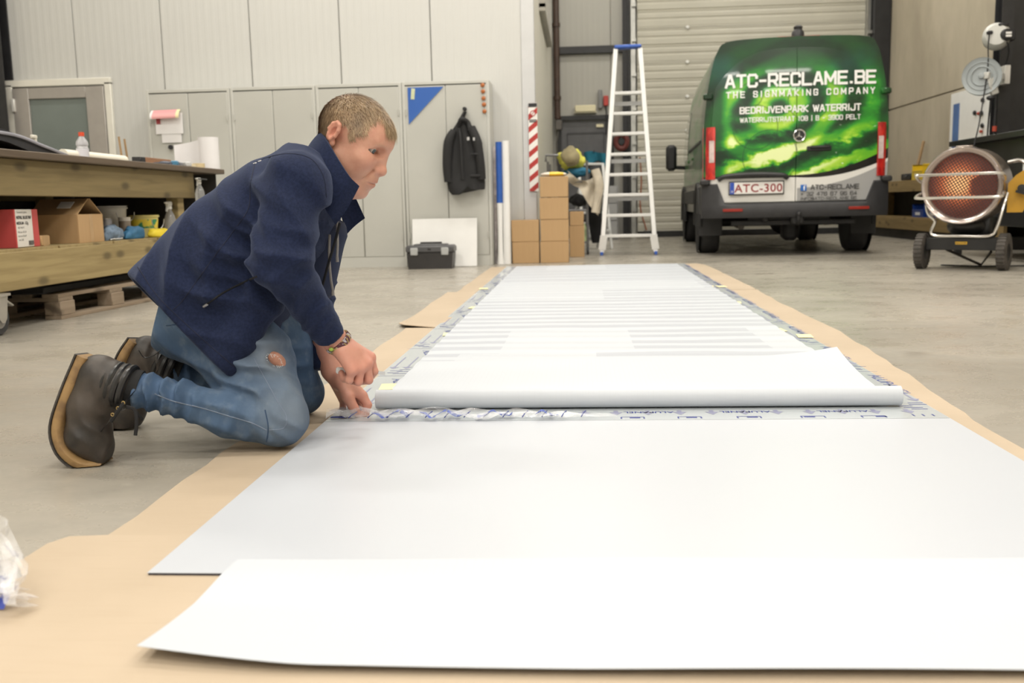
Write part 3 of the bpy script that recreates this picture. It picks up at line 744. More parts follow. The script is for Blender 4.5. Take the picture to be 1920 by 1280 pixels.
b = B(); b.lathe([(.02, 0), (.02, .012), (.008, .014), (.008, .05), (.016, .055), (.014, .07)], (0, .006, .765), (0, -1, 0), 12); b.obj('hook', BLK, t)

# leaning board, toolbox, tubes
t = T('leaning_board', 'plain white board leaning on the rightmost cabinet behind the toolbox', 'board', (-1.32, 9.2, 0))
B().box((0, .05, .232), (.63, .01, .468), R=rot(-.2, 0, 0), bev=.002).obj('panel', mat('white_board_plain', (.76, .76, .75), .45, 0, .02), t)
GP = mat('dark_grey_plastic', (.035, .033, .034), .45, 0, .12); GP2 = mat('lid_grey_plastic', (.085, .085, .09), .45, 0, .12); LG = mat('light_grey_latch', (.42, .43, .43), .4, 0, .04)
t = T('toolbox', 'dark grey plastic toolbox with two light latches on the floor before the cabinets', 'toolbox', (-1.418, 9.03, 0))
b = B(); n = 4
b.add([(x * w, y * d, z) for z, w, d in ((0, .205, .10), (.15, .218, .11)) for x, y in ((-1, -1), (1, -1), (1, 1), (-1, 1))], [(3, 2, 1, 0), (4, 5, 6, 7)] + [(i, (i + 1) % 4, 4 + (i + 1) % 4, 4 + i) for i in range(4)])
b.obj('tub', GP, t)
b = B(); b.box((0, 0, .185), (.455, .235, .07), bev=.016); b.box((0, 0, .222), (.32, .16, .02), bev=.008); b.obj('lid', GP2, t)
for x in (-.145, .145): B().box((x, -.121, .165), (.07, .016, .07), bev=.006).obj('latch', LG, t)
b = B(); b.box((0, -.121, .19), (.03, .01, .02), bev=.004); b.obj('lock_plate', GP, t)
b = B(); b.tube([(-.1, 0, .225), (-.1, 0, .242), (.1, 0, .242), (.1, 0, .225)], .008, 6); b.obj('carry_handle', GP, t)
WP = mat('white_roll_paper', (.82, .82, .81), .5, 0, .02)
t = T('paper_tube', 'tall white cardboard tube standing right of the cabinets, next to the blue one', 'tube', (-.735, 9.50, 0))
b = B(); b.lathe([(.038, 0), (.038, 1.20), (.030, 1.20), (.030, .02)], (0, 0, 0), (.0, .045, 1), 20); b.obj('tube', WP, t, smooth=30)
t = T('paper_tube', 'tall roll with blue upper half standing between the cabinet and the white tube', 'tube', (-.800, 9.48, 0))
b = B(); b.lathe([(.030, .60), (.030, 1.19), (.024, 1.19), (.024, 1.1)], (0, 0, 0), (.0, .045, 1), 18); b.obj('blue_wrap', mat('blue_wrap', (.02, .10, .42), .4), t, smooth=30)
b = B(); b.lathe([(.034, 0), (.026, .12), (.024, .35), (.0285, .60)], (0, 0, 0), (.0, .045, 1), 18); b.obj('white_lower', WP, t, smooth=30)
t = T('paper_tube', 'thin white tube with red and grey print beside the rightmost cabinet', 'tube', (-.856, 9.62, 0))
b = B(); b.cyl((0, 0, 0), (0, .04, 1.15), .017, n=12); b.obj('tube', mat('printed_tube', (.55, .5, .5), .5, 0, .3, 12), t)

# cardboard boxes
BOX = Mat('box_card', (.46, .295, .145), .75); f = BOX.noise(40, 2, (2, 2, .12)); BOX.set('Base Color', BOX.mix(f * .5 + BOX.noise(2, 3) * .5, (.40, .25, .12), (.53, .35, .18)))
SEAM = mat('box_seam', (.22, .135, .06), .8); BTAPE = mat('brown_tape', (.44, .29, .15), .4)
def carton(loc, sz, label, group=None, rz=0.0, tape=True):
    t = T('cardboard_box', label, 'box', loc, rz, group); w, d, h = sz
    B().box((0, 0, h / 2), (w, d, h), bev=.004).obj('carton', BOX.m, t)
    b = B(); b.box((0, 0, h + .0004), (w - .01, .004, .0012)); b.obj('flap_seam', SEAM, t)
    b = B(); b.box((0, 0, h + .0008), (w - .004, .05, .0008)); b.box((-w / 2 - .0006, 0, h - .03), (.0008, .05, .06)); b.box((w / 2 + .0006, 0, h - .03), (.0008, .05, .06)); b.obj('tape', BTAPE, t)
    return t
G4 = 'plain brown cartons stacked at the wall corner'
carton((-.555, 9.665, 0), (.268, .23, .212), 'lower brown carton of the short left stack by the wall corner', G4)
carton((-.557, 9.665, .2135), (.274, .23, .214), 'upper brown carton of the short left stack by the wall corner', G4)
for k, (zz, lb) in enumerate(((0, 'lowest'), (.2135, 'second from below'), (.4285, 'third from below'), (.6455, 'topmost'))):
    carton((-.268 + .003 * (k % 2), 9.665, zz), (.282 - .004 * (k % 2), .23, .212 if k < 3 else .20), f'{lb} brown carton of the tall stack by the wall corner', G4)
t = T('yellow_packet', 'yellow and white soft packet lying on top of the tall carton stack', 'packet', (-.27, 9.665, .8465))
b = B(); b.sphere((0, 0, .024), (.13, .07, .024), 20, 8); M = Mat('yellow_packet_print', (.75, .55, .08), .4); x, y, z = M.xyz(); M.set('Base Color', M.mix(x.gt(.1).max(x.lt(-.04)), (.80, .55, .05), (.75, .70, .62))); b.obj('packet', M.m, t)
for k, (x_, y_, w, lb) in enumerate(((-.05, 10.6, .16, 'small brown carton behind the tall stack, at the trolley foot'), )):
    carton((x_, y_, 0), (w, .2, .34), lb)
carton((-.05, 10.6, .3415), (.15, .2, .15), 'small darker carton with a pink top behind the tall stack')

# ================================================================== LEFT WORKBENCH
PINE = wood('bench_pine', (.39, .305, .145), (.25, .185, .08)); PINE_SHADED = wood('bench_pine_shaded', (.225, .17, .075), (.15, .11, .045)); PINE_X = wood('bench_pine_cross', (.36, .28, .13), (.26, .19, .085), 0)  # upper beams: shade under the bench top is put into the wood colour
SLAB = wood('bench_top_board', (.13, .095, .065), (.085, .06, .04), 1, .5, False)
wb = T('workbench', 'long wooden workbench with a lower shelf along the left side', 'workbench', (-3.5, 5.0, 0))
def LB(c, s_, nm, m, bev=.004): return B().box((c[0] + 3.5, c[1] - 5.0, c[2]), s_, bev=bev).obj(nm, m, wb)
LB((-3.42, 4.85, .885), (1.24, 5.3, .038), 'bench_top', SLAB)
LB((-2.873, 4.45, .772), (.046, 5.10, .186), 'front_beam', PINE_SHADED)
LB((-3.98, 4.45, .772), (.046, 5.10, .186), 'rear_beam', PINE_SHADED)
LB((-2.873, 4.70, .303), (.046, 5.30, .192), 'shelf_beam', PINE)
LB((-3.98, 4.70, .303), (.046, 5.30, .192), 'shelf_beam', PINE)
for y in np.arange(2.3, 7.3, .62):
    LB((-3.43, y, .4045), (1.15, .60, .018), 'shelf_plank', PINE_X, .002)
for y in (2.3, 6.86):
    for x in (-2.945, -3.93): LB((x, y, .534), (.09, .10, .66), 'post', PINE, .005)
CLR_ST = mat('caster_steel', (.55, .53, .50), .35, .8, .1); RUB = mat('caster_rubber', (.035, .035, .037), .65, 0, .2); RIM = mat('caster_rim', (.32, .31, .30), .4, .3, .1)
for y in (4.47, 6.7, 2.45):
    q = (-2.86 + 3.5, y - 5.0, .082)
    cs = B().add([], []) if False else None
    b = B(); b.box((q[0], q[1], .198), (.10, .12, .012))
    for s_ in (-.035, .035): b.prism([(-.05, .11), (.05, .11), (.03, .0), (.012, -.02), (-.012, -.02), (-.03, .0)], (q[0] + s_, q[1], q[2]), (0, 1, 0), (0, 0, 1), (.005, 0, 0))
    f = b.obj('caster_fork', CLR_ST, wb)
    B().lathe([(.045, -.02), (.075, -.022), (.082, -.012), (.082, .012), (.075, .022), (.045, .02)], q, (1, 0, 0), 28).obj('wheel', RUB, f)
    B().lathe([(.012, -.034), (.02, -.026), (.048, -.022), (.048, .022), (.02, .026), (.012, .034)], q, (1, 0, 0), 20).obj('wheel_hub', RIM, f)
    b = B(); b.box((q[0] - .0, q[1] + .09, q[2] + .07), (.05, .07, .012), R=rot(-.5, 0, 0), bev=.004); b.obj('brake_lever', CLR_ST, f)
# black liner hanging behind the shelf (the bench back is closed and dark)
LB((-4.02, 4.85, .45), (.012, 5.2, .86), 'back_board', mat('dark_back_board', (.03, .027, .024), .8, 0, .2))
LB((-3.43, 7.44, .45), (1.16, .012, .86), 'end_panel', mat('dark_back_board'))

# pallet under the bench, with a black mat on it
PAL = wood('pallet_wood', (.33, .26, .19), (.22, .165, .115), 1, .8); PALX = wood('pallet_wood_cross', (.31, .245, .18), (.21, .16, .11), 0, .8)
pl = T('pallet', 'worn wooden pallet with a black mat under the workbench', 'pallet', (-3.27, 5.75, 0), -.06)
for x in (-.36, 0, .36):
    B().box((x, 0, .011), (.10, 1.2, .022), bev=.002).obj('bottom_board', PAL, pl)
    for y in (-.53, 0, .53): B().box((x, y, .061), (.10, .14, .078), bev=.004).obj('block', PAL, pl)
for y in (-.53, 0, .53): B().box((0, y, .111), (.80, .14, .021), bev=.002).obj('stringer_board', PALX, pl)
for k, x in enumerate((-.35, -.18, 0, .18, .35)): B().box((x, 0, .132), (.12 if k % 2 else .10, 1.2, .021), bev=.002).obj('deck_board', PAL, pl)
t = tag(B().box((-3.33, 5.75, .165), (.72, 1.3, .04), bev=.006).obj('rubber_mat', mat('black_mat', (.02, .02, .022), .7, 0, .2), loc=(-3.33, 5.75, .145)), 'black rubber mat lying on the pallet under the workbench', 'mat')

# ---- things on the shelf under the bench top
SZ = .4145
t = T('glove_box', 'white and red printed box of gloves at the left end of the shelf', 'box', (-3.03, 4.88, SZ), .10)
b = B(); b.box((0, 0, .099), (.24, .26, .196), bev=.003); b.obj('carton', mat('white_carton', (.72, .70, .66), .5, 0, .04), t)
RED = mat('carton_red', (.52, .07, .07), .5, 0, .06)
for c_, s_ in (((.1205, .098, .099), (.002, .064, .196)), ((.1205, -.125, .099), (.002, .012, .196)), ((0, -.131, .099), (.24, .002, .196)), ((0, .131, .099), (.24, .002, .196))): B().box(c_, s_).obj('red_side', RED, t)
def gl(y0, z0): return lambda x, y: (.1218, y0 + x, z0 + y)
for s_, sz, y0, z0, bd in (('Examination gloves', .014, -.10, .178, 0), ('NITRIL BLUE P&F', .022, -.11, .148, .0008), ('MEDIUM - 3.5g', .020, -.11, .120, .0006), ('REF 940377', .014, -.10, .098, 0), ('PRE date 2021.09', .013, -.105, .076, 0), ('Exp date 2024.09', .013, -.105, .056, 0), ('Lot 1282', .014, -.10, .036, 0)):
    lettering('lettering', s_, sz, mat('dark_print', (.06, .055, .055), .6, 0, 0), t, gl(y0, z0), 'LEFT', bd)
b = B()
for k in range(14): b.box((.1218, .005 + k * .0042, .022), (.0006, .0012 + .0014 * ((k * 7) % 3) / 2, .024))
b.obj('barcode', mat('dark_print'), t)
t = T('orange_tray', 'orange plastic tool resting on a white tub at the shelf left end', 'tool', (-3.16, 4.85, SZ + .1985))
b = B(); b.box((0, -.05, .012), (.10, .17, .022), bev=.004); b.obj('tub', mat('white_plastic'), t)
b = B(); b.prism([(-.10, .0), (.13, .0), (.15, .022), (-.10, .018)], (.05, -.02, .024), (0, 1, 0), (0, 0, 1), (-.06, 0, 0)); b.obj('tray', mat('orange_plastic', (.75, .12, .03), .4), t)
carton((-2.98, 5.075, SZ), (.12, .09, .055), 'tiny brown carton next to the red and white glove box')
# open carton with raised flaps
t = T('cardboard_box', 'open brown carton with flaps folded up to a peak, on the bench shelf', 'box', (-3.04, 5.53, SZ), .06)
w, d, h = .28, .33, .165
b = B()
for c_, s_ in (((0, -d / 2, h / 2), (w, .005, h)), ((0, d / 2, h / 2), (w, .005, h)), ((-w / 2, 0, h / 2), (.005, d, h)), ((w / 2, 0, h / 2), (.005, d, h)), ((0, 0, .003), (w, d, .005))): b.box(c_, s_)
b.obj('carton', BOX.m, t)
for s_ in (-1, 1):
    b = B(); b.add([(x, s_ * d / 2 * (1 - f) , h + .10 * f) for f in (0, .92) for x in (-w / 2, w / 2)] + [(x, s_ * (d / 2 * (1 - f) - .004), h + .10 * f - .003) for f in (0, .92) for x in (-w / 2, w / 2)], [(0, 1, 3, 2), (4, 6, 7, 5), (0, 4, 5, 1), (2, 3, 7, 6), (0, 2, 6, 4), (1, 5, 7, 3)]); b.obj('flap', BOX.m, t, smooth=0)
B().box((w / 2 + .003, .0, h / 2), (.001, .045, h)).obj('tape', BTAPE, t)
b = B(); b.box((.05, -.105, h + .055), (.08, .07, .002), R=rot(-.55 + pi / 2 * 0 + .55 + .545, 0, 0)); b.obj('paper_tag', PAPER, t)
# buckets, jars, bottles, gloves
def bucket(loc, r, h, m, label, band=None):
    t = T('bucket', label, 'bucket', loc)
    B().lathe([(r * .86, 0), (r, h * .98), (r * 1.05, h * .985), (r * 1.05, h), (r * .95, h), (r * .82, .01)], n=28).obj('pail', m, t, smooth=30)
    B().torus((0, 0, h * .93), (0, 0, 1), r * 1.02, .006, 28, 6).obj('rim', m, t)
    if band is not None:
        B().lathe([(r * .90, h * .30), (r * .985, h * .80)], n=28, cap0=False, cap1=False).obj('printed_label', band, t, smooth=30)
    a = np.linspace(0, pi, 14); B().tube(np.stack([.0 * a + r * 1.0 + .004, r * np.cos(a) * 1.02, h * .80 - .07 * np.sin(a)], 1), .003, 6).obj('wire_handle', STEEL, t)
    return t
M = Mat('fruit_print', (.75, .62, .08), .4); q = M.noise(9, 3); M.set('Base Color', M.mix(q.ss(.50, .56), (.72, .58, .06), (.04, .25, .12)))
bucket((-3.17, 6.28, SZ), .125, .215, mat('white_pail', (.62, .60, .56), .4, 0, .04), 'white bucket standing behind the gloves on the bench shelf')
bucket((-3.02, 6.50, SZ), .095, .15, mat('yellow_pail', (.66, .58, .22), .4, 0, .05), 'yellow printed bucket beside the white bucket on the bench shelf', M.m)
t = T('jar', 'small brown jar in front of the white bucket', 'jar', (-2.98, 6.13, SZ)); B().lathe([(.036, 0), (.038, .01), (.038, .12), (.034, .125)], n=20).obj('jar', mat('brown_jar', (.18, .14, .10), .4), t); B().lathe([(.039, .115), (.039, .14), (.0, .141)], n=20, cap1=False).obj('lid', mat('pale_lid', (.5, .46, .4), .4), t)
t = T('jar', 'small grey tin left of the brown jar on the bench shelf', 'jar', (-3.05, 6.02, SZ)); B().lathe([(.036, 0), (.036, .13), (.032, .132)], n=20).obj('tin', mat('grey_tin', (.35, .35, .38), .4, .3), t); B().lathe([(.030, .131), (.030, .136)], n=20).obj('lid', STEEL, t)
def spray(loc, h, label, liquid, head=None, rz=0.0):
    t = T('spray_bottle', label, 'bottle', loc, rz); r = h * .16
    B().lathe([(r * .95, 0), (r, .008), (r, h * .42), (r * .75, h * .56), (r * .38, h * .68), (r * .36, h * .74)], n=20).obj('bottle', liquid, t)
    H = head or mat('white_plastic')
    b = B(); b.lathe([(r * .45, h * .72), (r * .45, h * .80)], n=14); b.box((0, .1 * r, h * .87), (r * .7, r * 1.5, h * .13), bev=.006); b.box((0, r * 1.25, h * .895), (r * .35, r * .9, h * .05), bev=.003); b.obj('spray_head', H, t)
    b = B(); b.bar((0, r * .75, h * .82), (0, r * 1.15, h * .66), r * .3, r * .18); b.obj('trigger', H, t)
    return t
CLB = mat('clear_bottle', (.75, .76, .78), .1, 0, .05, trans=.75)
spray((-2.93, 6.72, SZ), .26, 'clear spray bottle with white trigger standing on the bench shelf', CLB, rz=pi)
t = spray((-2.80, 6.97, .625), .215, 'spray bottle hanging by its trigger at the end of the bench', CLB, mat('pale_grey_plastic', (.55, .54, .50), .4), rz=pi)
B().cyl((-.035, .09, .19), (-.02, -.10, .19), .005, n=8).obj('hanging_rod', BLK, t)
def rag(loc, r, m, label, seed, cat='glove', nm='glove', flat=.5):
    from mathutils import noise as NZ
    b = B(); b.sphere((0, 0, 0), (r[0], r[1], r[2]), 36, 18); V = []
    for v in b.v:
        p = Vector(v); d = NZ.noise(p * 14 + Vector((seed, 0, 0))) + .5 * NZ.noise(p * 32 + Vector((0, seed, 0)))
        s_ = 1 + flat * d; V.append((v[0] * s_ + loc[0], v[1] * s_ + loc[1], loc[2] + max(0.0, v[2] * s_ + r[2] * .55)))
    b.v = V; return tag(b.obj(nm, m, loc=loc, smooth=50), label, cat)
rag((-2.96, 5.86, SZ), (.07, .12, .055), mat('grey_blue_rag', (.16, .22, .30), .9, 0, .3, 30, bump=.3), 'grey blue mesh rag right of the open carton on the shelf', 2, 'rag', 'rag')
rag((-2.93, 6.14, SZ), (.045, .13, .05), mat('blue_glove', (.03, .13, .25), .6, 0, .2), 'blue rubber glove lying before the white bucket', 5)
rag((-2.905, 6.46, SZ), (.038, .13, .042), mat('yellow_glove', (.72, .56, .03), .6, 0, .1), 'yellow rubber glove lying before the yellow bucket', 8)
t = T('hand_tools', 'small steel fittings at the shelf edge beside the open carton', 'fittings', (-2.90, 5.80, SZ))
for k in range(3): B().cyl((.0, -.04 + k * .05, .006), (.01, k * .05, .010), .005, n=8).obj('fitting', STEEL, t)

# ---- things on the bench top
TZ = .9045
t = T('laptop_bag', 'black padded bag lying at the left end of the bench top', 'bag', (-3.15, 5.17, TZ), .05)
b = B(); b.grid(lambda u, v: (-.2 + .4 * v, -.75 + 1.15 * u, .135 - .125 * max(0, (u - .32) / .68) - .02 * (2 * v - 1) ** 2), np.linspace(0, 1, 18), np.linspace(0, 1, 8), (0, 0, .06)); b.v = [(x, y, max(z, 0)) for x, y, z in b.v]; b.obj('bag_body', mat('black_bag_cloth', (.02, .02, .024), .7, 0, .2), t)
b = B(); b.tube(smooth_path([(.205, -.7, .09), (.21, -.3, .09), (.21, 0, .05), (.205, .28, .012)]), .006, 6, sq=(1.4, .5)); b.obj('grey_edge', mat('grey_piping', (.28, .28, .32), .5), t)
t = T('pump_bottle', 'white pump bottle on the bench in front of the glazed door', 'bottle', (-3.30, 5.72, TZ)); b = B(); b.lathe([(.03, 0), (.03, .06), (.02, .09), (.012, .10)], n=16); b.obj('bottle', mat('white_plastic'), t); b = B(); b.lathe([(.010, .10), (.010, .135)], n=10); b.box((0, -.012, .145), (.02, .05, .022), bev=.004); b.obj('pump', mat('cream_pump', (.7, .68, .6), .4), t)
t = T('water_bottle', 'clear plastic bottle with an orange cap on the bench top', 'bottle', (-3.05, 5.80, TZ))
b = B(); b.lathe([(.034, 0), (.036, .006), (.036, .075), (.031, .085), (.036, .095), (.034, .115), (.016, .142), (.014, .15)], n=22); b.obj('bottle', mat('clear_bottle2', (.74, .75, .80), .12, 0, .05, trans=.55), t, smooth=30)
B().lathe([(.017, .148), (.017, .172), (.0, .173)], n=16, cap1=False).obj('cap', mat('orange_cap', (.70, .08, .03), .4), t)
B().lathe([(.0365, .012), (.0365, .072)], n=22, cap0=False, cap1=False).obj('label', mat('pale_label', (.66, .66, .72), .5, 0, .05), t)
t = T('paper_roll', 'long cream paper roll lying on the bench top behind the bottle', 'roll', (-3.10, 5.92, TZ))
b = B(); b.cyl((.02, -.30, .032), (-.0, .52, .032), .031, n=24); b.obj('roll', mat('cream_roll', (.80, .76, .66), .55, 0, .02), t, smooth=30)
b = B(); b.torus((0, .52, .032), (0, 1, 0), .021, .005, 20, 6); b.obj('core', mat('core_card', (.45, .34, .2), .8), t)
for k, (y, lb) in enumerate(((6.46, 'left of the two thin brown sticks standing behind the bench'), (6.54, 'right of the two thin brown sticks standing behind the bench'))):
    tag(B().bar((-3.12, y, TZ), (-3.12, y - .03, TZ + .19 - .01 * k), .012, .007).obj('wooden_stick', mat('stick_wood', (.42, .28, .15), .7), loc=(-3.12, y, TZ)), lb, 'stick')
t = T('wooden_block', 'brown wooden lath with a black end on the bench top', 'lath', (-3.02, 6.68, TZ))
B().box((0, .06, .035), (.06, .42, .04), bev=.002).obj('lath', wood('lath_wood', (.36, .19, .10), (.27, .13, .07), 1, .6, False), t); B().box((0, -.19, .032), (.062, .08, .045), bev=.004).obj('end_cap', BLK, t); B().box((0, 0, .007), (.09, .6, .014)).obj('lower_strip', mat('pale_strip', (.62, .60, .55), .5), t)
t = T('tool_pile', 'heap of small tools in grey and blue on the bench top', 'tools', (-2.91, 6.80, TZ))
for k, (y, cl, hh) in enumerate(((-.12, (.10, .12, .16), .03), (-.02, (.05, .18, .30), .036), (.08, (.2, .2, .22), .03), (.15, (.5, .5, .5), .036), (-.2, (.08, .09, .12), .022))):
    B().box((.02 * (k % 2), y, hh / 2), (.05, .12, hh), R=rot(0, 0, .3 * k), bev=.006).obj('tool', mat(f'tool_tint_{["slate","blue","grey","silver","navy"][k]}', cl, .5), t)
t = T('white_cup', 'white cup among the tools on the bench top', 'cup', (-3.05, 7.08, TZ)); b = B(); b.lathe([(.03, 0), (.036, .055), (.032, .055), (.027, .006)], n=20); b.obj('cup', mat('white_plastic'), t, smooth=30); B().tube(smooth_path([(.034, 0, .045), (.055, 0, .04), (.05, 0, .018), (.032, 0, .014)]), .004, 6).obj('handle', mat('white_plastic'), t)
t = T('tape_roll', 'flat cream roll of masking tape on the bench end', 'tape roll', (-2.88, 6.99, TZ)); b = B(); b.lathe([(.035, 0), (.055, 0), (.055, .022), (.035, .022), (.035, 0)], n=24, cap0=False, cap1=False); b.obj('tape', mat('cream_tape', (.72, .62, .42), .6), t, smooth=30); b = B(); b.lathe([(.033, .001), (.036, .001), (.036, .021), (.033, .021), (.033, .001)], n=24, cap0=False, cap1=False); b.obj('core', mat('core_card'), t, smooth=30)
t = T('tape_roll', 'taller tan roll of masking tape next to the kitchen roll', 'tape roll', (-2.87, 7.16, TZ)); b = B(); b.lathe([(.030, 0), (.045, 0), (.045, .034), (.030, .034), (.030, 0)], n=24, cap0=False, cap1=False); b.obj('tape', mat('tan_tape', (.62, .50, .30), .6), t, smooth=30); b = B(); b.lathe([(.028, .001), (.031, .001), (.031, .033), (.028, .033), (.028, .001)], n=24, cap0=False, cap1=False); b.obj('core', mat('core_card'), t, smooth=30)
t = T('kitchen_roll', 'white paper towel roll standing on the bench end with a loose sheet', 'paper roll', (-2.895, 7.44, TZ))
TW = mat('towel_paper', (.80, .79, .81), .8, 0, .02, bump=.15, bs=200)
b = B(); b.lathe([(.078, 0), (.078, .245), (.022, .245), (.022, .05)], n=28); b.obj('roll', TW, t, smooth=30)
b = B(); b.grid(lambda u, v: (-.055 - .20 * u, -.055 + .035 * math.sin(u * 3), .02 + (.205 - .035 * u) * v), np.linspace(0, 1, 10), np.linspace(0, 1, 4), (0, -.002, 0)); b.obj('loose_sheet', TW, t, smooth=60)

# ================================================================== LADDER AND THINGS BY THE BACK WALL
ALW = mat('pale_aluminium', (.78, .78, .77), .38, .15, .03); BLU = mat('blue_plastic', (.04, .12, .50), .4, 0, .05)
t = T('step_ladder', 'tall white aluminium step ladder with a blue top, left of the green van', 'ladder', (.52, 10.75, 0), -.05)
def rail_x(z): return .298 - .165 * z / 2.3
def front_y(z): return .40 * z / 2.3
for s_ in (-1, 1):
    b = B(); b.bar((s_ * rail_x(.03), 0, .03), (s_ * rail_x(2.28), front_y(2.28), 2.28), .05, .024, (0, -1, 0), bev=.004); b.obj('front_rail', ALW, t)
    B().box((s_ * rail_x(0), 0, .02), (.034, .06, .04), bev=.006).obj('foot', BLU, t)
    b = B(); b.bar((s_ * (rail_x(.03) + .01), 1.15, .03), (s_ * (rail_x(2.2) - .01), .47, 2.2), .036, .02, (0, -1, 0), bev=.004); b.obj('rear_rail', mat('grey_aluminium', (.42, .42, .42), .4, .5, .05), t)
    B().box((s_ * (rail_x(0) + .01), 1.15, .02), (.03, .05, .04), bev=.006).obj('rear_foot', BLK, t)
    B().bar((s_ * (rail_x(.23) - .01), -.018, .22), (s_ * rail_x(.03), -.012, .06), .006, .08, (1, 0, 0)).obj('corner_brace', ALW, t)
    B().bar((s_ * (rail_x(1.1) - .015), front_y(1.1), 1.10), (s_ * (rail_x(1.0) - .01), .84, 1.02), .006, .012).obj('spreader', BLU, t)
for z in (.225, .45, .675, .90, 1.125, 1.35, 1.575, 1.80):
    y = front_y(z); B().box((0, y + .03, z - .014), (2 * rail_x(z) - .03, .10, .034), bev=.005).obj('tread', ALW, t)
for z in (.62, 1.06, 1.70): B().bar((-rail_x(z) + .02, 1.15 - .68 * z / 2.2, z), (rail_x(z) - .02, 1.15 - .68 * z / 2.2, z), .024, .045).obj('rear_rung', mat('grey_aluminium'), t)
B().box((0, .43, 2.30), (.30, .14, .035), bev=.01).obj('top_cap', BLU, t)

t = T('step_ladder', 'small white folding step stool behind the tall ladder', 'ladder', (.20, 12.2, 0), .3)
for s_ in (-1, 1):
    B().bar((s_ * .19, 0, 0), (s_ * .16, .25, 1.08), .035, .02, (0, -1, 0), bev=.004).obj('front_rail', ALW, t)
    B().bar((s_ * .18, .55, 0), (s_ * .155, .27, .75), .03, .018, (0, -1, 0), bev=.004).obj('rear_rail', mat('grey_aluminium'), t)
for z in (.23, .46, .69): B().box((0, .25 * z / 1.08 + .05, z), (.34, .16, .03), bev=.005).obj('tread', ALW, t)
B().bar((-.16, .25, 1.07), (.16, .25, 1.07), .03, .03, bev=.004).obj('top_bar', ALW, t)

# wire trolley with clothes
TR = mat('trolley_steel', (.22, .22, .23), .4, .6, .1)
t = T('wire_trolley', 'dark wire trolley loaded with clothes behind the brown cartons', 'trolley', (-.15, 11.35, 0))
b = B()
for x in (-.22, .22):
    for y in (-.35, .35): b.cyl((x, y, .06), (x, y, 1.05), .014, n=8)
b.obj('upright', TR, t)
for z in (.14, .50, .82):
    b = B()
    for y in (-.35, .35): b.cyl((-.22, y, z), (.22, y, z), .009, n=6)
    for x in (-.22, .22): b.cyl((x, -.35, z), (x, .35, z), .009, n=6)
    for k in range(9): b.cyl((-.2 + k * .05, -.35, z), (-.2 + k * .05, .35, z), .004, n=5)
    b.obj('wire_shelf', TR, t)
b = B()
for x in (-.22, .22):
    for y in (-.35, .35): b.lathe([(.02, -.012), (.045, -.012), (.045, .012), (.02, .012)], (x, y, .046), (1, 0, 0), 14)
b.obj('casters', RUB, t)
b = B(); b.tube([(-.24, -.36, 1.05), (-.24, -.36, 1.12), (-.10, -.36, 1.12)], .014, 8); b.obj('push_handle', TR, t)
def cloth(nm, loc, r, m, lb, cat, seed, hang=None):
    from mathutils import noise as NZ
    b = B(); b.sphere((0, 0, 0), r, 32, 18); V = []
    for v in b.v:
        p = Vector(v); d = NZ.noise(p * 9 + Vector((seed, 1, 0))) + .5 * NZ.noise(p * 22 + Vector((0, seed, 0))); s_ = 1 + .38 * d
        V.append((v[0] * s_ + loc[0], v[1] * s_ + loc[1], v[2] * s_ + loc[2]))
    b.v = V; return tag(b.obj(nm, m, loc=loc, smooth=60), lb, cat)
CREAM = mat('cream_cloth', (.60, .54, .44), .9, 0, .12, 8); 
cloth('jacket', (-.10, 11.25, 1.06), (.16, .14, .12), mat('hivis_yellow_cloth', (.62, .60, .10), .85, 0, .15), 'bright yellow work jacket heaped on the trolley', 'jacket', 3)
cloth('cap', (-.12, 11.0, 1.10), (.10, .09, .11), mat('olive_cloth', (.28, .24, .14), .9, 0, .2), 'olive brown cap lying against the yellow jacket', 'cap', 6)
cloth('blanket', (-.06, 11.2, .93), (.15, .14, .06), mat('teal_cloth', (.02, .13, .22), .9, 0, .2), 'dark teal cloth under the yellow jacket on the trolley', 'cloth', 4)
t = T('cream_coat', 'cream cloth hanging over the right side of the trolley', 'cloth', (.06, 10.96, .45))
b = B(); b.grid(lambda u, v: (-.22 + .38 * u + .03 * math.sin(v * 5), -.04 * math.sin(u * 6 + v * 3) - .05 * math.sin(u * 14), .56 - (.06 + .12 * math.sin(u * 3)) * 1 - v * (.08 + .42 * max(0, u - .45) / .55)), np.linspace(0, 1, 26), np.linspace(0, 1, 16), (0, -.012, 0)); b.obj('cloth', CREAM, t, smooth=80)
b = B(); b.tube(smooth_path([(.10, -.03, .50), (.14, -.05, .35), (.13, -.03, .2), (.10, -.04, .02)]), .05, 10, sq=(1, .6)); b.obj('sleeve', CREAM, t, smooth=80)
t = T('black_coat', 'long black garment hanging on the right side of the trolley', 'coat', (.15, 11.3, .1))
b = B(); b.tube(smooth_path([(0, 0, .85), (.02, .02, .6), (.01, 0, .3), (.03, 0, .02)]), [.03, .04, .05, .055, .06, .065, .065, .07, .07, .07, .07, .07, .07, .07, .065, .065, .06, .06, .05], 12, sq=(1.1, .7)); b.obj('cloth', mat('black_cloth', (.012, .012, .014), .85, 0, .2, bump=.3), t, smooth=80)
cloth('black_bag', (-.02, 11.3, .61), (.12, .18, .07), mat('black_cloth'), 'black bag on the middle shelf of the trolley', 'bag', 9)
t = T('plastic_bottle', 'green and white bottle on the lowest trolley shelf', 'bottle', (.03, 11.1, .152)); b = B(); b.lathe([(.045, 0), (.045, .12), (.02, .17), (.018, .2)], n=14); b.obj('bottle', mat('green_white_plastic', (.45, .55, .30), .4, 0, .4, 12), t); B().lathe([(.02, .198), (.02, .215)], n=12).obj('cap', mat('white_plastic'), t)
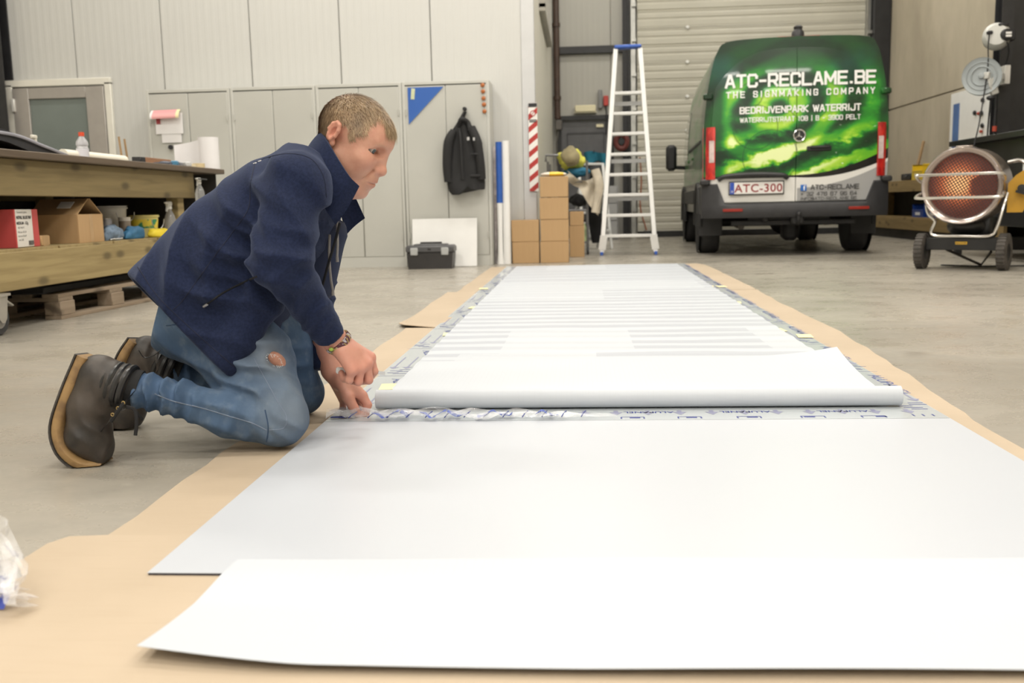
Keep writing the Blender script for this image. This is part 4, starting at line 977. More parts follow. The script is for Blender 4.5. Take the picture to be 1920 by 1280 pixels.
# teal cloth hanging on the grey door
t = T('towel', 'teal cloth hung on the front of the dark grey back door', 'towel', (.22, 16.06, 1.28))
b = B(); b.grid(lambda u, v: (-.17 + .36 * u + .03 * v, -.05 * math.sin(u * 9) - .02, .02 * math.sin(u * 5) + .12 - v * (.18 + .04 * math.sin(u * 8))), np.linspace(0, 1, 24), np.linspace(0, 1, 10), (0, -.012, 0)); b.obj('cloth', mat('teal_towel', (.02, .17, .25), .9, 0, .15), t, smooth=80)
b = B(); b.cyl((0, .098, .13), (0, -.04, .14), .012, n=8); b.obj('hook', BLK, t)
# slim grey cabinet stack beside the door (drawer unit) and hose at the door rail
t = T('drawer_unit', 'low grey drawer unit standing behind the step stool', 'drawers', (.33, 15.6, 0))
B().box((0, 0, .42), (.50, .5, .84), bev=.006).obj('body', mat('mid_grey_metal', (.26, .26, .26), .45, .2, .06), t)
for k in range(3): d = B().box((0, -.255, .16 + .27 * k), (.46, .016, .25), bev=.004).obj('drawer', mat('light_grey_front', (.36, .36, .36), .45, .2, .05), t); B().box((0, -.268, .22 + .27 * k), (.2, .014, .02), bev=.004).obj('handle', STEEL, d)
t = T('cable', 'orange brown cable hanging beside the left rail of the big door', 'cable', (.96, 15.95, .1))
B().tube(smooth_path([(0, 0, 1.2), (.02, -.02, .8), (.0, -.03, .4), (.10, -.05, .02)]), .012, 6).obj('cable', mat('orange_cable', (.30, .10, .05), .5), t)
B().box((.12, -.06, -.04), (.14, .12, .10), bev=.012).obj('plug_box', BLK, t)
t = T('hose_reel', 'dark red hose reel beside the left rail of the big door', 'reel', (.66, 15.9, 1.55))
b = B(); b.torus((0, 0, 0), (0, 1, 0), .11, .045, 22, 8, .8); b.obj('hose', mat('dark_red_hose', (.12, .025, .02), .6), t); b = B(); b.lathe([(.05, -.03), (.06, 0), (.05, .03)], (0, 0, 0), (0, 1, 0), 14); b.bar((0, .03, 0), (0, .2, 0), .03); b.obj('bracket', BLK, t)

# ================================================================== GREEN VAN
VP = (2.16, 10.0, 0)
van = T('van', 'green and white wrapped delivery van seen from behind, parked before the big door', 'van', VP, -.055)
HP = [(.895, .44), (.905, .72), (.91, 1.05), (.905, 1.34), (.868, 1.70), (.815, 1.96), (.772, 2.07), (.725, 2.135), (.60, 2.165), (.30, 2.178), (0, 2.182)]
HPS = smooth_path([(a, b_, 0) for a, b_ in HP], 3)[:, :2]
def rear_y(x, z): return .03 + .05 * (abs(x) / .9) ** 3 + .075 * max(0, (z - 1.05) / 1.1) ** 1.6 + .012 * max(0, (1.05 - z))
def section(y, k, top, wsc=1.0, zb=1.0, low=.44):
    out = []
    for x, z in HPS:
        zz = z if z <= zb else zb + (z - zb) * k
        zz = max(low, zz) if z < .6 else zz
        out.append((x * wsc * (1 - (.0 if z <= zb else (1 - k) * .05)), y, zz))
    return [(-x, yy, z) for x, yy, z in out] + [(x, yy, z) for x, yy, z in reversed(out[:-1])]
# livery: rippling green rings, dark upper corners, black swoosh, white foot
L = Mat('van_livery', (.05, .3, .04), .28, 0, .35); x, y, z = L.xyz()
L.set('Coat Weight', .25); L.set('Coat Roughness', .04)
n1 = L.noise(2.2, 3, (1, .3, 1), dist=.4); n2 = L.noise(5, 4, (1, .25, 1.8), off=4.0); n3 = L.noise(1.1, 2, (1, .3, 1), off=7.0)
dx = x + .16; dz = (z - 1.52) * 1.30 - x * .22
r = (dx * dx + dz * dz).sqrt() + (n1 - .5) * .11
ring = ((r * 17 + n3 * 4 + 2.6).sin() * .5 + .5).ss(.05, .95)
streak = (((z * 1.0 - x * .30) * 22) + n2 * 6).sin() * .5 + .5
low = z.ss(1.50, .95)
lum = (ring * (r.ss(1.2, .40) * .5 + .20)) * (low * -.55 + 1) + streak.ss(.15, .95) * low * .85 + n2.ss(.45, .7) * .18
lum = lum * (z.ss(2.02, 1.62) * .85 + .15) * ((x + .74).ss(-.02, .10) * .75 + .25) * (r.ss(.95, 1.25) * -.35 + 1)
c = L.ramp(lum, [(0, (.006, .028, .010)), (.22, (.010, .12, .018)), (.45, (.03, .30, .025)), (.66, (.16, .48, .02)), (.84, (.42, .68, .06)), (1.0, (.80, .90, .45))])
blob = L.noise(9, 2, (1, .2, 1.5), off=2.0).ss(.66, .72) * low * (x - .1).ss(0, .3)
c = L.mix(blob, c, (.90, .95, .85))
teal = (L.noise(1.3, 3, (1, .3, 1), off=12.0)).ss(.50, .72) * z.ss(1.5, 1.9) * z.ss(2.1, 1.95)
c = L.mix(teal * .5, c, (.02, .11, .09))
# thin dark water rings on the left half
for cx, cz, rr in ((-.45, 1.62, .12), (-.25, 1.0, .27), (-.75, 1.02, .09), (.12, 1.55, .20), (-.40, 1.30, .22)):
    q = (((x - cx) * (x - cx) + (z - cz) * (z - cz)).sqrt() - rr).abs()
    c = L.mix(q.lt(.006) * .55, c, (.01, .06, .02))
zc = x.max(0).pow(2) * .30 + .815 - x.min(0) * .0
front = y.ss(.55, 1.0)
c = L.mix(z.lt(zc), c, (.008, .008, .008))
white = L.mix((z - zc).lt(-.13) * (x).gt(.02), (.74, .73, .70), (.36, .36, .36))
c = L.mix(z.lt(zc - x.max(0) * .085 - .022), c, white)
# the left flank fades to pale grey-green with dark sill
side = L.mix(n2.ss(.4, .62), (.20, .22, .17), (.05, .17, .05)); side = L.mix(z.lt(.78), side, (.03, .03, .03))
c = L.mix(y.ss(.35, .9), c, side)
L.set('Base Color', c)
LIV = L.m
GLS = mat('van_dark_glass', (.012, .016, .016), .06, 0, 0, coat=.5); VBLK = mat('van_black_plastic', (.018, .018, .019), .5, 0, .1); VGREY = mat('bumper_grey', (.030, .030, .033), .5, 0, .1, 12)
b = B()
st = [(.085, 1, 1), (.16, 1, 1), (1.5, 1, 1), (3.2, 1, 1), (3.7, .985, 1), (4.0, .90, .995), (4.3, .70, .99), (4.6, .42, .97), (4.75, .24, .95), (5.05, .17, .92), (5.3, .06, .86), (5.42, -.12, .78)]
rg = [section(y, k, 0, w_) for y, k, w_ in st]
b.ring_strip(rg, True, True, True); b.obj('body', LIV, van, smooth=45)
# two rear doors: curved skins with a gap between them
def door_skin(x0, x1):
    b = B(); zs = np.linspace(.555, 2.10, 40)
    def hw(z): return float(np.interp(z, HPS[:, 1][:-3], HPS[:, 0][:-3])) - .075
    def f(u, v):
        z = zs[int(v)]; w = hw(z) - .02 * max(0, (z - 2.03) / .07) ** 2 - .06 * max(0, (.66 - z) / .105) ** 2
        a, c_ = (x0, x1); x = (a if abs(a) < .1 else math.copysign(w, a)) * (1 - u) + (c_ if abs(c_) < .1 else math.copysign(w, c_)) * u
        return (x, rear_y(x, z) - .012, z)
    b.grid(f, np.linspace(0, 1, 24), range(40), (0, -.05, 0)); return b
for x0, x1 in ((-.9, .0), (.007, .9)): door_skin(x0, x1).obj('rear_door', LIV, van, smooth=45)
def on_rear(px, pz, off=.022): return lambda x, y: (px + x, rear_y(px + x, pz + y) - off, pz + y)
WH = mat('white_lettering', (.82, .82, .80), .4, 0, 0); DK = mat('dark_lettering', (.06, .06, .06), .4, 0, 0)
block_lettering('lettering', 'ATC-RECLAME.BE', 1.45, .112, .0245, WH, van, on_rear(.035, 1.705), .40)
block_lettering('lettering', 'THE SIGNMAKING COMPANY', 1.44, .054, .0115, WH, van, on_rear(.035, 1.600), 1.0)
block_lettering('lettering', 'BEDRIJVENPARK WATERRIJT', 1.17, .058, .0125, WH, van, on_rear(.035, 1.440), .42)
block_lettering('lettering', 'WATERRIJTSTRAAT 108 | B - 3900 PELT', 1.17, .042, .0078, WH, van, on_rear(.035, 1.352), .44)
block_lettering('lettering', 'ATC-RECLAME', .47, .042, .0080, DK, van, on_rear(.155, .668), .34, True)
block_lettering('lettering', '+ 32 476 67 96 64', .55, .034, .0056, DK, van, on_rear(.055, .606), .34, True)
block_lettering('lettering', 'INFO@ATC-RECLAME.BE', .55, .026, .0044, DK, van, on_rear(.055, .562), .34, True)
f = on_rear(.082, .685)
b = B(); b.box(f(0, 0), (.058, .006, .062), bev=.002); fb = b.obj('social_mark', mat('mark_blue', (.02, .14, .50), .4, 0, 0), van)
lettering('lettering', 'f', .07, WH, fb, lambda x, y: (f(0, 0)[0] + .006 + x, f(0, 0)[1] - .004, .662 + y), 'CENTER', .001)
# emblem: chromed ring with a three pointed star
CHR = mat('chrome', (.75, .75, .75), .12, 1.0, .03)
ex, ez = .03, 1.205; ey = rear_y(ex, ez) - .03
em = B().lathe([(.062, 0), (.062, .012), (.0, .016)], (ex, ey + .012, ez), (0, -1, 0), 24, cap1=False).obj('emblem_disc', VBLK, van)
B().torus((ex, ey - .004, ez), (0, 1, 0), .056, .0085, 28, 8).obj('emblem_ring', CHR, em)
b = B()
for k in range(3):
    a = pi / 2 + k * 2 * pi / 3; d = np.array([math.cos(a), 0, math.sin(a)]); q = np.array([-math.sin(a), 0, math.cos(a)]); c0 = np.array([ex, ey - .006, ez])
    b.add([c0 + d * .054, c0 + q * .012, c0 - q * .012, c0 + np.array([0, -.012, 0]) + d * .004], [(0, 1, 3), (0, 3, 2), (1, 2, 3), (0, 2, 1)])
b.obj('emblem_star', CHR, em, smooth=0)
b = B(); hx, hz = .235, 1.085; hy = rear_y(hx, hz); b.box((hx, hy - .03, hz), (.20, .035, .034), bev=.012); b.box((hx - .01, hy - .022, hz - .012), (.24, .018, .05), bev=.01); b.obj('door_handle', VBLK, van)
# number plate and its light bar
npl = B().box((-.385, rear_y(-.385, .70) - .034, .695), (.53, .014, .118), bev=.004).obj('number_plate', mat('plate_white', (.78, .76, .74), .4, 0, .02), van)
B().box((-.385, rear_y(-.385, .70) - .030, .695), (.55, .012, .138), bev=.004).obj('plate_frame', VBLK, npl)
py = rear_y(-.385, .70) - .043
B().box((-.627, py + .001, .695), (.042, .003, .116)).obj('blue_strip', mat('plate_blue', (.02, .07, .42), .4, 0, 0), npl)
lettering('lettering', 'ATC-300', .112, mat('plate_red', (.28, .025, .03), .4, 0, 0), npl, lambda x, y: (-.365 + x, py - .001, .656 + y), 'CENTER', .0015, 1.05, 1.08)
lettering('lettering', 'B', .03, WH, npl, lambda x, y: (-.627 + x, py - .003, .652 + y), 'CENTER')
b = B(); b.tube(smooth_path([(-.76, rear_y(-.76, .82) - .02, .785), (-.68, rear_y(-.68, .82) - .045, .82), (-.40, rear_y(-.4, .82) - .055, .832), (-.14, rear_y(-.14, .82) - .045, .818), (-.08, rear_y(-.08, .8) - .02, .79)]), .030, 8, up=(0, 0, 1), sq=(.8, 1)); b.obj('plate_light_bar', VGREY, van)
# tail lamps
TLM = Mat('tail_lamp_red', (.42, .012, .012), .15); TLM.set('Coat Weight', .8); q = TLM.noise(18, 2, (1, 1, .4)); TLM.set('Base Color', TLM.mix(q.ss(.4, .6), (.36, .008, .010), (.62, .03, .02)))
for s_ in (-1, 1):
    b = B(); b.grid(lambda u, v: (s_ * (.795 + .117 * u), rear_y(.825, v) - .032 + .085 * u ** 2.6, v), np.linspace(0, 1, 8), np.linspace(.79, 1.315, 12), (0, -.07, 0)); tl = b.obj('tail_lamp', TLM.m, van, smooth=40)
    b = B(); b.grid(lambda u, v: (s_ * (.805 + .05 * u), rear_y(.825, v) - .037 + .012 * u, v), np.linspace(0, 1, 4), np.linspace(.96, 1.18, 8), (0, -.012, 0)); b.obj('clear_lens', mat('clear_lens', (.62, .50, .48), .12, 0, .2, 12), tl, smooth=40)
    for z in (1.62, .76):
        b = B(); b.box((s_ * (float(np.interp(z, HPS[:, 1][:-3], HPS[:, 0][:-3])) - .01), rear_y(.8, z) - .0, z), (.10, .09, .06), bev=.014); b.obj('door_hinge', LIV if z > 1 else VBLK, van)
    b = B(); b.box((s_ * .62, rear_y(.62, .47) - .075, .475), (.20, .014, .03), bev=.004); b.obj('reflector', mat('reflector_red', (.28, .02, .012), .3), van)
# bumper
b = B(); rings = []
for x in np.linspace(-.925, .925, 25):
    e = max(0, (abs(x) - .70) / .225); yb = .03 + .05 * (abs(x) / .9) ** 3; top = .545 + .20 * (e > .02) * min(1, e * 3.2); y0 = yb - .055 + .055 * e ** 2.5
    rings.append([(x, y0 + .12, .395), (x, y0 + .012, .395), (x, y0, .42), (x, y0 - .004, .52), (x, y0 + .006, top - .012), (x, y0 + .03, top), (x, y0 + .12, top)])
b.ring_strip(rings, True, True, True); b.obj('rear_bumper', VGREY, van, smooth=50)
for s_ in (-1, 1):
    b = B(); b.bar((s_ * .905, .10, .58), (s_ * .905, 1.0, .58), .03, .30, bev=.01); b.obj('side_cladding', VBLK, van)
    b = B(); b.bar((s_ * .912, 1.6, .62), (s_ * .912, 4.2, .62), .02, .16, bev=.008); b.obj('side_moulding', VBLK, van)
# wheels, arches, flaps
for s_ in (-1, 1):
    for y in (.98, 4.05):
        c_ = (s_ * .79, y, .335)
        w_ = B().lathe([(.21, -.10), (.31, -.105), (.335, -.08), (.338, 0), (.335, .08), (.31, .105), (.21, .10)], c_, (1, 0, 0), 32).obj('wheel', RUB, van, smooth=50)
        B().lathe([(.0, .085 * s_), (.05, .09 * s_), (.17, .07 * s_), (.20, .10 * s_), (.212, .10 * s_)], c_, (1, 0, 0), 24, cap0=False, cap1=False).obj('rim', RIM, w_)
        a = np.linspace(-.15, pi + .15, 20); b = B(); b.tube(np.stack([0 * a + s_ * .905, y + .40 * np.cos(a), .36 + .40 * np.sin(a)], 1), .028, 8); b.obj('arch_lip', VBLK, van)
        a = np.linspace(0, 2 * pi, 28)[:-1]; b = B(); b.lathe([(.0, 0), (.385, 0)], (s_ * .912, y, .37), (1, 0, 0), 28, cap0=False, cap1=False); b.obj('wheel_well', mat('wheel_well_black', (.006, .006, .006), .9, 0, 0), van)
    B().box((s_ * .80, .58, .315), (.26, .012, .24), bev=.005).obj('mud_flap', VBLK, van)
# underside
UND = mat('underbody_black', (.012, .012, .013), .6, 0, .3)
b = B(); b.box((0, 2.7, .42), (1.6, 4.9, .06)); b.obj('floor_pan', UND, van)
b = B(); b.cyl((-.70, .98, .34), (.70, .98, .34), .055, n=12); b.sphere((.03, .98, .33), (.15, .16, .14), 14, 8); b.obj('rear_axle', UND, van)
b = B(); b.bar((-.62, .14, .34), (.62, .14, .34), .05, .05, bev=.006); b.bar((-.45, .12, .385), (.36, .12, .385), .03, .03); b.obj('tow_beam', UND, van)
b = B(); b.tube(smooth_path([(.03, .14, .34), (.03, .02, .33), (.03, -.05, .36), (.03, -.06, .41)]), .02, 8); b.sphere((.03, -.06, .425), .028, 12, 8); b.box((.03, .04, .38), (.13, .08, .12), bev=.02); b.obj('tow_ball', VBLK, van); B().box((-.28, .08, .385), (.07, .05, .07), bev=.02).obj('tow_socket', VBLK, van)
b = B(); b.cyl((-.50, .30, .30), (-.50, 1.4, .33), .035, n=10); b.cyl((.34, .25, .33), (.50, .5, .33), .03, n=10); b.obj('exhaust', mat('exhaust_steel', (.10, .09, .08), .5, .5, .2), van)
b = B(); b.box((.03, .55, .25), (.16, .25, .22), bev=.04); b.obj('drive_casing', UND, van)
# roof fittings
b = B(); b.box((.02, rear_y(0, 2.15) + .02, 2.172), (.42, .06, .026), bev=.008); b.obj('brake_lamp', mat('brake_lamp_red', (.45, .02, .02), .3), van)
b = B(); b.lathe([(.065, 0), (.06, .05), (.04, .075), (.045, .10), (.03, .115), (.0, .117)], (.02, rear_y(0, 2.15) + .05, 2.18), (0, 0, 1), 18, cap1=False); b.obj('roof_camera', VBLK, van)
# flank windows and mirrors
for s_ in (-1, 1):
    def sx(z, off=.006): return s_ * (float(np.interp(z, HPS[:, 1][:-3], HPS[:, 0][:-3])) + off)
    b = B(); b.grid(lambda u, v: (sx(v), 3.0 + u * (1.05 - .45 * max(0, (v - 1.2) / .6)), v), np.linspace(0, 1, 8), np.linspace(1.12, 1.72, 8), (s_ * .01, 0, 0)); b.obj('side_window', GLS, van, smooth=40)
    b = B(); b.bar((s_ * .90, 3.85, 1.04), (s_ * 1.06, 3.80, 1.05), .06, .05, bev=.01); b.box((s_ * 1.10, 3.80, 1.18), (.15, .12, .36), bev=.04); b.obj('wing_mirror', VBLK, van)
    for y in (2.85, 1.9): B().box((s_ * .917, y, 1.08), (.02, .16, .035), bev=.008).obj('side_door_handle', LIV, van)
    b = B(); b.bar((s_ * .914, .5, 1.20), (s_ * .914, 2.7, 1.20), .012, .03); b.obj('sliding_rail', VBLK, van)
b = B(); b.grid(lambda u, v: (-.72 + 1.44 * u, 4.02 + .70 * v + .0, 2.04 - .68 * v + .02), np.linspace(0, 1, 6), np.linspace(0, 1, 6), (0, -.02, .02)); b.obj('windscreen', GLS, van)

# ================================================================== HEATER AND RIGHT SIDE
ht = T('infrared_heater', 'wheeled infrared heater with a glowing round grille on the right', 'heater', (2.985, 7.80, 0), -.60)
HB = mat('heater_black', (.015, .015, .016), .4, 0, .2); HG = mat('heater_grey_steel', (.32, .27, .24), .3, .85, .1)
b = B(); b.box((0, -.03, .20), (.53, .05, .095), bev=.004); b.box((0, .22, .20), (.50, .46, .07), bev=.01); b.obj('chassis', HB, ht)
TY = mat('tyre_dusty', (.07, .062, .055), .75, 0, .25, 20)
for s_ in (-1, 1):
    c_ = (s_ * .30, -.02, .14)
    w_ = B().lathe([(.07, -.032), (.12, -.036), (.138, -.026), (.14, 0), (.138, .026), (.12, .036), (.07, .032)], c_, (1, 0, 0), 28).obj('wheel', TY, ht, smooth=50)
    b = B()
    for k in range(28):
        a = 2 * pi * k / 28; b.box((c_[0], c_[1] + .139 * math.cos(a), c_[2] + .139 * math.sin(a)), (.060, .012, .010), R=rot(a - pi / 2, 0, 0))
    b.obj('tread', TY, w_, smooth=0)
    B().lathe([(.015, -.04), (.05, -.036), (.072, -.030), (.072, .030), (.05, .036), (.015, .04)], c_, (1, 0, 0), 18).obj('hub', HB, w_)
# drum with glowing perforated plate, wire grid and bright rim
dc = (0, .02, .65)
b = B(); b.lathe([(.285, -.14), (.295, -.13), (.292, .20), (.25, .34), (.12, .40), (.0, .405)], dc, (0, 1, 0), 40, cap0=False, cap1=False); b.obj('drum', HG, ht, smooth=40)
b = B(); b.lathe([(.245, -.105), (.262, -.145), (.290, -.150), (.300, -.13), (.296, -.11)], dc, (0, 1, 0), 44, cap0=False, cap1=False); b.obj('front_rim', mat('rim_steel', (.50, .43, .40), .22, .9, .06), ht, smooth=60)
GM = Mat('glowing_plate', (.16, .05, .03), .6); x, y, z = GM.xyz()
rr_ = ((x + .03) * (x + .03) + (z - .665) * (z - .665)).sqrt()
wed = (x - .03).ss(0, .04) * ((z - .665) - x * .55).lt(.0) * ((z - .665) + x * .35).gt(-.06)
hot = rr_.ss(.24, .02) * (wed * -.85 + 1)
GM.set('Emission Color', GM.ramp(hot, [(0, (.30, .05, .03)), (.5, (.85, .20, .06)), (1, (1.0, .55, .22))])); GM.set('Emission Strength', hot * 1.25 + .22)
B().lathe([(.0, -.085), (.25, -.085)], dc, (0, 1, 0), 40, cap0=False, cap1=False).obj('burner_plate', GM.m, ht)
b = B(); n = 25
for k in range(-n // 2 + 1, n // 2):
    p = k * .5 / n; l = math.sqrt(max(0, .25 ** 2 - p * p))
    for a in (.55, .55 + pi / 2):
        d = np.array([math.cos(a), 0, math.sin(a)]); q = np.array([-math.sin(a), 0, math.cos(a)]); c0 = np.array(dc) + np.array([0, -.105, 0])
        b.bar(c0 + q * p - d * l, c0 + q * p + d * l, .0075, .003, (0, 1, 0))
g_ = b.obj('perforated_screen', mat('hot_screen', (.11, .06, .055), .5, .5, .15), ht, smooth=0); tag(g_, kind='stuff')
GB = mat('bright_tube', (.75, .73, .70), .18, .9, .05)
for z in (.735, .560):
    dz = .05 if z > .65 else -.035
    b = B(); b.tube(smooth_path([(-.30, -.12, z - dz), (-.31, -.20, z - dz * .3), (-.27, -.245, z), (0, -.25, z), (.27, -.245, z), (.31, -.20, z - dz * .3), (.30, -.12, z - dz)], 6), .0115, 8); b.obj('guard_bar', GB, ht)
b = B(); b.tube(smooth_path([(-.30, .02, .62), (-.27, -.02, .45), (-.20, -.06, .38), (-.225, -.06, .30), (-.19, -.06, .265), (0, -.06, .262), (.20, -.06, .265), (.25, -.06, .33), (.285, -.03, .50), (.31, .05, .66)], 6), .012, 8); b.obj('cradle_tube', GB, ht)
b = B(); b.tube(smooth_path([(.27, .12, .82), (.36, .10, .83), (.41, .08, .78), (.40, .06, .70)], 6), .015, 8); b.tube([(.38, .30, .62), (.42, .34, .2)], .012, 8); b.obj('tilt_tube', GB, ht)
b = B(); b.prism([(0, .44), (.10, .44), (.13, .50), (.10, .58), (.16, .66), (.20, .76), (.13, .78), (.05, .72), (.0, .66)], (.30, .0, .0), (1, .3, 0), (0, 0, 1), (0, .02, 0)); b.obj('tilt_bracket', mat('yellow_bracket', (.48, .26, .02), .4, .1, .1), ht)
b = B(); b.lathe([(.02, 0), (.03, .01), (.03, .03), (.0, .032)], (.40, .0, .62), (0, -1, 0), 12, cap1=False); b.bar((.36, -.02, .60), (.46, -.02, .57), .02, .02); b.obj('clamp_lever', HB, ht)
b = B(); b.sphere((0, .20, .335), (.17, .20, .10), 18, 10); b.box((.12, .2, .33), (.12, .22, .18), bev=.02); b.cyl((0, .1, .3), (0, .1, .42), .05, n=12); b.obj('burner_unit', HB, ht, smooth=50)
b = B(); b.tube([(-.12, -.0, .155), (.08, .26, .02), (.2, .02, .14)], .011, 8); b.obj('prop_leg', mat('dark_tube', (.07, .065, .06), .4, .5), ht)
b = B(); b.box((0, -.07, .945), (.12, .05, .02), bev=.005); b.obj('top_clip', HG, ht)
yp = B().box((0, -.0565, .208), (.085, .004, .020)).obj('name_strip', mat('name_strip_yellow', (.72, .42, .02), .5, 0, 0), ht)
lettering('lettering', 'MASTER', .017, mat('dark_print'), yp, lambda x, y: (x, -.0595, .2022 + y), 'CENTER', .0003, 1.25)
t = T('power_cable', 'thin black cable on the floor behind the right wheel of the heater', 'cable', (3.2, 8.0, 0))
B().tube(smooth_path([(-.25, .15, .012), (0, .0, .008), (.3, -.02, .008), (.9, .05, .008), (1.4, .3, .008)]), .006, 6).obj('cable', BLK, t)

# black bench and black post on the right edge
bb = T('black_bench', 'black painted bench behind the heater, at the right edge', 'bench', (4.21, 8.92, 0))
B().box((.0, 0, 1.075), (1.18, 2.0, .05), bev=.004).obj('top', HB, bb)
B().box((.03, 0, .675), (1.10, 1.88, .75), bev=.004).obj('cabinet', HB, bb)
for x in (-.50, .52):
    for y in (-.90, .90): B().box((x, y, .15), (.06, .06, .30)).obj('leg', HB, bb)
t = T('pinned_paper', 'white paper hanging on the front of the black bench', 'paper', (3.686, 8.28, .72)); B().box((0, 0, 0), (.005, .30, .26)).obj('page', PAPER, t)
b = B(); b.box((4.0, 9.62, 3.55), (.11, .012, 4.89)); b.box((4.0, 9.78, 3.55), (.11, .012, 4.89)); b.box((4.0, 9.70, 3.55), (.012, .16, 4.89)); pass
tag(b.obj('trim_7', STEEL_BLACK, loc=(4.0, 9.7, 1.103)), kind='structure')
pt = T('black_cupboard', 'tall black cupboard filling the right edge behind the black post', 'cupboard', (4.43, 9.79, 1.1025))
B().box((0, 0, 2.4), (.78, .30, 4.8), bev=.004).obj('body', HB, pt)
for k in range(2): d = B().box((-.2 + .4 * k, -.162, 2.4), (.385, .02, 4.7), bev=.004).obj('door', HB, pt); B().box((-.03 + .06 * k, -.18, .8), (.02, .02, .14), bev=.005).obj('handle', mat('dark_tube'), d)
# hose and cable reels on the post
RG = mat('reel_grey', (.50, .50, .47), .4, 0, .05); RB = mat('reel_blue_grey', (.30, .33, .34), .35, .1, .06)
t = T('cable_reel', 'round grey cable reel with a black cap, upper one on the black post', 'reel', (3.82, 9.42, 2.01))
b = B(); b.lathe([(.02, -.085), (.09, -.08), (.118, -.04), (.118, .04), (.09, .08), (.02, .085)], (0, 0, 0), (-.35, -1, .1), 26); b.obj('housing', RG, t, smooth=50)
b = B(); b.lathe([(.055, .06), (.055, .105), (.04, .115), (.0, .116)], (.035, .0, .0), (.2, -1, 0), 18, cap1=False); b.box((.03, -.06, .095), (.09, .05, .03), bev=.01); b.box((.13, .08, .02), (.12, .08, .10), bev=.01); b.box((-.085, -.06, .03), (.05, .04, .03), bev=.008); b.obj('black_fittings', BLK, t)
b = B()
for z in (-.012, .014): b.box((.06, -.118, z), (.05, .006, .018))
b.obj('data_label', mat('white_print'), t)
b = B(); b.tube(smooth_path([(-.09, -.07, .03), (-.10, -.08, -.1), (-.10, -.09, -.3), (-.16, -.12, -.75), (-.22, -.16, -1.0)]), .006, 6); b.tube(smooth_path([(.06, -.09, -.06), (.09, -.06, -.12), (.12, .02, -.18), (.13, .12, -.3)]), .006, 6); b.obj('cable', BLK, t)
t = T('hose_reel', 'flat blue grey hose reel on a bracket, lower one on the black post', 'reel', (3.70, 9.40, 1.655))
ax = unit((-.45, -1, .0))
b = B(); b.lathe([(.03, .055), (.155, .05), (.168, .056), (.168, .046), (.09, .036), (.09, -.036), (.168, -.046), (.168, -.056), (.155, -.05), (.03, -.055)], (0, 0, 0), ax, 36); b.obj('drum', RB, t, smooth=40)
b = B(); b.torus(ax * .056, ax, .085, .007, 26, 6); b.torus(ax * .054, ax, .125, .004, 28, 6); b.lathe([(.028, .05), (.022, .08), (.0, .082)], (0, 0, 0), ax, 14, cap1=False); b.obj('hub_ring', RB, t)
b = B(); b.bar((.0, -.085, .0), (.22, .10, .005), .06, .05, (0, -1, 0), bev=.006); b.bar((.05, -.07, -.02), (.10, -.06, -.17), .07, .04, (0, -1, 0), bev=.008); b.obj('arm', RG, t)
b = B(); b.box((.255, .14, .02), (.05, .16, .17), bev=.004); b.obj('wall_bracket', mat('bracket_pale', (.60, .58, .54), .4), t)
b = B(); b.sphere((.06, -.07, -.20), (.04, .03, .022), 12, 8); b.tube(smooth_path([(.06, -.07, -.2), (.05, -.07, -.4), (.045, -.07, -.62)]), .008, 6); b.obj('hose_end', BLK, t)
t = T('air_hose', 'black hose with a red fitting hanging beside the black post', 'hose', (3.90, 9.56, 1.105))
B().tube(smooth_path([(0, .02, .60), (.0, .0, .3), (-.005, 0, .0)]), .013, 8).obj('hose', BLK, t); B().cyl((-.005, -.01, .06), (-.003, -.01, .11), .02, n=10).obj('red_fitting', mat('red_fitting', (.45, .06, .03), .4), t)

# white notice panel on the concrete wall
t = T('notice_board', 'white panel with a blue stripe on the concrete wall, behind the reels', 'board', (4.838, 12.6, 1.15))
B().box((0, 0, .36), (.02, 1.25, .74), bev=.002).obj('panel', mat('white_board_plain'), t); B().box((-.012, .42, .30), (.005, .20, .58)).obj('blue_stripe', mat('panel_blue', (.06, .14, .36), .5), t)
b = B()
for y, z in ((-.2, .42), (-.42, .55), (-.40, .40), (-.44, .25)): b.sphere((-.025, y, z), (.02, .035, .03), 8, 6)
b.obj('hook_knobs', BLK, t)
b = B(); b.sphere((-.03, -.33, .40), (.02, .03, .02), 8, 6); b.sphere((-.03, -.43, .18), (.02, .03, .02), 8, 6); b.obj('red_knobs', mat('red_fitting'), t)

# low wooden bench along the concrete wall with crates
PINE_R = wood('right_bench_pine', (.36, .25, .11), (.26, .18, .075))
rb = T('low_bench', 'low wooden bench with shelves along the concrete wall behind the heater', 'workbench', (4.60, 12.9, 0))
for c_, s_, nm in (((0, 0, .775), (.42, 5.0, .03), 'bench_top'), ((-.20, 0, .70), (.04, 5.0, .12), 'front_beam'), ((0, 0, .285), (.42, 5.0, .03), 'shelf'), ((-.20, 0, .205), (.04, 5.0, .15), 'shelf_beam')):
    B().box(c_, s_, bev=.003).obj(nm, PINE_R, rb)
B().box((-.05, 0, .065), (.28, 5.0, .13)).obj('plinth', mat('dark_back_board'), rb)
for y in (-2.4, -.4, 2.4): B().box((.02, y, .48), (.34, .07, .36)).obj('upright', PINE_R, rb)
B().box((.20, 0, .49), (.012, 5.0, .40)).obj('back_board', mat('dark_back_board'), rb)
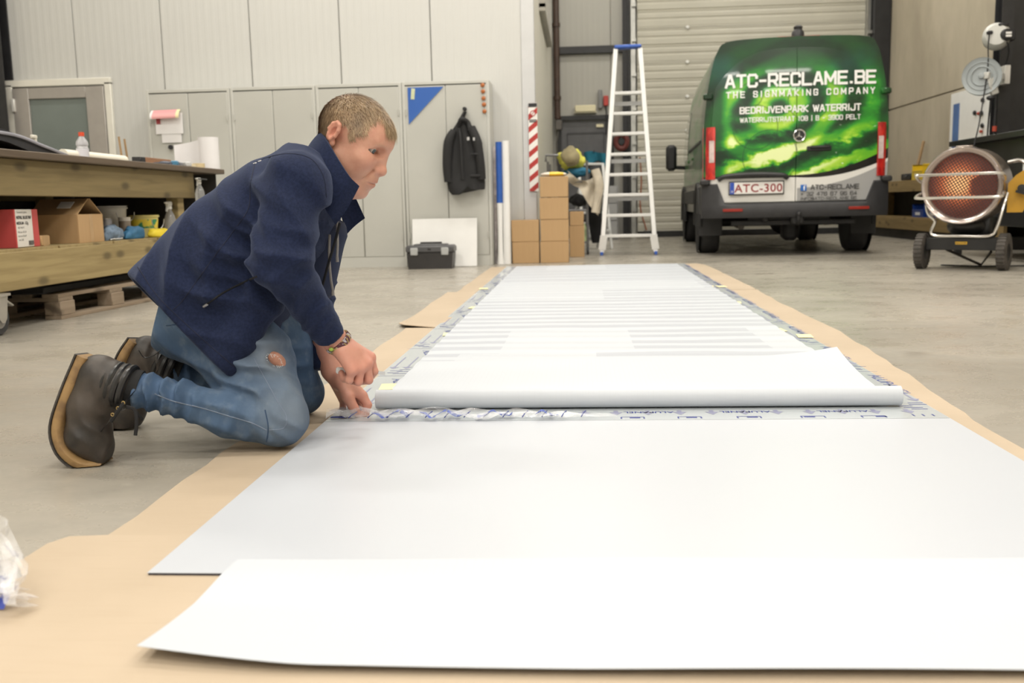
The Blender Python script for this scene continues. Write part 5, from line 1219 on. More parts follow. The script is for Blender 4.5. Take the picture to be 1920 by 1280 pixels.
def crate(loc, sz, m, label, group=None):
    t = T('storage_crate', label, 'crate', loc, 0, group); w, d, h = sz
    b = B(); b.box((0, 0, .006), (w, d, .012))
    for s_ in (-1, 1): b.box((0, s_ * d / 2, h / 2), (w, .008, h)); b.box((w / 2, s_ * .0, h / 2), (.008, d, h)) if s_ > 0 else None
    b.box((-w / 2, 0, h * .30), (.008, d, h * .6)); b.obj('bin', m, t)
    b = B()
    for s_ in (-1, 1): b.box((0, s_ * (d / 2 + .004), h - .01), (w, .016, .02), bev=.003); b.box((s_ * w / 2, 0, (h if s_ > 0 else h * .6) - .008), (.016, d, .016), bev=.003)
    b.obj('rim', m, t)
    B().box((-w / 2 - .006, 0, h * .28), (.004, d * .4, h * .22)).obj('label_holder', PAPER, t)
YC = mat('crate_yellow', (.72, .50, .02), .4, 0, .06); BC = mat('crate_blue', (.012, .05, .28), .4, 0, .1)
ZB = .7905
for k, (y, dd, hh, lb) in enumerate(((13.15, .40, .20, 'farthest and tallest yellow storage crate on the wall bench'), (12.70, .36, .12, 'middle low yellow storage crate on the wall bench'), (12.30, .34, .15, 'nearest yellow storage crate on the wall bench'))):
    crate((4.56, y, ZB), (.30, dd, hh), YC, lb, 'yellow crates on the wall bench')
for k, (y, lb) in enumerate(((13.10, 'farther blue crate on the shelf of the wall bench'), (12.55, 'nearer blue crate on the shelf of the wall bench'))):
    crate((4.58, y, .3005), (.32, .42, .17), BC, lb, 'blue crates on the wall bench shelf')
t = T('white_carton', 'small white carton right of the yellow crates', 'box', (4.60, 11.92, ZB)); B().box((0, 0, .11), (.22, .22, .22), bev=.003).obj('carton', mat('white_carton'), t); B().box((0, 0, .2205), (.22, .004, .001)).obj('flap_seam', SEAM, t)
t = T('dark_tool_case', 'flat black case on the wall bench next to the tail lamp of the van', 'case', (4.58, 13.75, ZB)); B().box((0, 0, .05), (.25, .4, .09), bev=.012).obj('case', BLK, t); B().box((-.13, 0, .06), (.012, .1, .03), bev=.004).obj('handle', GP2, t)
tag(B().bar((4.72, 14.2, ZB), (4.80, 14.1, ZB + .55), .03, .03).obj('broom_stick', mat('stick_wood'), loc=(4.72, 14.2, ZB)), 'pale wooden stick leaning on the concrete wall above the bench', 'stick')

# ================================================================== KNEELING MAN
def sm(a, b, k):
    h = np.clip(.5 + .5 * (b - a) / k, 0, 1); return b + (a - b) * h - k * h * (1 - h)
def smax(a, b, k): return -sm(-a, -b, k)
def cap(P, a, b, ra, rb, w=None, wd=(0, 1, 0)):
    """tapered capsule; w widens it along wd (ratio at both ends)"""
    a = np.array(a, float); b = np.array(b, float)
    if w is not None:
        wd = unit(wd); A = np.eye(3) - np.outer(wd, wd) * (1 - 1 / w); P = (P - a) @ A.T; b = A @ (b - a); a = np.zeros(3)
    d = b - a; t = np.clip(((P - a) @ d) / (d @ d), 0, 1); return np.linalg.norm(P - a - t[:, None] * d, axis=1) - (ra + (rb - ra) * t)
def ell(P, c, r, R=None):
    q = P - np.array(c, float)
    if R is not None: q = q @ np.array(R)
    r = np.array(r, float); k0 = np.linalg.norm(q / r, axis=1); k1 = np.linalg.norm(q / (r * r), axis=1); return k0 * (k0 - 1) / np.maximum(k1, 1e-9)
def chain(P, pts, rs, k=.02, w=None):
    d = None
    for i in range(len(pts) - 1):
        e = cap(P, pts[i], pts[i + 1], rs[i], rs[i + 1], w); d = e if d is None else sm(d, e, k)
    return d
def folds(P, F):
    """cloth folds: each (centre, reach, direction across the folds, wavelength, height)"""
    s = np.zeros(len(P))
    for c, reach, d, wl, amp in F:
        q = P - np.array(c); m = np.exp(-(q ** 2).sum(1) / reach ** 2); d = unit(d); o = unit(np.cross(d, (.3, .9, .2)))
        ph = (q @ d) / wl * 2 * pi + 1.6 * np.sin((q @ o) / wl * 1.7)
        s += amp * m * (1 - np.abs(np.sin(ph / 2)) * 2)
    return s
def surface(f, lo, hi, h):
    """smooth polygon skin of f = 0 (surface nets on the blocks the skin passes through)"""
    lo = np.array(lo, float); hi = np.array(hi, float); nb = 8; H = h * nb
    n = np.ceil((hi - lo) / H).astype(int)
    g = np.stack(np.meshgrid(*[np.arange(k) for k in n], indexing='ij'), -1).reshape(-1, 3)
    g = g[np.abs(f(lo + (g + .5) * H)) < H * 1.5]
    L = np.arange(nb + 1); loc = np.stack(np.meshgrid(L, L, L, indexing='ij'), -1).reshape(-1, 3)
    I = (g[:, None, :] * nb + loc[None]); m = nb + 1
    D = np.concatenate([f(lo + I[i:i + 400].reshape(-1, 3) * h) for i in range(0, len(g), 400)]).reshape(len(g), m, m, m)
    S = (n * nb + 2); key = lambda c: (c[..., 0] * S[1] + c[..., 1]) * S[2] + c[..., 2]
    acc = np.zeros((len(g), nb, nb, nb, 3)); cnt = np.zeros((len(g), nb, nb, nb)); sl = lambda o: slice(o, o + nb)
    for ax in range(3):
        o = [a for a in range(3) if a != ax]
        for u in (0, 1):
            for v in (0, 1):
                s0 = [0, 0, 0]; s0[o[0]] = u; s0[o[1]] = v; s1 = list(s0); s1[ax] = 1
                d0 = D[:, sl(s0[0]), sl(s0[1]), sl(s0[2])]; d1 = D[:, sl(s1[0]), sl(s1[1]), sl(s1[2])]
                c = (d0 < 0) != (d1 < 0); t = np.where(c, d0 / np.where(c, d0 - d1, 1), 0)
                for a in range(3): acc[..., a] += np.where(c, (t if a == ax else s0[a]), 0)
                cnt += c
    on = cnt > 0; bi = np.argwhere(on)
    cells = g[bi[:, 0]] * nb + bi[:, 1:]
    V = lo + (cells + acc[on] / cnt[on][:, None]) * h
    ck = key(cells); order = np.argsort(ck); sk = ck[order]
    def find(c):
        k = key(c); p = np.clip(np.searchsorted(sk, k), 0, len(sk) - 1); return np.where(sk[p] == k, order[p], -1)
    F = []
    for ax in range(3):
        s1 = [0, 0, 0]; s1[ax] = 1
        d0 = D[:, :nb, :nb, :nb]; d1 = D[:, sl(s1[0]), sl(s1[1]), sl(s1[2])]
        e = np.argwhere((d0 < 0) != (d1 < 0)); c = g[e[:, 0]] * nb + e[:, 1:]; neg = (d0 < 0)[tuple(e.T)]
        u = np.zeros(3, int); v = np.zeros(3, int); u[(ax + 1) % 3] = 1; v[(ax + 2) % 3] = 1
        q = np.stack([find(c - u - v), find(c - v), find(c), find(c - u)], 1); ok = (q >= 0).all(1); q = q[ok]; neg = neg[ok]
        q[~neg] = q[~neg][:, ::-1]; F.append(q)
    return V, np.concatenate(F)
def skin_obj(name, V, F, m, parent, loc, colour=None):
    me = bpy.data.meshes.new(name); V = V - np.array(loc)
    me.vertices.add(len(V)); me.vertices.foreach_set('co', V.astype(np.float32).ravel())
    me.loops.add(len(F) * 4); me.loops.foreach_set('vertex_index', F.astype(np.int32).ravel())
    me.polygons.add(len(F)); me.polygons.foreach_set('loop_start', np.arange(len(F), dtype=np.int32) * 4)
    me.polygons.foreach_set('use_smooth', np.ones(len(F), bool)); me.update(calc_edges=True); me.validate()
    if colour is not None:
        a = me.color_attributes.new('tint', 'FLOAT_COLOR', 'POINT'); a.data.foreach_set('color', np.concatenate([colour, np.ones((len(V), 1))], 1).astype(np.float32).ravel())
    me.materials.append(m); o = bpy.data.objects.new(name, me); COL.objects.link(o); o.parent = parent; return o

ML = (-.95, 2.42, 0)
man = T('person', 'man in a navy fleece jacket and blue jeans kneeling beside the white boards', 'person', ML)
v3 = lambda p: np.array(p, float)
def rel(b): b.v = [(x - ML[0], y - ML[1], z - ML[2]) for x, y, z in b.v]; return b

# ---- head frame: x forward, y to his left, z up
hp, hy_ = .52, -.15
fwd = unit((math.cos(hp) * math.cos(hy_), math.cos(hp) * math.sin(hy_), -math.sin(hp))); lft = unit(np.cross((0, 0, 1), fwd)); upv = np.cross(fwd, lft)
HR = np.stack([fwd, lft, upv], 1)
HO = v3((-0.5798, 2.3500, 0.7456)) + lft * .077 - fwd * .005
def hw_(p): return HO + HR @ v3(p)
NB = v3((-0.6920, 2.4200, 0.6563))
def head_f(P):
    q = (P - HO) @ HR
    s = q.copy(); s[:, 1] = np.abs(s[:, 1])
    d = ell(q, (-.004, 0, .030), (.094, .074, .082))
    d = sm(d, ell(q, (.040, 0, .030), (.060, .064, .060)), .02)
    d = sm(d, ell(q, (.046, 0, -.030), (.050, .052, .078)), .025)
    d = sm(d, cap(s, (.004, .050, -.048), (.066, .024, -.098), .020, .019), .025)
    d = sm(d, ell(q, (.076, 0, -.104), (.019, .022, .017)), .018)
    d = sm(d, ell(s, (.040, .046, -.030), (.040, .020, .040)), .025)
    d = sm(d, ell(s, (.062, .043, -.018), (.024, .021, .019)), .018)
    d = sm(d, cap(s, (.086, .0, .030), (.072, .038, .032), .011, .010), .012)
    d = smax(d, -ell(s, (.092, .031, .012), (.018, .019, .012)), .012)
    d = sm(d, cap(q, (.085, 0, .022), (.100, 0, -.026), .0090, .0120), .010)
    d = sm(d, ell(q, (.103, 0, -.031), (.0135, .0145, .0125)), .008)
    d = sm(d, ell(s, (.092, .0140, -.034), (.012, .0085, .0095)), .005)
    d = smax(d, -ell(s, (.095, .0085, -.0440), (.007, .0042, .0045)), .003)
    d = sm(d, ell(q, (.082, 0, -.064), (.022, .030, .026)), .016)
    d = sm(d, cap(s, (.1005, .0, -.0605), (.092, .021, -.066), .0055, .0035), .005)
    d = sm(d, cap(s, (.0985, .0, -.0735), (.091, .019, -.069), .0062, .0035), .005)
    d = smax(d, -cap(s, (.105, .0, -.0665), (.095, .025, -.0690), .0018, .0016), .003)
    # nasolabial crease
    d = smax(d, -cap(s, (.0895, .0225, -.036), (.083, .0365, -.068), .0021, .0018), .006)
    # lids round the eyeball, with a narrow opening
    lid = ell(s, (.0640, .0325, .010), (.0150, .0155, .0140)); lid = smax(lid, -ell(s, (.0750, .0375, .0085), (.0175, .0170, .0080)), .0012)
    d = sm(d, lid, .004); d = smax(d, -ell(s, (.0700, .0360, .0085), (.0270, .0215, .0066)), .0015)
    d = sm(d, cap(s, (.079, .016, .0245), (.065, .046, .0225), .0055, .0045), .005)
    # ears
    a = .25; er = rot(0, a, .30)
    e = ell(s, (-.022, .079, .009), (.0165, .0075, .0275), er)
    e = smax(e, -ell(s, (-.018, .0865, .007), (.0095, .0075, .0155), er), .005)
    th = np.linspace(-.6, 3.6, 7); ring = [np.array((-.022, .080, .009)) + er @ np.array((.0142 * math.sin(t), .003, .0245 * math.cos(t))) for t in -th + 1.9]
    for i in range(6): e = sm(e, cap(s, ring[i], ring[i + 1], .0042, .0042), .004)
    e = sm(e, ell(s, (-.014, .078, -.018), (.0075, .005, .0095)), .006)
    d = sm(d, e, .006)
    # neck
    d = sm(d, cap(P, hw_((-.022, 0, -.045)), NB, .056, .054), .03)
    d = sm(d, cap(P, hw_((.030, 0, -.085)), NB + np.array((.05, 0, -.05)), .034, .05), .03)
    return d
# ---- hands
def finger(P, pts, r): return chain(P, [v3(p) for p in pts], r, .004)
RWp = (-0.6038, 2.2950, 0.2574)
def rhand_f(P):
    d = cap(P, (-0.6394, 2.2450, 0.3295), RWp, .034, .0275, 1.0)
    d = sm(d, cap(P, RWp, (-0.5732, 2.3000, 0.2271), .0275, .027), .02)
    mc = [(-0.5606, 2.2680, 0.1900), (-0.5445, 2.2900, 0.1913), (-0.5332, 2.3120, 0.1981), (-0.5297, 2.3350, 0.2104)]
    bs = [(-0.5841, 2.2750, 0.2312), (-0.5797, 2.2900, 0.2341), (-0.5780, 2.3050, 0.2357), (-0.5774, 2.3200, 0.2401)]
    for m_, b_ in zip(mc, bs): d = sm(d, cap(P, b_, m_, .019, .0150), .014)
    pip = [(-0.5693, 2.2720, 0.1656), (-0.5508, 2.2880, 0.1585), (-0.5309, 2.3120, 0.1579), (-0.5224, 2.3380, 0.1747)]
    mid = [(-0.5875, 2.2920, 0.1647), (-0.5726, 2.3120, 0.1569), (-0.5567, 2.3350, 0.1511), (-0.5393, 2.3550, 0.1527)]
    tip = [(-0.5960, 2.3020, 0.1777), (-0.5851, 2.3220, 0.1727), (-0.5746, 2.3450, 0.1658), (-0.5563, 2.3600, 0.1657)]
    for m_, p_, q_, t_, r in zip(mc, pip, mid, tip, (.0092, .0102, .0106, .0102)): d = sm(d, finger(P, (m_, p_, q_, t_), (r * 1.15, r * 1.05, r * .95, r * .85)), .005)
    d = sm(d, finger(P, ((-0.5914, 2.3350, 0.2219), (-0.5733, 2.3650, 0.1787), (-0.5536, 2.3720, 0.1635), (-0.5364, 2.3680, 0.1600)), (.016, .0125, .011, .009)), .008)
    return d
LWp = (-0.6960, 2.5850, 0.1360)
def lhand_f(P):
    d = cap(P, (-0.7187, 2.6000, 0.2149), LWp, .032, .0255)
    d = sm(d, cap(P, LWp, (-0.6750, 2.5850, 0.1027), .0255, .026), .02)
    mc = [(-0.6105, 2.5720, 0.0656), (-0.6342, 2.6000, 0.0525), (-0.6602, 2.6250, 0.0460), (-0.6824, 2.6400, 0.0462)]
    bs = [(-0.6599, 2.5700, 0.1203), (-0.6737, 2.5880, 0.1142), (-0.6866, 2.6020, 0.1087), (-0.6955, 2.6120, 0.1039)]
    for m_, b_ in zip(mc, bs): d = sm(d, cap(P, b_, m_, .0185, .0145), .013)
    pip = [(-0.5953, 2.5660, 0.0412), (-0.6236, 2.6000, 0.0189), (-0.6548, 2.6280, 0.0130), (-0.6858, 2.6480, 0.0166)]
    tip = [(-0.6002, 2.5560, 0.0133), (-0.6347, 2.5920, -0.0006), (-0.6660, 2.6200, -0.0052), (-0.6893, 2.6400, -0.0034)]
    for m_, p_, t_, r in zip(mc, pip, tip, (.0122, .0112, .0102, .0090)): d = sm(d, finger(P, (m_, p_, t_), (r * 1.15, r, r * .82)), .006)
    d = sm(d, finger(P, ((-0.6675, 2.5630, 0.1127), (-0.6443, 2.5450, 0.0683), (-0.6275, 2.5430, 0.0358), (-0.6199, 2.5500, 0.0103)), (.0185, .0160, .0132, .0100)), .016)
    return d
# ---- trunk and limbs under the clothes
HIPR, HIPL = (-0.9334, 2.3400, 0.3117), (-0.9529, 2.5000, 0.2971)
def core_f(P):
    d = chain(P, [NB, (-0.7665, 2.4200, 0.5574), (-0.8778, 2.4200, 0.4507), (-0.9575, 2.4200, 0.3136)], (.06, .11, .115, .125), .04, 1.25)
    for sh, el, wr in (((-0.6765, 2.2600, 0.6395), (-0.6909, 2.1600, 0.4630), (-0.6315, 2.2600, 0.3095)), ((-0.7195, 2.5800, 0.6467), (-0.7610, 2.6600, 0.3968), (-0.7231, 2.6050, 0.1841))):
        d = sm(d, cap(P, (-0.7134, 2.4200, 0.6435), sh, .06, .055), .03); d = sm(d, cap(P, sh, el, .050, .042), .02); d = sm(d, cap(P, el, wr, .042, .030), .02)
    for hp_, kn, an in ((HIPR, (-0.7374, 2.2300, 0.0829), (-1.0691, 2.1400, 0.1815)), (HIPL, (-0.7947, 2.6150, 0.0644), (-1.1251, 2.5000, 0.1636))):
        d = sm(d, cap(P, hp_, kn, .070, .042), .03); d = sm(d, cap(P, kn, an, .038, .022), .02)
    return d
SK = Mat('skin', (.55, .30, .21), .48, spec=.4)
at_ = SK.nt.nodes.new('ShaderNodeAttribute'); at_.attribute_name = 'tint'
SK.set('Base Color', SK.mix(SK.noise(28, 5, rough=.7).ss(.35, .75) * .38, at_.outputs['Color'], (.47, .19, .14)))
SK.set('Subsurface Weight', .12); SK.set('Subsurface Radius', (.012, .004, .002)); SK.bump(SK.noise(170, 4), .22, .0012)
def blot(q, c, r): return np.exp(-(((q - np.array(c)) / np.array(r)) ** 2).sum(1))
def head_tint(V):
    q = (V - HO) @ HR; s = q.copy(); s[:, 1] = np.abs(s[:, 1]); c = np.tile(np.array((.58, .315, .225)), (len(V), 1))
    def bl(w, col): nonlocal c; w = np.clip(w, 0, 1)[:, None]; c = c * (1 - w) + np.array(col) * w
    bl(.55 * blot(s, (-.022, .083, .008), (.022, .02, .032)), (.58, .20, .14))
    bl(.50 * blot(q, (.100, 0, -.032), (.02, .018, .018)), (.58, .22, .16)); bl(.35 * blot(s, (.075, .045, -.022), (.022, .02, .02)), (.56, .22, .16))
    bl(.65 * (blot(s, (.098, .0, -.061), (.012, .018, .004)) + blot(s, (.097, .0, -.073), (.012, .017, .004))), (.45, .17, .14))
    bl(.30 * blot(s, (.085, .02, -.085), (.03, .04, .035)), (.50, .29, .19)); bl(.35 * blot(q, (.102, 0, -.050), (.012, .024, .007)), (.48, .29, .17))
    bl(.60 * blot(s, (.078, .030, .031), (.014, .022, .0050)), (.40, .24, .13)); bl(.6 * blot(s, (.074, .034, .0175), (.012, .016, .0022)), (.30, .14, .10)); bl(.45 * blot(s, (.074, .034, .0015), (.012, .014, .0025)), (.36, .16, .12)); bl(.6 * blot(s, (.097, .012, -.0675), (.01, .014, .0016)), (.25, .09, .08)); bl(.55 * blot(s, (.091, .008, -.043), (.006, .006, .003)), (.25, .10, .08)); bl(.35 * blot(s, (.09, .031, .002), (.012, .016, .005)), (.46, .22, .17))  # eyebrow colour, plus shade painted into the lids, mouth line and nostrils
    hz = hair_mask(q); bl(.75 * hz * np.clip(1.1 - .6 * np.clip((q[:, 2] - .07) / .05, 0, 1), 0, 1), (.28, .18, .11)); return c
def hair_mask(q):
    x, y, z = q[:, 0], np.abs(q[:, 1]), q[:, 2]
    ss = lambda v, a, b: (lambda t: t * t * (3 - 2 * t))(np.clip((v - a) / (b - a), 0, 1))
    side = ss(z, .030, .044) * ss(-x, -.048, -.036) * ss(y, .02, .05)         # above the ears up to the temple
    burn = ss(z, .006, .020) * ss(-x, -.030, -.020) * ss(x, .006, .014)           # sideburn
    back = ss(z, -.040 , -.022) * ss(-x, .030, .045)
    top = ss(z, .080, .092) * ss(-x, -.036, -.016)
    lock = ss(z, .068, .078) * ss(.036 - y, 0, .014) * ss(x, -.01, .02)                                # forelock over the forehead
    return np.clip(np.maximum.reduce([side, burn, back, top, lock * .9]) * (1 - np.exp(-((x + .021) / .030) ** 4 - ((z - .008) / .036) ** 4) * (y > .064)), 0, 1)
parts = [(head_f, hw_((0, 0, 0)) - .24, hw_((0, 0, 0)) + .20, .0022), (rhand_f, v3((-0.5931, 2.3000, 0.2300)) - .14, v3((-0.5670, 2.3000, 0.2164)) + .14, .0022), (lhand_f, v3((-0.6899, 2.6000, 0.0940)) - .14, v3((-0.6596, 2.6000, 0.0937)) + .14, .0022), (core_f, (-1.75, 1.95, -.02), (-.35, 2.85, .95), .012)]
VV = []; FF = []; CC = []; o_ = 0
for k, (f, lo, hi, h) in enumerate(parts):
    V, F = surface(f, lo, hi, h); VV.append(V); FF.append(F + o_); o_ += len(V)
    if k == 0: CC.append(head_tint(V)); HEADV = V
    else:
        c = np.tile(np.array((.55, .275, .205)), (len(V), 1))
        if k in (1, 2):
            kn = [(-0.5606, 2.2680, 0.1900), (-0.5445, 2.2900, 0.1913), (-0.5332, 2.3120, 0.1981), (-0.5297, 2.3350, 0.2104), (-0.5508, 2.2880, 0.1585), (-0.5309, 2.3120, 0.1579)] if k == 1 else [(-0.6105, 2.5720, 0.0656), (-0.6342, 2.6000, 0.0525), (-0.5953, 2.5660, 0.0412), (-0.6275, 2.5430, 0.0358)]
            w = np.clip(sum(.5 * np.exp(-(((V - v3(p)) / .016) ** 2).sum(1)) for p in kn), 0, .6)[:, None]; c = c * (1 - w) + np.array((.55, .20, .15)) * w
            if k == 2: w = np.clip(np.exp(-(((V - v3((-0.6173, 2.5400, 0.0155))) / .007) ** 2).sum(1)) * .9, 0, 1)[:, None]; c = c * (1 - w) + np.array((.62, .40, .33)) * w
        CC.append(c)
skin_obj('body', np.concatenate(VV), np.concatenate(FF), SK.m, man, ML, np.concatenate(CC))
# eyes
EW = Mat('eye', (.7, .68, .66), .12); x, y, z = EW.xyz(); rr = (y * y + z * z).sqrt()
EW.set('Base Color', EW.mix(rr.lt(.0025), EW.mix(rr.lt(.0066) * x.gt(0), (.60, .55, .51), (.085, .115, .125)), (.01, .01, .01)))
for s_ in (-1, 1):
    o = B().sphere((0, 0, 0), .0134, 20, 14).obj('eye', EW.m, man, smooth=180)
    gz = rot(0, .10, -.10 - .22 * (s_ < 0)); o.matrix_local = Matrix.Translation(Vector(hw_((.0655, s_ * .0325, .0093)) - v3(ML))) @ Matrix((HR @ gz).tolist()).to_4x4()
# hair strands
rng = np.random.default_rng(4)
q = (HEADV - HO) @ HR; mk = hair_mask(q); idx = np.argwhere((rng.random(len(q)) < .95) & (mk > .35))[:, 0]
hb = B(); cen = np.array((0, 0, .03)); BLOND = 0
for i in idx:
    p = q[i]; n = unit(p - cen); x, y, z = p
    front = np.clip((x - .035) / .05, 0, 1)
    d = unit(np.array((.75, 0, -.45 - .5 * (1 - max(0, z) / .11))) + .25 * rng.normal(size=3) + np.array((0, np.sign(y) * .15, 0)))
    d = unit(d - n * (d @ n) * .85); ln = .013 + .011 * rng.random() + (.010 if (abs(y) < .03 and x > .045) else 0) + (.006 if z > .08 else 0) - (.006 if z < .02 else 0)
    sd = unit(np.cross(d, n)) * .0006; g = np.array((0, 0, -1.0)) @ np.eye(3)
    pts = [p - n * .001, p + n * .0022 + d * ln * .45, p + n * (.0032 if front < .5 else .003) + d * ln + np.array((0, 0, -.004)) * front]
    w_ = [1, .9, .25]; hb.cur = 0 if rng.random() < (.85 - .45 * np.clip((z - .04) / .06, 0, 1)) * (1 - front) else 1
    hb.add([HO + HR @ (a + sd * k * e) - v3(ML) for a, k in zip(pts, w_) for e in (-1, 1)], [(0, 1, 3, 2), (2, 3, 5, 4)])
HM1 = mat('sandy_hair', (.29, .195, .115), .5, 0, .25, 40); HM2 = mat('blond_hair', (.42, .30, .18), .45, 0, .25, 40)
hb.obj('hair', [HM1, HM2], man, smooth=180, fix=False)

# ---- fleece jacket
HEM0, HEM1 = v3((-1.1813, 2.4200, 0.4172)), v3((-0.8955, 2.4200, 0.1240))
hn = np.array((-0.6657, -0.3686, -0.6489))
NV = unit((.62, 0, .79))
def jacket_solid(P):
    d = chain(P, [(-0.6815, 2.4200, 0.6734), (-0.7658, 2.4200, 0.5709), (-0.8778, 2.4200, 0.4507), (-0.9973, 2.4200, 0.3141), (-1.0813, 2.4200, 0.2237)], (.072, .138, .168, .182, .188), .05, 1.36)
    d = sm(d, cap(P, (-0.6892, 2.4000, 0.6782), (-0.6723, 2.2620, 0.6332), .070, .082), .04); d = sm(d, cap(P, (-0.6791, 2.4500, 0.6702), (-0.7021, 2.5800, 0.6421), .070, .078), .04)
    a1 = cap(P, (-0.6723, 2.2450, 0.6330), (-0.6895, 2.1550, 0.4608), .080, .070); a2 = cap(P, (-0.6895, 2.1550, 0.4608), (-0.6030, 2.3000, 0.2460), .068, .034)
    d = sm(d, cap(P, (-0.7701, 2.2600, 0.3684), (-0.8634, 2.2250, 0.2341), .055, .055), .05)
    arm = sm(a1, a2, .03); arm = smax(arm, ((P - v3((-0.6132, 2.2830, 0.2724))) @ unit(v3((-0.6030, 2.3000, 0.2460)) - v3((-0.6895, 2.1550, 0.4608)))), .006)
    b1 = cap(P, (-0.7181, 2.5950, 0.6399), (-0.7624, 2.6650, 0.3964), .076, .064); b2 = cap(P, (-0.7624, 2.6650, 0.3964), (-0.7172, 2.6000, 0.1245), .062, .036)
    brm = sm(b1, b2, .03); brm = smax(brm, ((P - v3((-0.7189, 2.6030, 0.1361))) @ unit(v3((-0.7172, 2.6000, 0.1245)) - v3((-0.7624, 2.6650, 0.3964)))), .006)
    return d, arm, brm
JF = [((-0.6711, 2.1000, 0.4781), .12, (.5, 0, .9), .065, .0065), ((-0.6478, 2.1500, 0.3774), .10, (.7, 0, -.7), .048, .0065), ((-0.6496, 2.1300, 0.5715), .12, (.95, 0, .25), .075, .0075), ((-0.6158, 2.2000, 0.2965), .07, (.6, 0, -.8), .032, .005),
      ((-0.8036, 2.2000, 0.5740), .15, (.75, 0, .55), .085, .010), ((-0.8481, 2.1500, 0.3804), .16, (.5, 0, .85), .10, .010), ((-0.9658, 2.2000, 0.4528), .16, (.85, 0, -.3), .10, .009), ((-0.6946, 2.5500, 0.3387), .15, (.2, 0, 1), .045, .008), ((-0.6306, 2.3000, 0.5437), .12, (.9, 0, .2), .06, .008), ((-0.7650, 2.2000, 0.3742), .10, (.8, 0, .3), .08, .004), ((-0.7972, 2.2000, 0.4749), .10, (.6, 0, .8), .06, .009)]
def jacket_f(P):
    t_, a_, b_ = jacket_solid(P); fo = folds(P, JF)
    hd = (P - HEM0) @ hn
    tf = t_ - fo * .9; inner = tf + .022
    tf = smax(tf, hd + .006 * np.sin(P[:, 0] * 16), .008)
    tf = np.maximum(tf, -np.maximum(inner, -(hd + .14)))
    # open front edge: the near front panel ends along a line, the neck stays open
    tf = smax(tf, -ell(P, v3((-0.6656, 2.4200, 0.7154)) + (.03, 0, .03), (.085, .085, .10)), .015)
    d = sm(tf, a_ - fo, .022); d = sm(d, b_ - fo, .022)
    return d
FL_ = Mat('navy_fleece', (.016, .024, .062), .92, spec=.2); FL_.set('Base Color', FL_.mix(FL_.noise(160, 4).ss(.3, .7), (.0085, .0135, .037), (.0135, .0205, .054))); FL_.set('Sheen Weight', .15); FL_.set('Sheen Roughness', .45); FL_.set('Sheen Tint', (.5, .6, .9, 1)); FL_.bump(FL_.noise(420, 3), .35, .0016)
V, F = surface(jacket_f, (-1.75, 1.90, .0), (-.35, 2.90, 1.0), .0054)
jk = skin_obj('jacket', V, F, FL_.m, man, ML)
def drop(f, p, n=(0, 1, 0), far=.5, off=.0):
    """first point on the skin of f from p along n"""
    n = unit(n); s = np.linspace(0, far, 260); d = f(v3(p)[None] + s[:, None] * n); k = np.argmax(d < 0)
    return v3(p) + n * (s[k] if (d < 0).any() else far * .5) - n * off
def seam(f, pix, r, m, nm, par, off=.0, n=6):
    pts = [v3(p) for p in pix] if f is None else [drop(f, p, off=off) for p in smooth_path(pix, 5)]
    b = B(); b.tube(pts, r, n); return rel(b).obj(nm, m, par)
NAVY_D = mat('navy_seam', (.006, .009, .028), .9, 0, .1)
seam(None, [(-0.7926, 2.3296, 0.6950), (-0.7861, 2.3366, 0.6988), (-0.7797, 2.3428, 0.7027), (-0.7712, 2.3446, 0.7061), (-0.7583, 2.3369, 0.7085), (-0.7113, 2.2155, 0.7034), (-0.7022, 2.2129, 0.7049), (-0.6929, 2.2111, 0.7062), (-0.6844, 2.2124, 0.7073), (-0.6762, 2.2145, 0.7080), (-0.6682, 2.2156, 0.7078), (-0.6600, 2.2160, 0.7071), (-0.6516, 2.2161, 0.7058), (-0.6440, 2.2184, 0.7042), (-0.6367, 2.2207, 0.7019), (-0.6296, 2.2220, 0.6988), (-0.6231, 2.2224, 0.6949), (-0.6172, 2.2226, 0.6899), (-0.6121, 2.2235, 0.6840), (-0.6072, 2.2231, 0.6774), (-0.6028, 2.2225, 0.6702), (-0.5989, 2.2213, 0.6627), (-0.5956, 2.2204, 0.6552), (-0.5933, 2.2196, 0.6476), (-0.5921, 2.2197, 0.6396), (-0.5914, 2.2193, 0.6313), (-0.5910, 2.2188, 0.6229), (-0.5905, 2.2182, 0.6144), (-0.5911, 2.2227, 0.6062)], .0013, NAVY_D, 'shoulder_seam', jk)
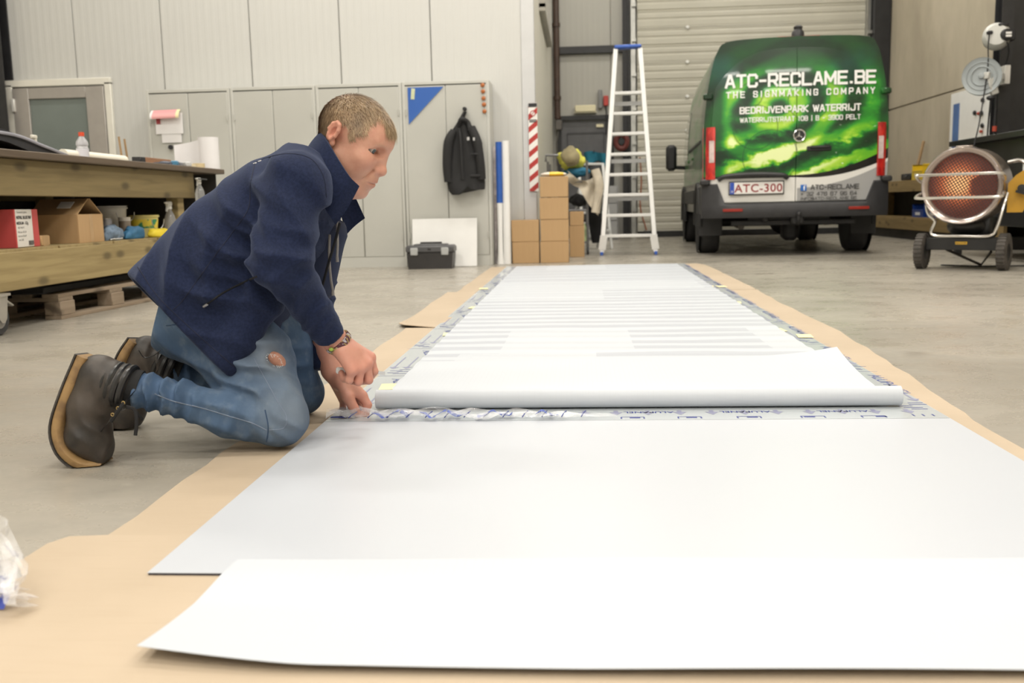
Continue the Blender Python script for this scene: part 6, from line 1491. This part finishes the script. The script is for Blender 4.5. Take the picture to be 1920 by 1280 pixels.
seam(None, [(-0.7926, 2.3296, 0.6950), (-0.7873, 2.3073, 0.6855), (-0.7837, 2.2898, 0.6765), (-0.7805, 2.2735, 0.6677), (-0.7772, 2.2572, 0.6589), (-0.7724, 2.2371, 0.6499), (-0.7754, 2.2402, 0.6414), (-0.7776, 2.2430, 0.6338), (-0.7787, 2.2440, 0.6259), (-0.7791, 2.2436, 0.6177), (-0.7791, 2.2416, 0.6095), (-0.7789, 2.2380, 0.6013), (-0.7786, 2.2322, 0.5933), (-0.7795, 2.2273, 0.5856), (-0.7813, 2.2224, 0.5785), (-0.7836, 2.2174, 0.5719), (-0.7858, 2.2106, 0.5655), (-0.7917, 2.2123, 0.5591), (-0.7993, 2.2175, 0.5523), (-0.8059, 2.2184, 0.5449), (-0.8134, 2.2202, 0.5367), (-0.8188, 2.2233, 0.5314), (-0.8233, 2.2232, 0.5259), (-0.8271, 2.2204, 0.5203), (-0.8301, 2.2148, 0.5145), (-0.8323, 2.2069, 0.5087), (-0.8341, 2.1975, 0.5029), (-0.8365, 2.1895, 0.4969), (-0.8396, 2.1834, 0.4908), (-0.8465, 2.1869, 0.4841), (-0.8524, 2.1877, 0.4776), (-0.8582, 2.1882, 0.4709), (-0.8634, 2.1875, 0.4644), (-0.8671, 2.1844, 0.4586), (-0.8703, 2.1798, 0.4526), (-0.8735, 2.1747, 0.4464), (-0.8785, 2.1736, 0.4398), (-0.8866, 2.1801, 0.4325), (-0.8957, 2.1889, 0.4250), (-0.9021, 2.1910, 0.4180), (-0.9067, 2.1890, 0.4113), (-0.9101, 2.1845, 0.4051), (-0.9130, 2.1793, 0.3993), (-0.9158, 2.1746, 0.3938), (-0.9219, 2.1785, 0.3880), (-0.9272, 2.1811, 0.3829), (-0.9311, 2.1816, 0.3785), (-0.9404, 2.1801, 0.3681), (-0.9460, 2.1780, 0.3626), (-0.9503, 2.1758, 0.3591), (-0.9549, 2.1729, 0.3546)], .0013, NAVY_D, 'side_seam', jk)
seam(None, [(-1.0796, 2.2704, 0.4502), (-1.0554, 2.2280, 0.4457), (-1.0485, 2.2220, 0.4391), (-1.0422, 2.2170, 0.4325), (-1.0363, 2.2127, 0.4258), (-1.0303, 2.2084, 0.4192), (-1.0243, 2.2041, 0.4126), (-1.0181, 2.1998, 0.4062), (-1.0116, 2.1952, 0.3999), (-1.0046, 2.1900, 0.3939), (-0.9972, 2.1840, 0.3882), (-0.9897, 2.1781, 0.3827), (-0.9822, 2.1722, 0.3775), (-0.9749, 2.1671, 0.3723), (-0.9689, 2.1653, 0.3668), (-0.9646, 2.1675, 0.3608), (-0.9600, 2.1698, 0.3547), (-0.9552, 2.1721, 0.3484), (-0.9499, 2.1742, 0.3419), (-0.9458, 2.1759, 0.3367), (-0.9411, 2.1768, 0.3315), (-0.9363, 2.1779, 0.3261), (-0.9311, 2.1786, 0.3207), (-0.9255, 2.1786, 0.3153), (-0.9199, 2.1785, 0.3099), (-0.9140, 2.1782, 0.3044), (-0.9074, 2.1763, 0.2992), (-0.9004, 2.1733, 0.2941), (-0.8948, 2.1736, 0.2887), (-0.8904, 2.1768, 0.2829), (-0.8858, 2.1792, 0.2772), (-0.8806, 2.1801, 0.2719), (-0.8749, 2.1799, 0.2667), (-0.8691, 2.1793, 0.2616), (-0.8632, 2.1784, 0.2566), (-0.8574, 2.1777, 0.2516), (-0.8517, 2.1774, 0.2465), (-0.8463, 2.1779, 0.2413), (-0.8413, 2.1794, 0.2360), (-0.8366, 2.1816, 0.2305), (-0.8323, 2.1850, 0.2248), (-0.8284, 2.1894, 0.2190), (-0.8253, 2.1960, 0.2127)], .0013, NAVY_D, 'hem_stitching', jk)
pk = seam(None, [(-0.8845, 2.1907, 0.3618), (-0.8748, 2.1834, 0.3668), (-0.8662, 2.1786, 0.3716), (-0.8584, 2.1757, 0.3763), (-0.8526, 2.1779, 0.3804), (-0.8490, 2.1857, 0.3839), (-0.8454, 2.1938, 0.3872), (-0.8414, 2.2008, 0.3904), (-0.8364, 2.2086, 0.3939), (-0.8306, 2.2145, 0.3974), (-0.8238, 2.2177, 0.4010), (-0.8159, 2.2179, 0.4045), (-0.8069, 2.2138, 0.4082), (-0.7964, 2.2047, 0.4120), (-0.7876, 2.2069, 0.4160), (-0.7814, 2.2144, 0.4190), (-0.7334, 2.1012, 0.4304), (-0.7217, 2.0911, 0.4344)], .0026, mat('zip_black', (.004, .004, .006), .9, 0, 0), 'pocket_zip', jk, .001)
pp = v3((-0.8818, 2.1902, 0.3618)) + (0, -.006, 0); b = B(); b.box(pp, (.016, .005, .007), R=rot(0, -.55, 0), bev=.002); rel(b).obj('zip_puller', mat('zip_metal', (.30, .30, .32), .3, .8), pk)
b = B()
for pp in ((-0.7819, 2.3341, 0.6987), (-0.7912, 2.3255, 0.6935)): b.box(pp, (.008, .004, .003), R=rot(0, -.3, 0))
rel(b).obj('neck_print', mat('white_print'), jk)

# ---- stand-up collar: near wing, back and far wing
def strip(bot, top, th=.007, k=8):
    bt = smooth_path(bot, k); tp = smooth_path(top, k); n = len(bt); out = []
    rows = np.linspace(0, 1, 12); G = np.array([[bt[i] + (tp[i] - bt[i]) * r for r in rows] for i in range(n)])
    du = np.gradient(G, axis=0); dv = np.gradient(G, axis=1); N = np.cross(du, dv); N /= np.maximum(np.linalg.norm(N, axis=2, keepdims=True), 1e-9)
    bow = np.sin(rows * pi)[None, :, None] * .006
    A = G + N * (bow + th / 2); C_ = G + N * (bow - th / 2); rings = []
    for i in range(n): rings.append(np.concatenate([A[i], C_[i][::-1]]))
    b = B(); b.ring_strip(rings, True, True, True); return b
bot = [(-0.6333, 2.5600, 0.5097), (-0.6350, 2.5300, 0.5600), (-0.6500, 2.5000, 0.6229), (-0.6729, 2.4800, 0.6805), (-0.6965, 2.4300, 0.7034), (-0.6777, 2.3600, 0.6766), (-0.6406, 2.3050, 0.6307), (-0.6133, 2.3000, 0.5753), (-0.6016, 2.3300, 0.5425)]
top = [(-0.5789, 2.5600, 0.5542), (-0.5900, 2.5400, 0.5912), (-0.6072, 2.5200, 0.6430), (-0.6310, 2.5100, 0.7189), (-0.6493, 2.4300, 0.7683), (-0.6181, 2.3500, 0.7466), (-0.5824, 2.3150, 0.6980), (-0.5545, 2.3050, 0.6566), (-0.5368, 2.3250, 0.6337)]
b = strip(bot, top, .008); rel(b).obj('collar', FL_.m, jk, smooth=60)
# front edges with zip, dark inside and hood strings
ZP = [(-0.6015, 2.3300, 0.5451), (-0.6142, 2.3300, 0.5038), (-0.6328, 2.3300, 0.4518), (-0.6577, 2.3400, 0.3855), (-0.6897, 2.3500, 0.3180)]
b = B(); b.tube(smooth_path([v3(p) + (.012, 0, 0) for p in ZP]), .0035, 6); rel(b).obj('front_zip', mat('zip_black'), jk)
b = B(); b.tube(smooth_path([(-0.6566, 2.4600, 0.5614), (-0.6790, 2.4600, 0.5070), (-0.6998, 2.4600, 0.4313), (-0.7241, 2.4600, 0.3480)]), [.05, .06, .065, .07, .07, .07, .07, .07, .07, .07, .07, .07, .07, .07, .07, .07, .07, .06, .05], 12); rel(b).obj('undershirt', mat('navy_shirt', (.011, .018, .048), .9, 0, .2), man)
STR = mat('grey_cord', (.20, .19, .185), .8, 0, .2)
for pts in ([(-0.6101, 2.4000, 0.5705), (-0.6091, 2.3800, 0.5416), (-0.6100, 2.3800, 0.4951), (-0.6131, 2.3800, 0.4592)], [(-0.6307, 2.3850, 0.5153), (-0.6307, 2.3700, 0.4627), (-0.6280, 2.3650, 0.4096), (-0.6255, 2.3700, 0.3756)]):
    b = B(); b.tube(smooth_path(pts), .0034, 6); b.cyl(v3(pts[-1]), v3(pts[-1]) + (0, 0, -.012), .004, n=6); rel(b).obj('hood_string', STR, man)

# ---- jeans
def jeans_f(P):
    r = cap(P, (-0.9544, 2.3600, 0.3232), (-0.8291, 2.3100, 0.2068), .122, .106); r = sm(r, cap(P, (-0.8291, 2.3100, 0.2068), (-0.7363, 2.2350, 0.0844), .106, .069), .03)
    l = cap(P, (-0.9522, 2.5000, 0.3072), (-0.8436, 2.5750, 0.1975), .122, .094); l = sm(l, cap(P, (-0.8436, 2.5750, 0.1975), (-0.7929, 2.6150, 0.0690), .094, .060), .03)
    rs = chain(P, [(-0.7392, 2.2350, 0.0804), (-0.8437, 2.2050, 0.0996), (-0.9485, 2.1700, 0.1414), (-1.0493, 2.1380, 0.1754)], (.069, .060, .0435, .046), .02)
    ls = chain(P, [(-0.7946, 2.6150, 0.0675), (-0.9628, 2.5550, 0.1122), (-1.0854, 2.5100, 0.1512), (-1.1169, 2.5050, 0.1627)], (.060, .056, .045, .046), .02)
    d = sm(r, l, .05); d = sm(d, cap(P, (-1.0174, 2.4000, 0.3167), (-1.0027, 2.4400, 0.3541), .115, .12, 1.2), .05)
    d = np.minimum(sm(d, rs, .018), 9); d = sm(d, ls, .018)
    fo = folds(P, JNF); d = d - fo
    # cuffs
    d = smax(d, (P - v3((-1.0493, 2.1380, 0.1754))) @ unit(v3((-1.0643, 2.1300, 0.1809)) - v3((-0.9485, 2.1700, 0.1414))), .006)
    # torn hole above the near knee
    d = smax(d, -ell(P, HOLE, (.022, .03, .013), rot(0, .62, 0)), .004)
    return d
JNF = [((-0.9747, 2.1000, 0.1710), .085, (1, 0, -.15), .032, .012), ((-0.8962, 2.1200, 0.1513), .08, (.8, 0, -.5), .055, .006), ((-0.7701, 2.1500, 0.1138), .09, (.9, 0, -.45), .05, .005), ((-0.7389, 2.2000, 0.2726), .12, (.3, 0, .95), .06, .008), ((-1.0590, 2.4500, 0.1687), .07, (1, 0, -.1), .035, .010), ((-0.8164, 2.2000, 0.1707), .11, (.55, 0, .8), .055, .010), ((-0.7767, 2.4500, 0.1660), .10, (.4, 0, .9), .055, .007), ((-0.6894, 2.1500, 0.0776), .06, (.9, 0, .4), .04, .006), ((-0.9137, 2.2000, 0.2746), .12, (.6, 0, .8), .07, .008)]
HOLE = (9, 9, 9)
HOLE = (-0.7416, 2.2349, 0.2209)
JM = Mat('blue_denim', (.09, .15, .25), .8, spec=.25); x, y, z = JM.xyz()
n1 = JM.noise(6, 4); n2 = JM.noise(220, 2, (1, 1, .25)); n3 = JM.noise(30, 3)
c = JM.mix(n1.ss(.3, .72), (.043, .082, .158), (.092, .148, .238)); c = JM.mix(n3.ss(.45, .75) * .35, c, (.21, .26, .31)); c = JM.mix(n2 * .35, c, (.04, .07, .13))
at2 = JM.nt.nodes.new('ShaderNodeAttribute'); at2.attribute_name = 'tint'; sp_ = JM.nt.nodes.new('ShaderNodeSeparateXYZ'); JM.nt.links.new(at2.outputs['Color'], sp_.inputs[0])
c = JM.mix(X(JM.nt, sp_.outputs[0]) * .55, c, (.27, .30, .32))
JM.set('Base Color', c); JM.bump(n2, .25, .001)
V, F = surface(jeans_f, (-1.75, 1.95, .0), (-.6, 2.85, .75), .0055)
wear = np.clip(np.exp(-(((V - v3((-0.6967, 2.2000, 0.1050))) / .075) ** 2).sum(1)) * .8 + np.exp(-(((V - v3((-0.7461, 2.2000, 0.2599))) / (.12, .1, .07)) ** 2).sum(1)) * .7 + np.exp(-(((V - v3(HOLE)) / .032) ** 2).sum(1)) * .9, 0, 1)
je = skin_obj('jeans', V, F, JM.m, man, ML, np.stack([wear] * 3, 1))
ST_ = mat('jeans_stitch', (.16, .20, .27), .8, 0, .1); DST = mat('jeans_dark_seam', (.03, .06, .12), .85, 0, .1)
SK2 = mat('knee_skin', (.42, .20, .135), .5, 0, .15, 60)
seam(None, [(-0.9900, 2.1189, 0.1648), (-0.9849, 2.1228, 0.1610), (-0.9712, 2.1072, 0.1611), (-0.9677, 2.1138, 0.1568), (-0.9638, 2.1205, 0.1525), (-0.9589, 2.1264, 0.1483), (-0.9493, 2.1243, 0.1458), (-0.9391, 2.1163, 0.1455), (-0.9354, 2.1240, 0.1421), (-0.9315, 2.1325, 0.1385), (-0.9264, 2.1389, 0.1353), (-0.9184, 2.1393, 0.1334), (-0.9065, 2.1306, 0.1334), (-0.9001, 2.1346, 0.1307), (-0.8944, 2.1398, 0.1276), (-0.8884, 2.1435, 0.1248), (-0.8807, 2.1448, 0.1222), (-0.8736, 2.1475, 0.1192), (-0.8651, 2.1465, 0.1169), (-0.8562, 2.1443, 0.1148), (-0.8478, 2.1428, 0.1126), (-0.8416, 2.1467, 0.1093), (-0.8348, 2.1483, 0.1066), (-0.8274, 2.1477, 0.1044), (-0.8175, 2.1461, 0.1020), (-0.8106, 2.1514, 0.0982), (-0.8036, 2.1554, 0.0948), (-0.7961, 2.1575, 0.0919), (-0.7880, 2.1569, 0.0894), (-0.7792, 2.1532, 0.0876), (-0.7715, 2.1550, 0.0837), (-0.7660, 2.1606, 0.0788), (-0.7603, 2.1650, 0.0741), (-0.7542, 2.1678, 0.0697), (-0.7474, 2.1693, 0.0657)], .0015, ST_, 'stitching', je)
seam(None, [(-0.7849, 2.2173, 0.2294), (-0.7788, 2.2100, 0.2235), (-0.7726, 2.2022, 0.2178), (-0.7677, 2.1982, 0.2115), (-0.7678, 2.2087, 0.2027), (-0.7664, 2.2146, 0.1946), (-0.7631, 2.2154, 0.1875), (-0.7588, 2.2127, 0.1810), (-0.7534, 2.2070, 0.1753), (-0.7483, 2.2032, 0.1682), (-0.7431, 2.1993, 0.1610), (-0.7391, 2.1987, 0.1533), (-0.7349, 2.1974, 0.1459), (-0.7302, 2.1942, 0.1391), (-0.7251, 2.1891, 0.1332), (-0.7196, 2.1822, 0.1283), (-0.7133, 2.1798, 0.1193), (-0.7081, 2.1802, 0.1111), (-0.7037, 2.1796, 0.1039), (-0.7007, 2.1778, 0.0970), (-0.6984, 2.1713, 0.0878), (-0.7020, 2.1745, 0.0770), (-0.7082, 2.1762, 0.0690), (-0.7139, 2.1726, 0.0669), (-0.7210, 2.1669, 0.0672), (-0.7291, 2.1618, 0.0681), (-0.7404, 2.1674, 0.0661)], .0013, ST_, 'stitching', je)
seam(None, [(-0.7498, 2.1732, 0.1137), (-0.7477, 2.1710, 0.1059), (-0.7457, 2.1690, 0.0979), (-0.7439, 2.1678, 0.0898), (-0.7424, 2.1661, 0.0820), (-0.7419, 2.1658, 0.0742), (-0.7438, 2.1692, 0.0640), (-0.7460, 2.1710, 0.0546), (-0.7481, 2.1715, 0.0456), (-0.7524, 2.1787, 0.0349)], .0018, DST, 'knee_seam', je)
seam(None, [(-1.0059, 2.2432, 0.3086), (-0.9945, 2.2375, 0.3100), (-0.9844, 2.2346, 0.3110), (-0.9763, 2.2360, 0.3115), (-0.9681, 2.2374, 0.3120), (-0.9599, 2.2388, 0.3125)], .0016, DST, 'pocket_seam', je)
B().sphere(v3(HOLE) + (0, .017, .0) - v3(ML), (.026, .012, .017), 16, 10, R=rot(0, .62, 0)).obj('bare_knee', SK2, je)
fr = B()
for k in range(26):
    a = 2 * pi * k / 26; c0 = v3(HOLE) + rot(0, .62, 0) @ np.array((.0235 * math.cos(a), -.001, .0140 * math.sin(a))); e = c0 + rot(0, .62, 0) @ np.array((-.006 * math.cos(a) + rng.normal() * .003, .001, -.003 * math.sin(a) + rng.normal() * .002)); fr.cyl(c0, e, .0006, n=4)
rel(fr).obj('frayed_threads', mat('white_threads', (.55, .57, .58), .9, 0, .1), je)

# ---- boots
BL = Mat('worn_brown_leather', (.045, .036, .030), .5); BL.set('Base Color', BL.mix(BL.noise(16, 4).ss(.3, .75), (.020, .017, .015), (.058, .045, .036))); BL.bump(BL.noise(60, 4), .25, .002)
BK = mat('black_leather', (.014, .014, .015), .32, 0, .3, 20, bump=.2); SOLE = Mat('gum_sole', (.30, .19, .08), .6); SOLE.set('Base Color', SOLE.mix(SOLE.noise(22, 3).ss(.4, .7), (.30, .185, .075), (.17, .10, .045))); TREAD = mat('dark_tread', (.045, .040, .036), .8, 0, .3, 40, bump=.5)
LACE = mat('black_lace', (.012, .012, .014), .8, 0, .2)
def boot(up_pts, up_r, shaft, sole_path, wy, widths, cuts):
    def f(P):
        d = chain(P, up_pts, up_r, .025, 1.08); d = sm(d, chain(P, shaft[0], shaft[1], .02), .03)
        for c, dr, wl, a in cuts: d = d - folds(P, [(c, .06, dr, wl, a)])
        return smax(d, (P - v3(shaft[0][-1])) @ unit(v3(shaft[0][-1]) - v3(shaft[0][0])), .006)
    lo = np.min([*map(v3, up_pts), *map(v3, shaft[0])], 0) - .09; hi = np.max([*map(v3, up_pts), *map(v3, shaft[0])], 0) + .09
    V, F = surface(f, lo, hi, .0042); V[:, 2] = np.maximum(V[:, 2], .006)
    bt = skin_obj('boot', V, F, BL.m, man, ML)
    P_ = smooth_path(sole_path, 5); w_ = np.interp(np.linspace(0, 1, len(P_)), np.linspace(0, 1, len(widths)), widths)
    Pn, Tn, Nn, Bn = frames(P_, up=wy)
    for nm, o0, o1, mt, gr in (('sole', -.010, .013, SOLE.m, 1.0), ('tread', .013, .020, TREAD, .97)):
        rings = []
        for i in range(len(P_)):
            side = Nn[i] * w_[i] * gr; out = -Bn[i] if i >= 0 else Bn[i]
            r_ = [P_[i] + side * a_ + out * (o0 + (o1 - o0) * b_) for a_, b_ in ((-.85, 0), (.85, 0), (1, .25), (1, .8), (.9, 1), (-.9, 1), (-1, .8), (-1, .25))]
            rings.append([(x, y, max(z, .003)) for x, y, z in r_])
        b = B(); b.ring_strip(rings, True, True, True); rel(b).obj(nm, mt, bt, smooth=50)
    return bt, f
bR, fR = boot([(-1.1336, 2.1350, 0.2134), (-1.1492, 2.1250, 0.1369), (-1.1550, 2.1150, 0.0690), (-1.1248, 2.1150, 0.0292)], (.040, .047, .046, .034), ([(-1.1158, 2.1350, 0.1956), (-1.0848, 2.1380, 0.1821), (-1.0555, 2.1400, 0.1738)], (.046, .049, .050)),
         [(-1.1497, 2.1350, 0.2514), (-1.1852, 2.1250, 0.1689), (-1.2099, 2.1200, 0.0937), (-1.1962, 2.1150, 0.0423), (-1.1603, 2.1150, 0.0088), (-1.1170, 2.1150, -0.0003)], (0, 1, 0), [.034, .040, .046, .050, .046, .030], [((-1.1209, 2.1000, 0.0916), (.9, 0, .5), .035, .003), ((-1.0531, 2.1000, 0.1865), (1, 0, -.2), .03, .003)])
b = B()
for c0, r_ in (((-1.1056, 2.1370, 0.1900), .050), ((-1.0919, 2.1370, 0.1848), .052), ((-1.0768, 2.1370, 0.1796), .053), ((-1.0629, 2.1370, 0.1757), .054)):
    b.torus(v3(c0), v3((-1.0555, 2.1400, 0.1738)) - v3((-1.1158, 2.1350, 0.1956)), r_ - .004, .0075, 30, 8)
rel(b).obj('padded_collar', BK, bR)
b = B(); b.grid(lambda u, v: v3((-1.0363, 2.0900, 0.1622)) + (v3((-1.0989, 2.0850, 0.0950)) - v3((-1.0363, 2.0900, 0.1622))) * u + np.array((.020, 0, .024)) * (v - .5) * (1.4 - .4 * u) + np.array((0, -.010 * math.sin(u * 3), 0)), np.linspace(0, 1, 12), np.linspace(0, 1, 5), (0, -.006, 0)); rel(b).obj('tongue_flap', BK, bR)
b = B()
for p in ((-1.0424, 2.0700, 0.1540), (-1.0559, 2.0700, 0.1417), (-1.0697, 2.0700, 0.1269)): b.torus(v3(p), (0, 1, 0), .0035, .0013, 12, 6)
rel(b).obj('eyelet', mat('brass_eyelet', (.45, .33, .15), .3, .8), bR)
for pts in ([(-1.0419, 2.0800, 0.1432), (-1.0248, 2.0850, 0.1346), (-1.0219, 2.0850, 0.1071), (-1.0271, 2.0850, 0.0746)], [(-1.0248, 2.0850, 0.1346), (-1.0207, 2.1000, 0.1162), (-1.0198, 2.1100, 0.1064)], [(-1.0412, 2.0700, 0.1540), (-1.0542, 2.0680, 0.1360), (-1.0774, 2.0750, 0.1097)]):
    b = B(); b.tube(smooth_path(pts), .0042, 6, sq=(1, .5)); rel(b).obj('lace', LACE, bR)
seam(fR, [(-1.0593, 1.9500, 0.2547), (-1.0467, 1.9500, 0.2372), (-1.0226, 1.9500, 0.2428), (-1.0064, 1.9500, 0.2542)], .0014, BK, 'seam', bR)
seam(fR, [(-1.0768, 1.9500, 0.1910), (-1.0491, 1.9500, 0.1675), (-1.0244, 1.9500, 0.1381)], .0014, BK, 'seam', bR)
seam(fR, [(-1.0853, 1.9500, 0.1619), (-1.0636, 1.9500, 0.1383), (-1.0420, 1.9500, 0.1123)], .0014, BK, 'seam', bR)
BK2 = mat('black_sock', (.012, .012, .013), .9, 0, .2)
bL, fL = boot([(-1.1764, 2.4800, 0.2113), (-1.2068, 2.4800, 0.1283), (-1.2372, 2.4800, 0.0473), (-1.2458, 2.4750, 0.0040)], (.038, .044, .042, .032), ([(-1.1606, 2.4850, 0.1957), (-1.1329, 2.4900, 0.1800), (-1.1042, 2.4970, 0.1669)], (.046, .048, .049)),
         [(-1.1844, 2.4700, 0.2389), (-1.2147, 2.4700, 0.1929), (-1.2441, 2.4700, 0.1231), (-1.2711, 2.4700, 0.0497), (-1.2778, 2.4700, 0.0053), (-1.2559, 2.4700, -0.0216)], (0.25, .95, -.1), [.032, .038, .042, .045, .04, .026], [((-1.1237, 2.4500, 0.1837), (1, 0, -.2), .03, .003)])
b = B()
for c0 in ((-1.1416, 2.4900, 0.1831), (-1.1243, 2.4900, 0.1756), (-1.1070, 2.4900, 0.1681)): b.torus(v3(c0), v3((-1.1042, 2.4970, 0.1669)) - v3((-1.1606, 2.4850, 0.1957)), .047, .009, 28, 8)
rel(b).obj('padded_collar', BK, bL)

b = B(); b.tube([(-1.0675, 2.1390, 0.1792), (-1.0375, 2.1450, 0.1702)], .045, 20); rel(b).obj('sock', BK2, man)
b = B(); b.tube([(-1.1178, 2.4950, 0.1717), (-1.0808, 2.5000, 0.1573)], .042, 20); rel(b).obj('sock', BK2, man)
# ---- bracelet on the near wrist, knife in the near hand
M = Mat('woven_band', (.10, .03, .04), .7); x, y, z = M.xyz(); s1 = (M.noise(150, 0)).ss(.50, .53); s2 = M.noise(95, 0, off=5.0).ss(.60, .63)
M.set('Base Color', M.mix(s2, M.mix(s1, (.075, .02, .03), (.34, .25, .10)), (.36, .34, .36)))
ax = unit(v3((-0.5732, 2.3000, 0.2271)) - v3((-0.6394, 2.2450, 0.3295))); wc = v3((-0.5983, 2.2940, 0.2561))
b = B(); n = unit(np.cross(ax, (0, 1, 0))); m_ = np.cross(ax, n); a = np.linspace(0, 2 * pi, 33)[:-1]
b.ring_strip([[wc + (n * math.cos(t) + m_ * math.sin(t)) * r + ax * h for r, h in ((.0310, -.008), (.0352, -.007), (.0360, 0), (.0352, .007), (.0310, .008))] for t in a], True, False, False, True)
br = rel(b).obj('bracelet', M.m, man)
b = B(); b.sphere(v3((-0.6068, 2.2580, 0.2432)), (.006, .005, .005), 8, 6); rel(b).obj('green_bead', mat('green_bead', (.30, .42, .06), .4), br)
KL = (-0.5707, 2.3300, 0.1752)
kn = T('craft_knife', 'small white craft knife held in the near hand of the kneeling man', 'knife', KL)
k0, k1, k2 = v3((-0.6126, 2.3150, 0.1823)), v3((-0.5200, 2.3450, 0.1707)), v3((-0.4972, 2.3520, 0.1666))
b = B(); b.bar(k0 - v3(KL), k1 - v3(KL), .011, .016, bev=.003); b.obj('handle', mat('white_plastic'), kn)
b = B(); b.bar(k1 - v3(KL), k2 - v3(KL), .0015, .009); b.obj('blade', mat('blade_steel', (.7, .7, .7), .2, .9), kn)
# crumpled film between thumb and finger of the far hand
t = T('pinched_film', 'bit of crumpled clear film with blue print under the far hand of the man', 'film', (-.648, 2.555, .0128))
crumple((-.01, .005, .012), (.045, .022, .012), 6, .5, 14).obj('film', PF.m, t, smooth=12)
b = B(); b.box((-.018, -.03, .004), (.045, .012, .002), R=rot(0, 0, .02)); b.box((.035, .002, .014), (.022, .008, .008), R=rot(.3, .4, .3)); b.obj('blue_print', INK, t)
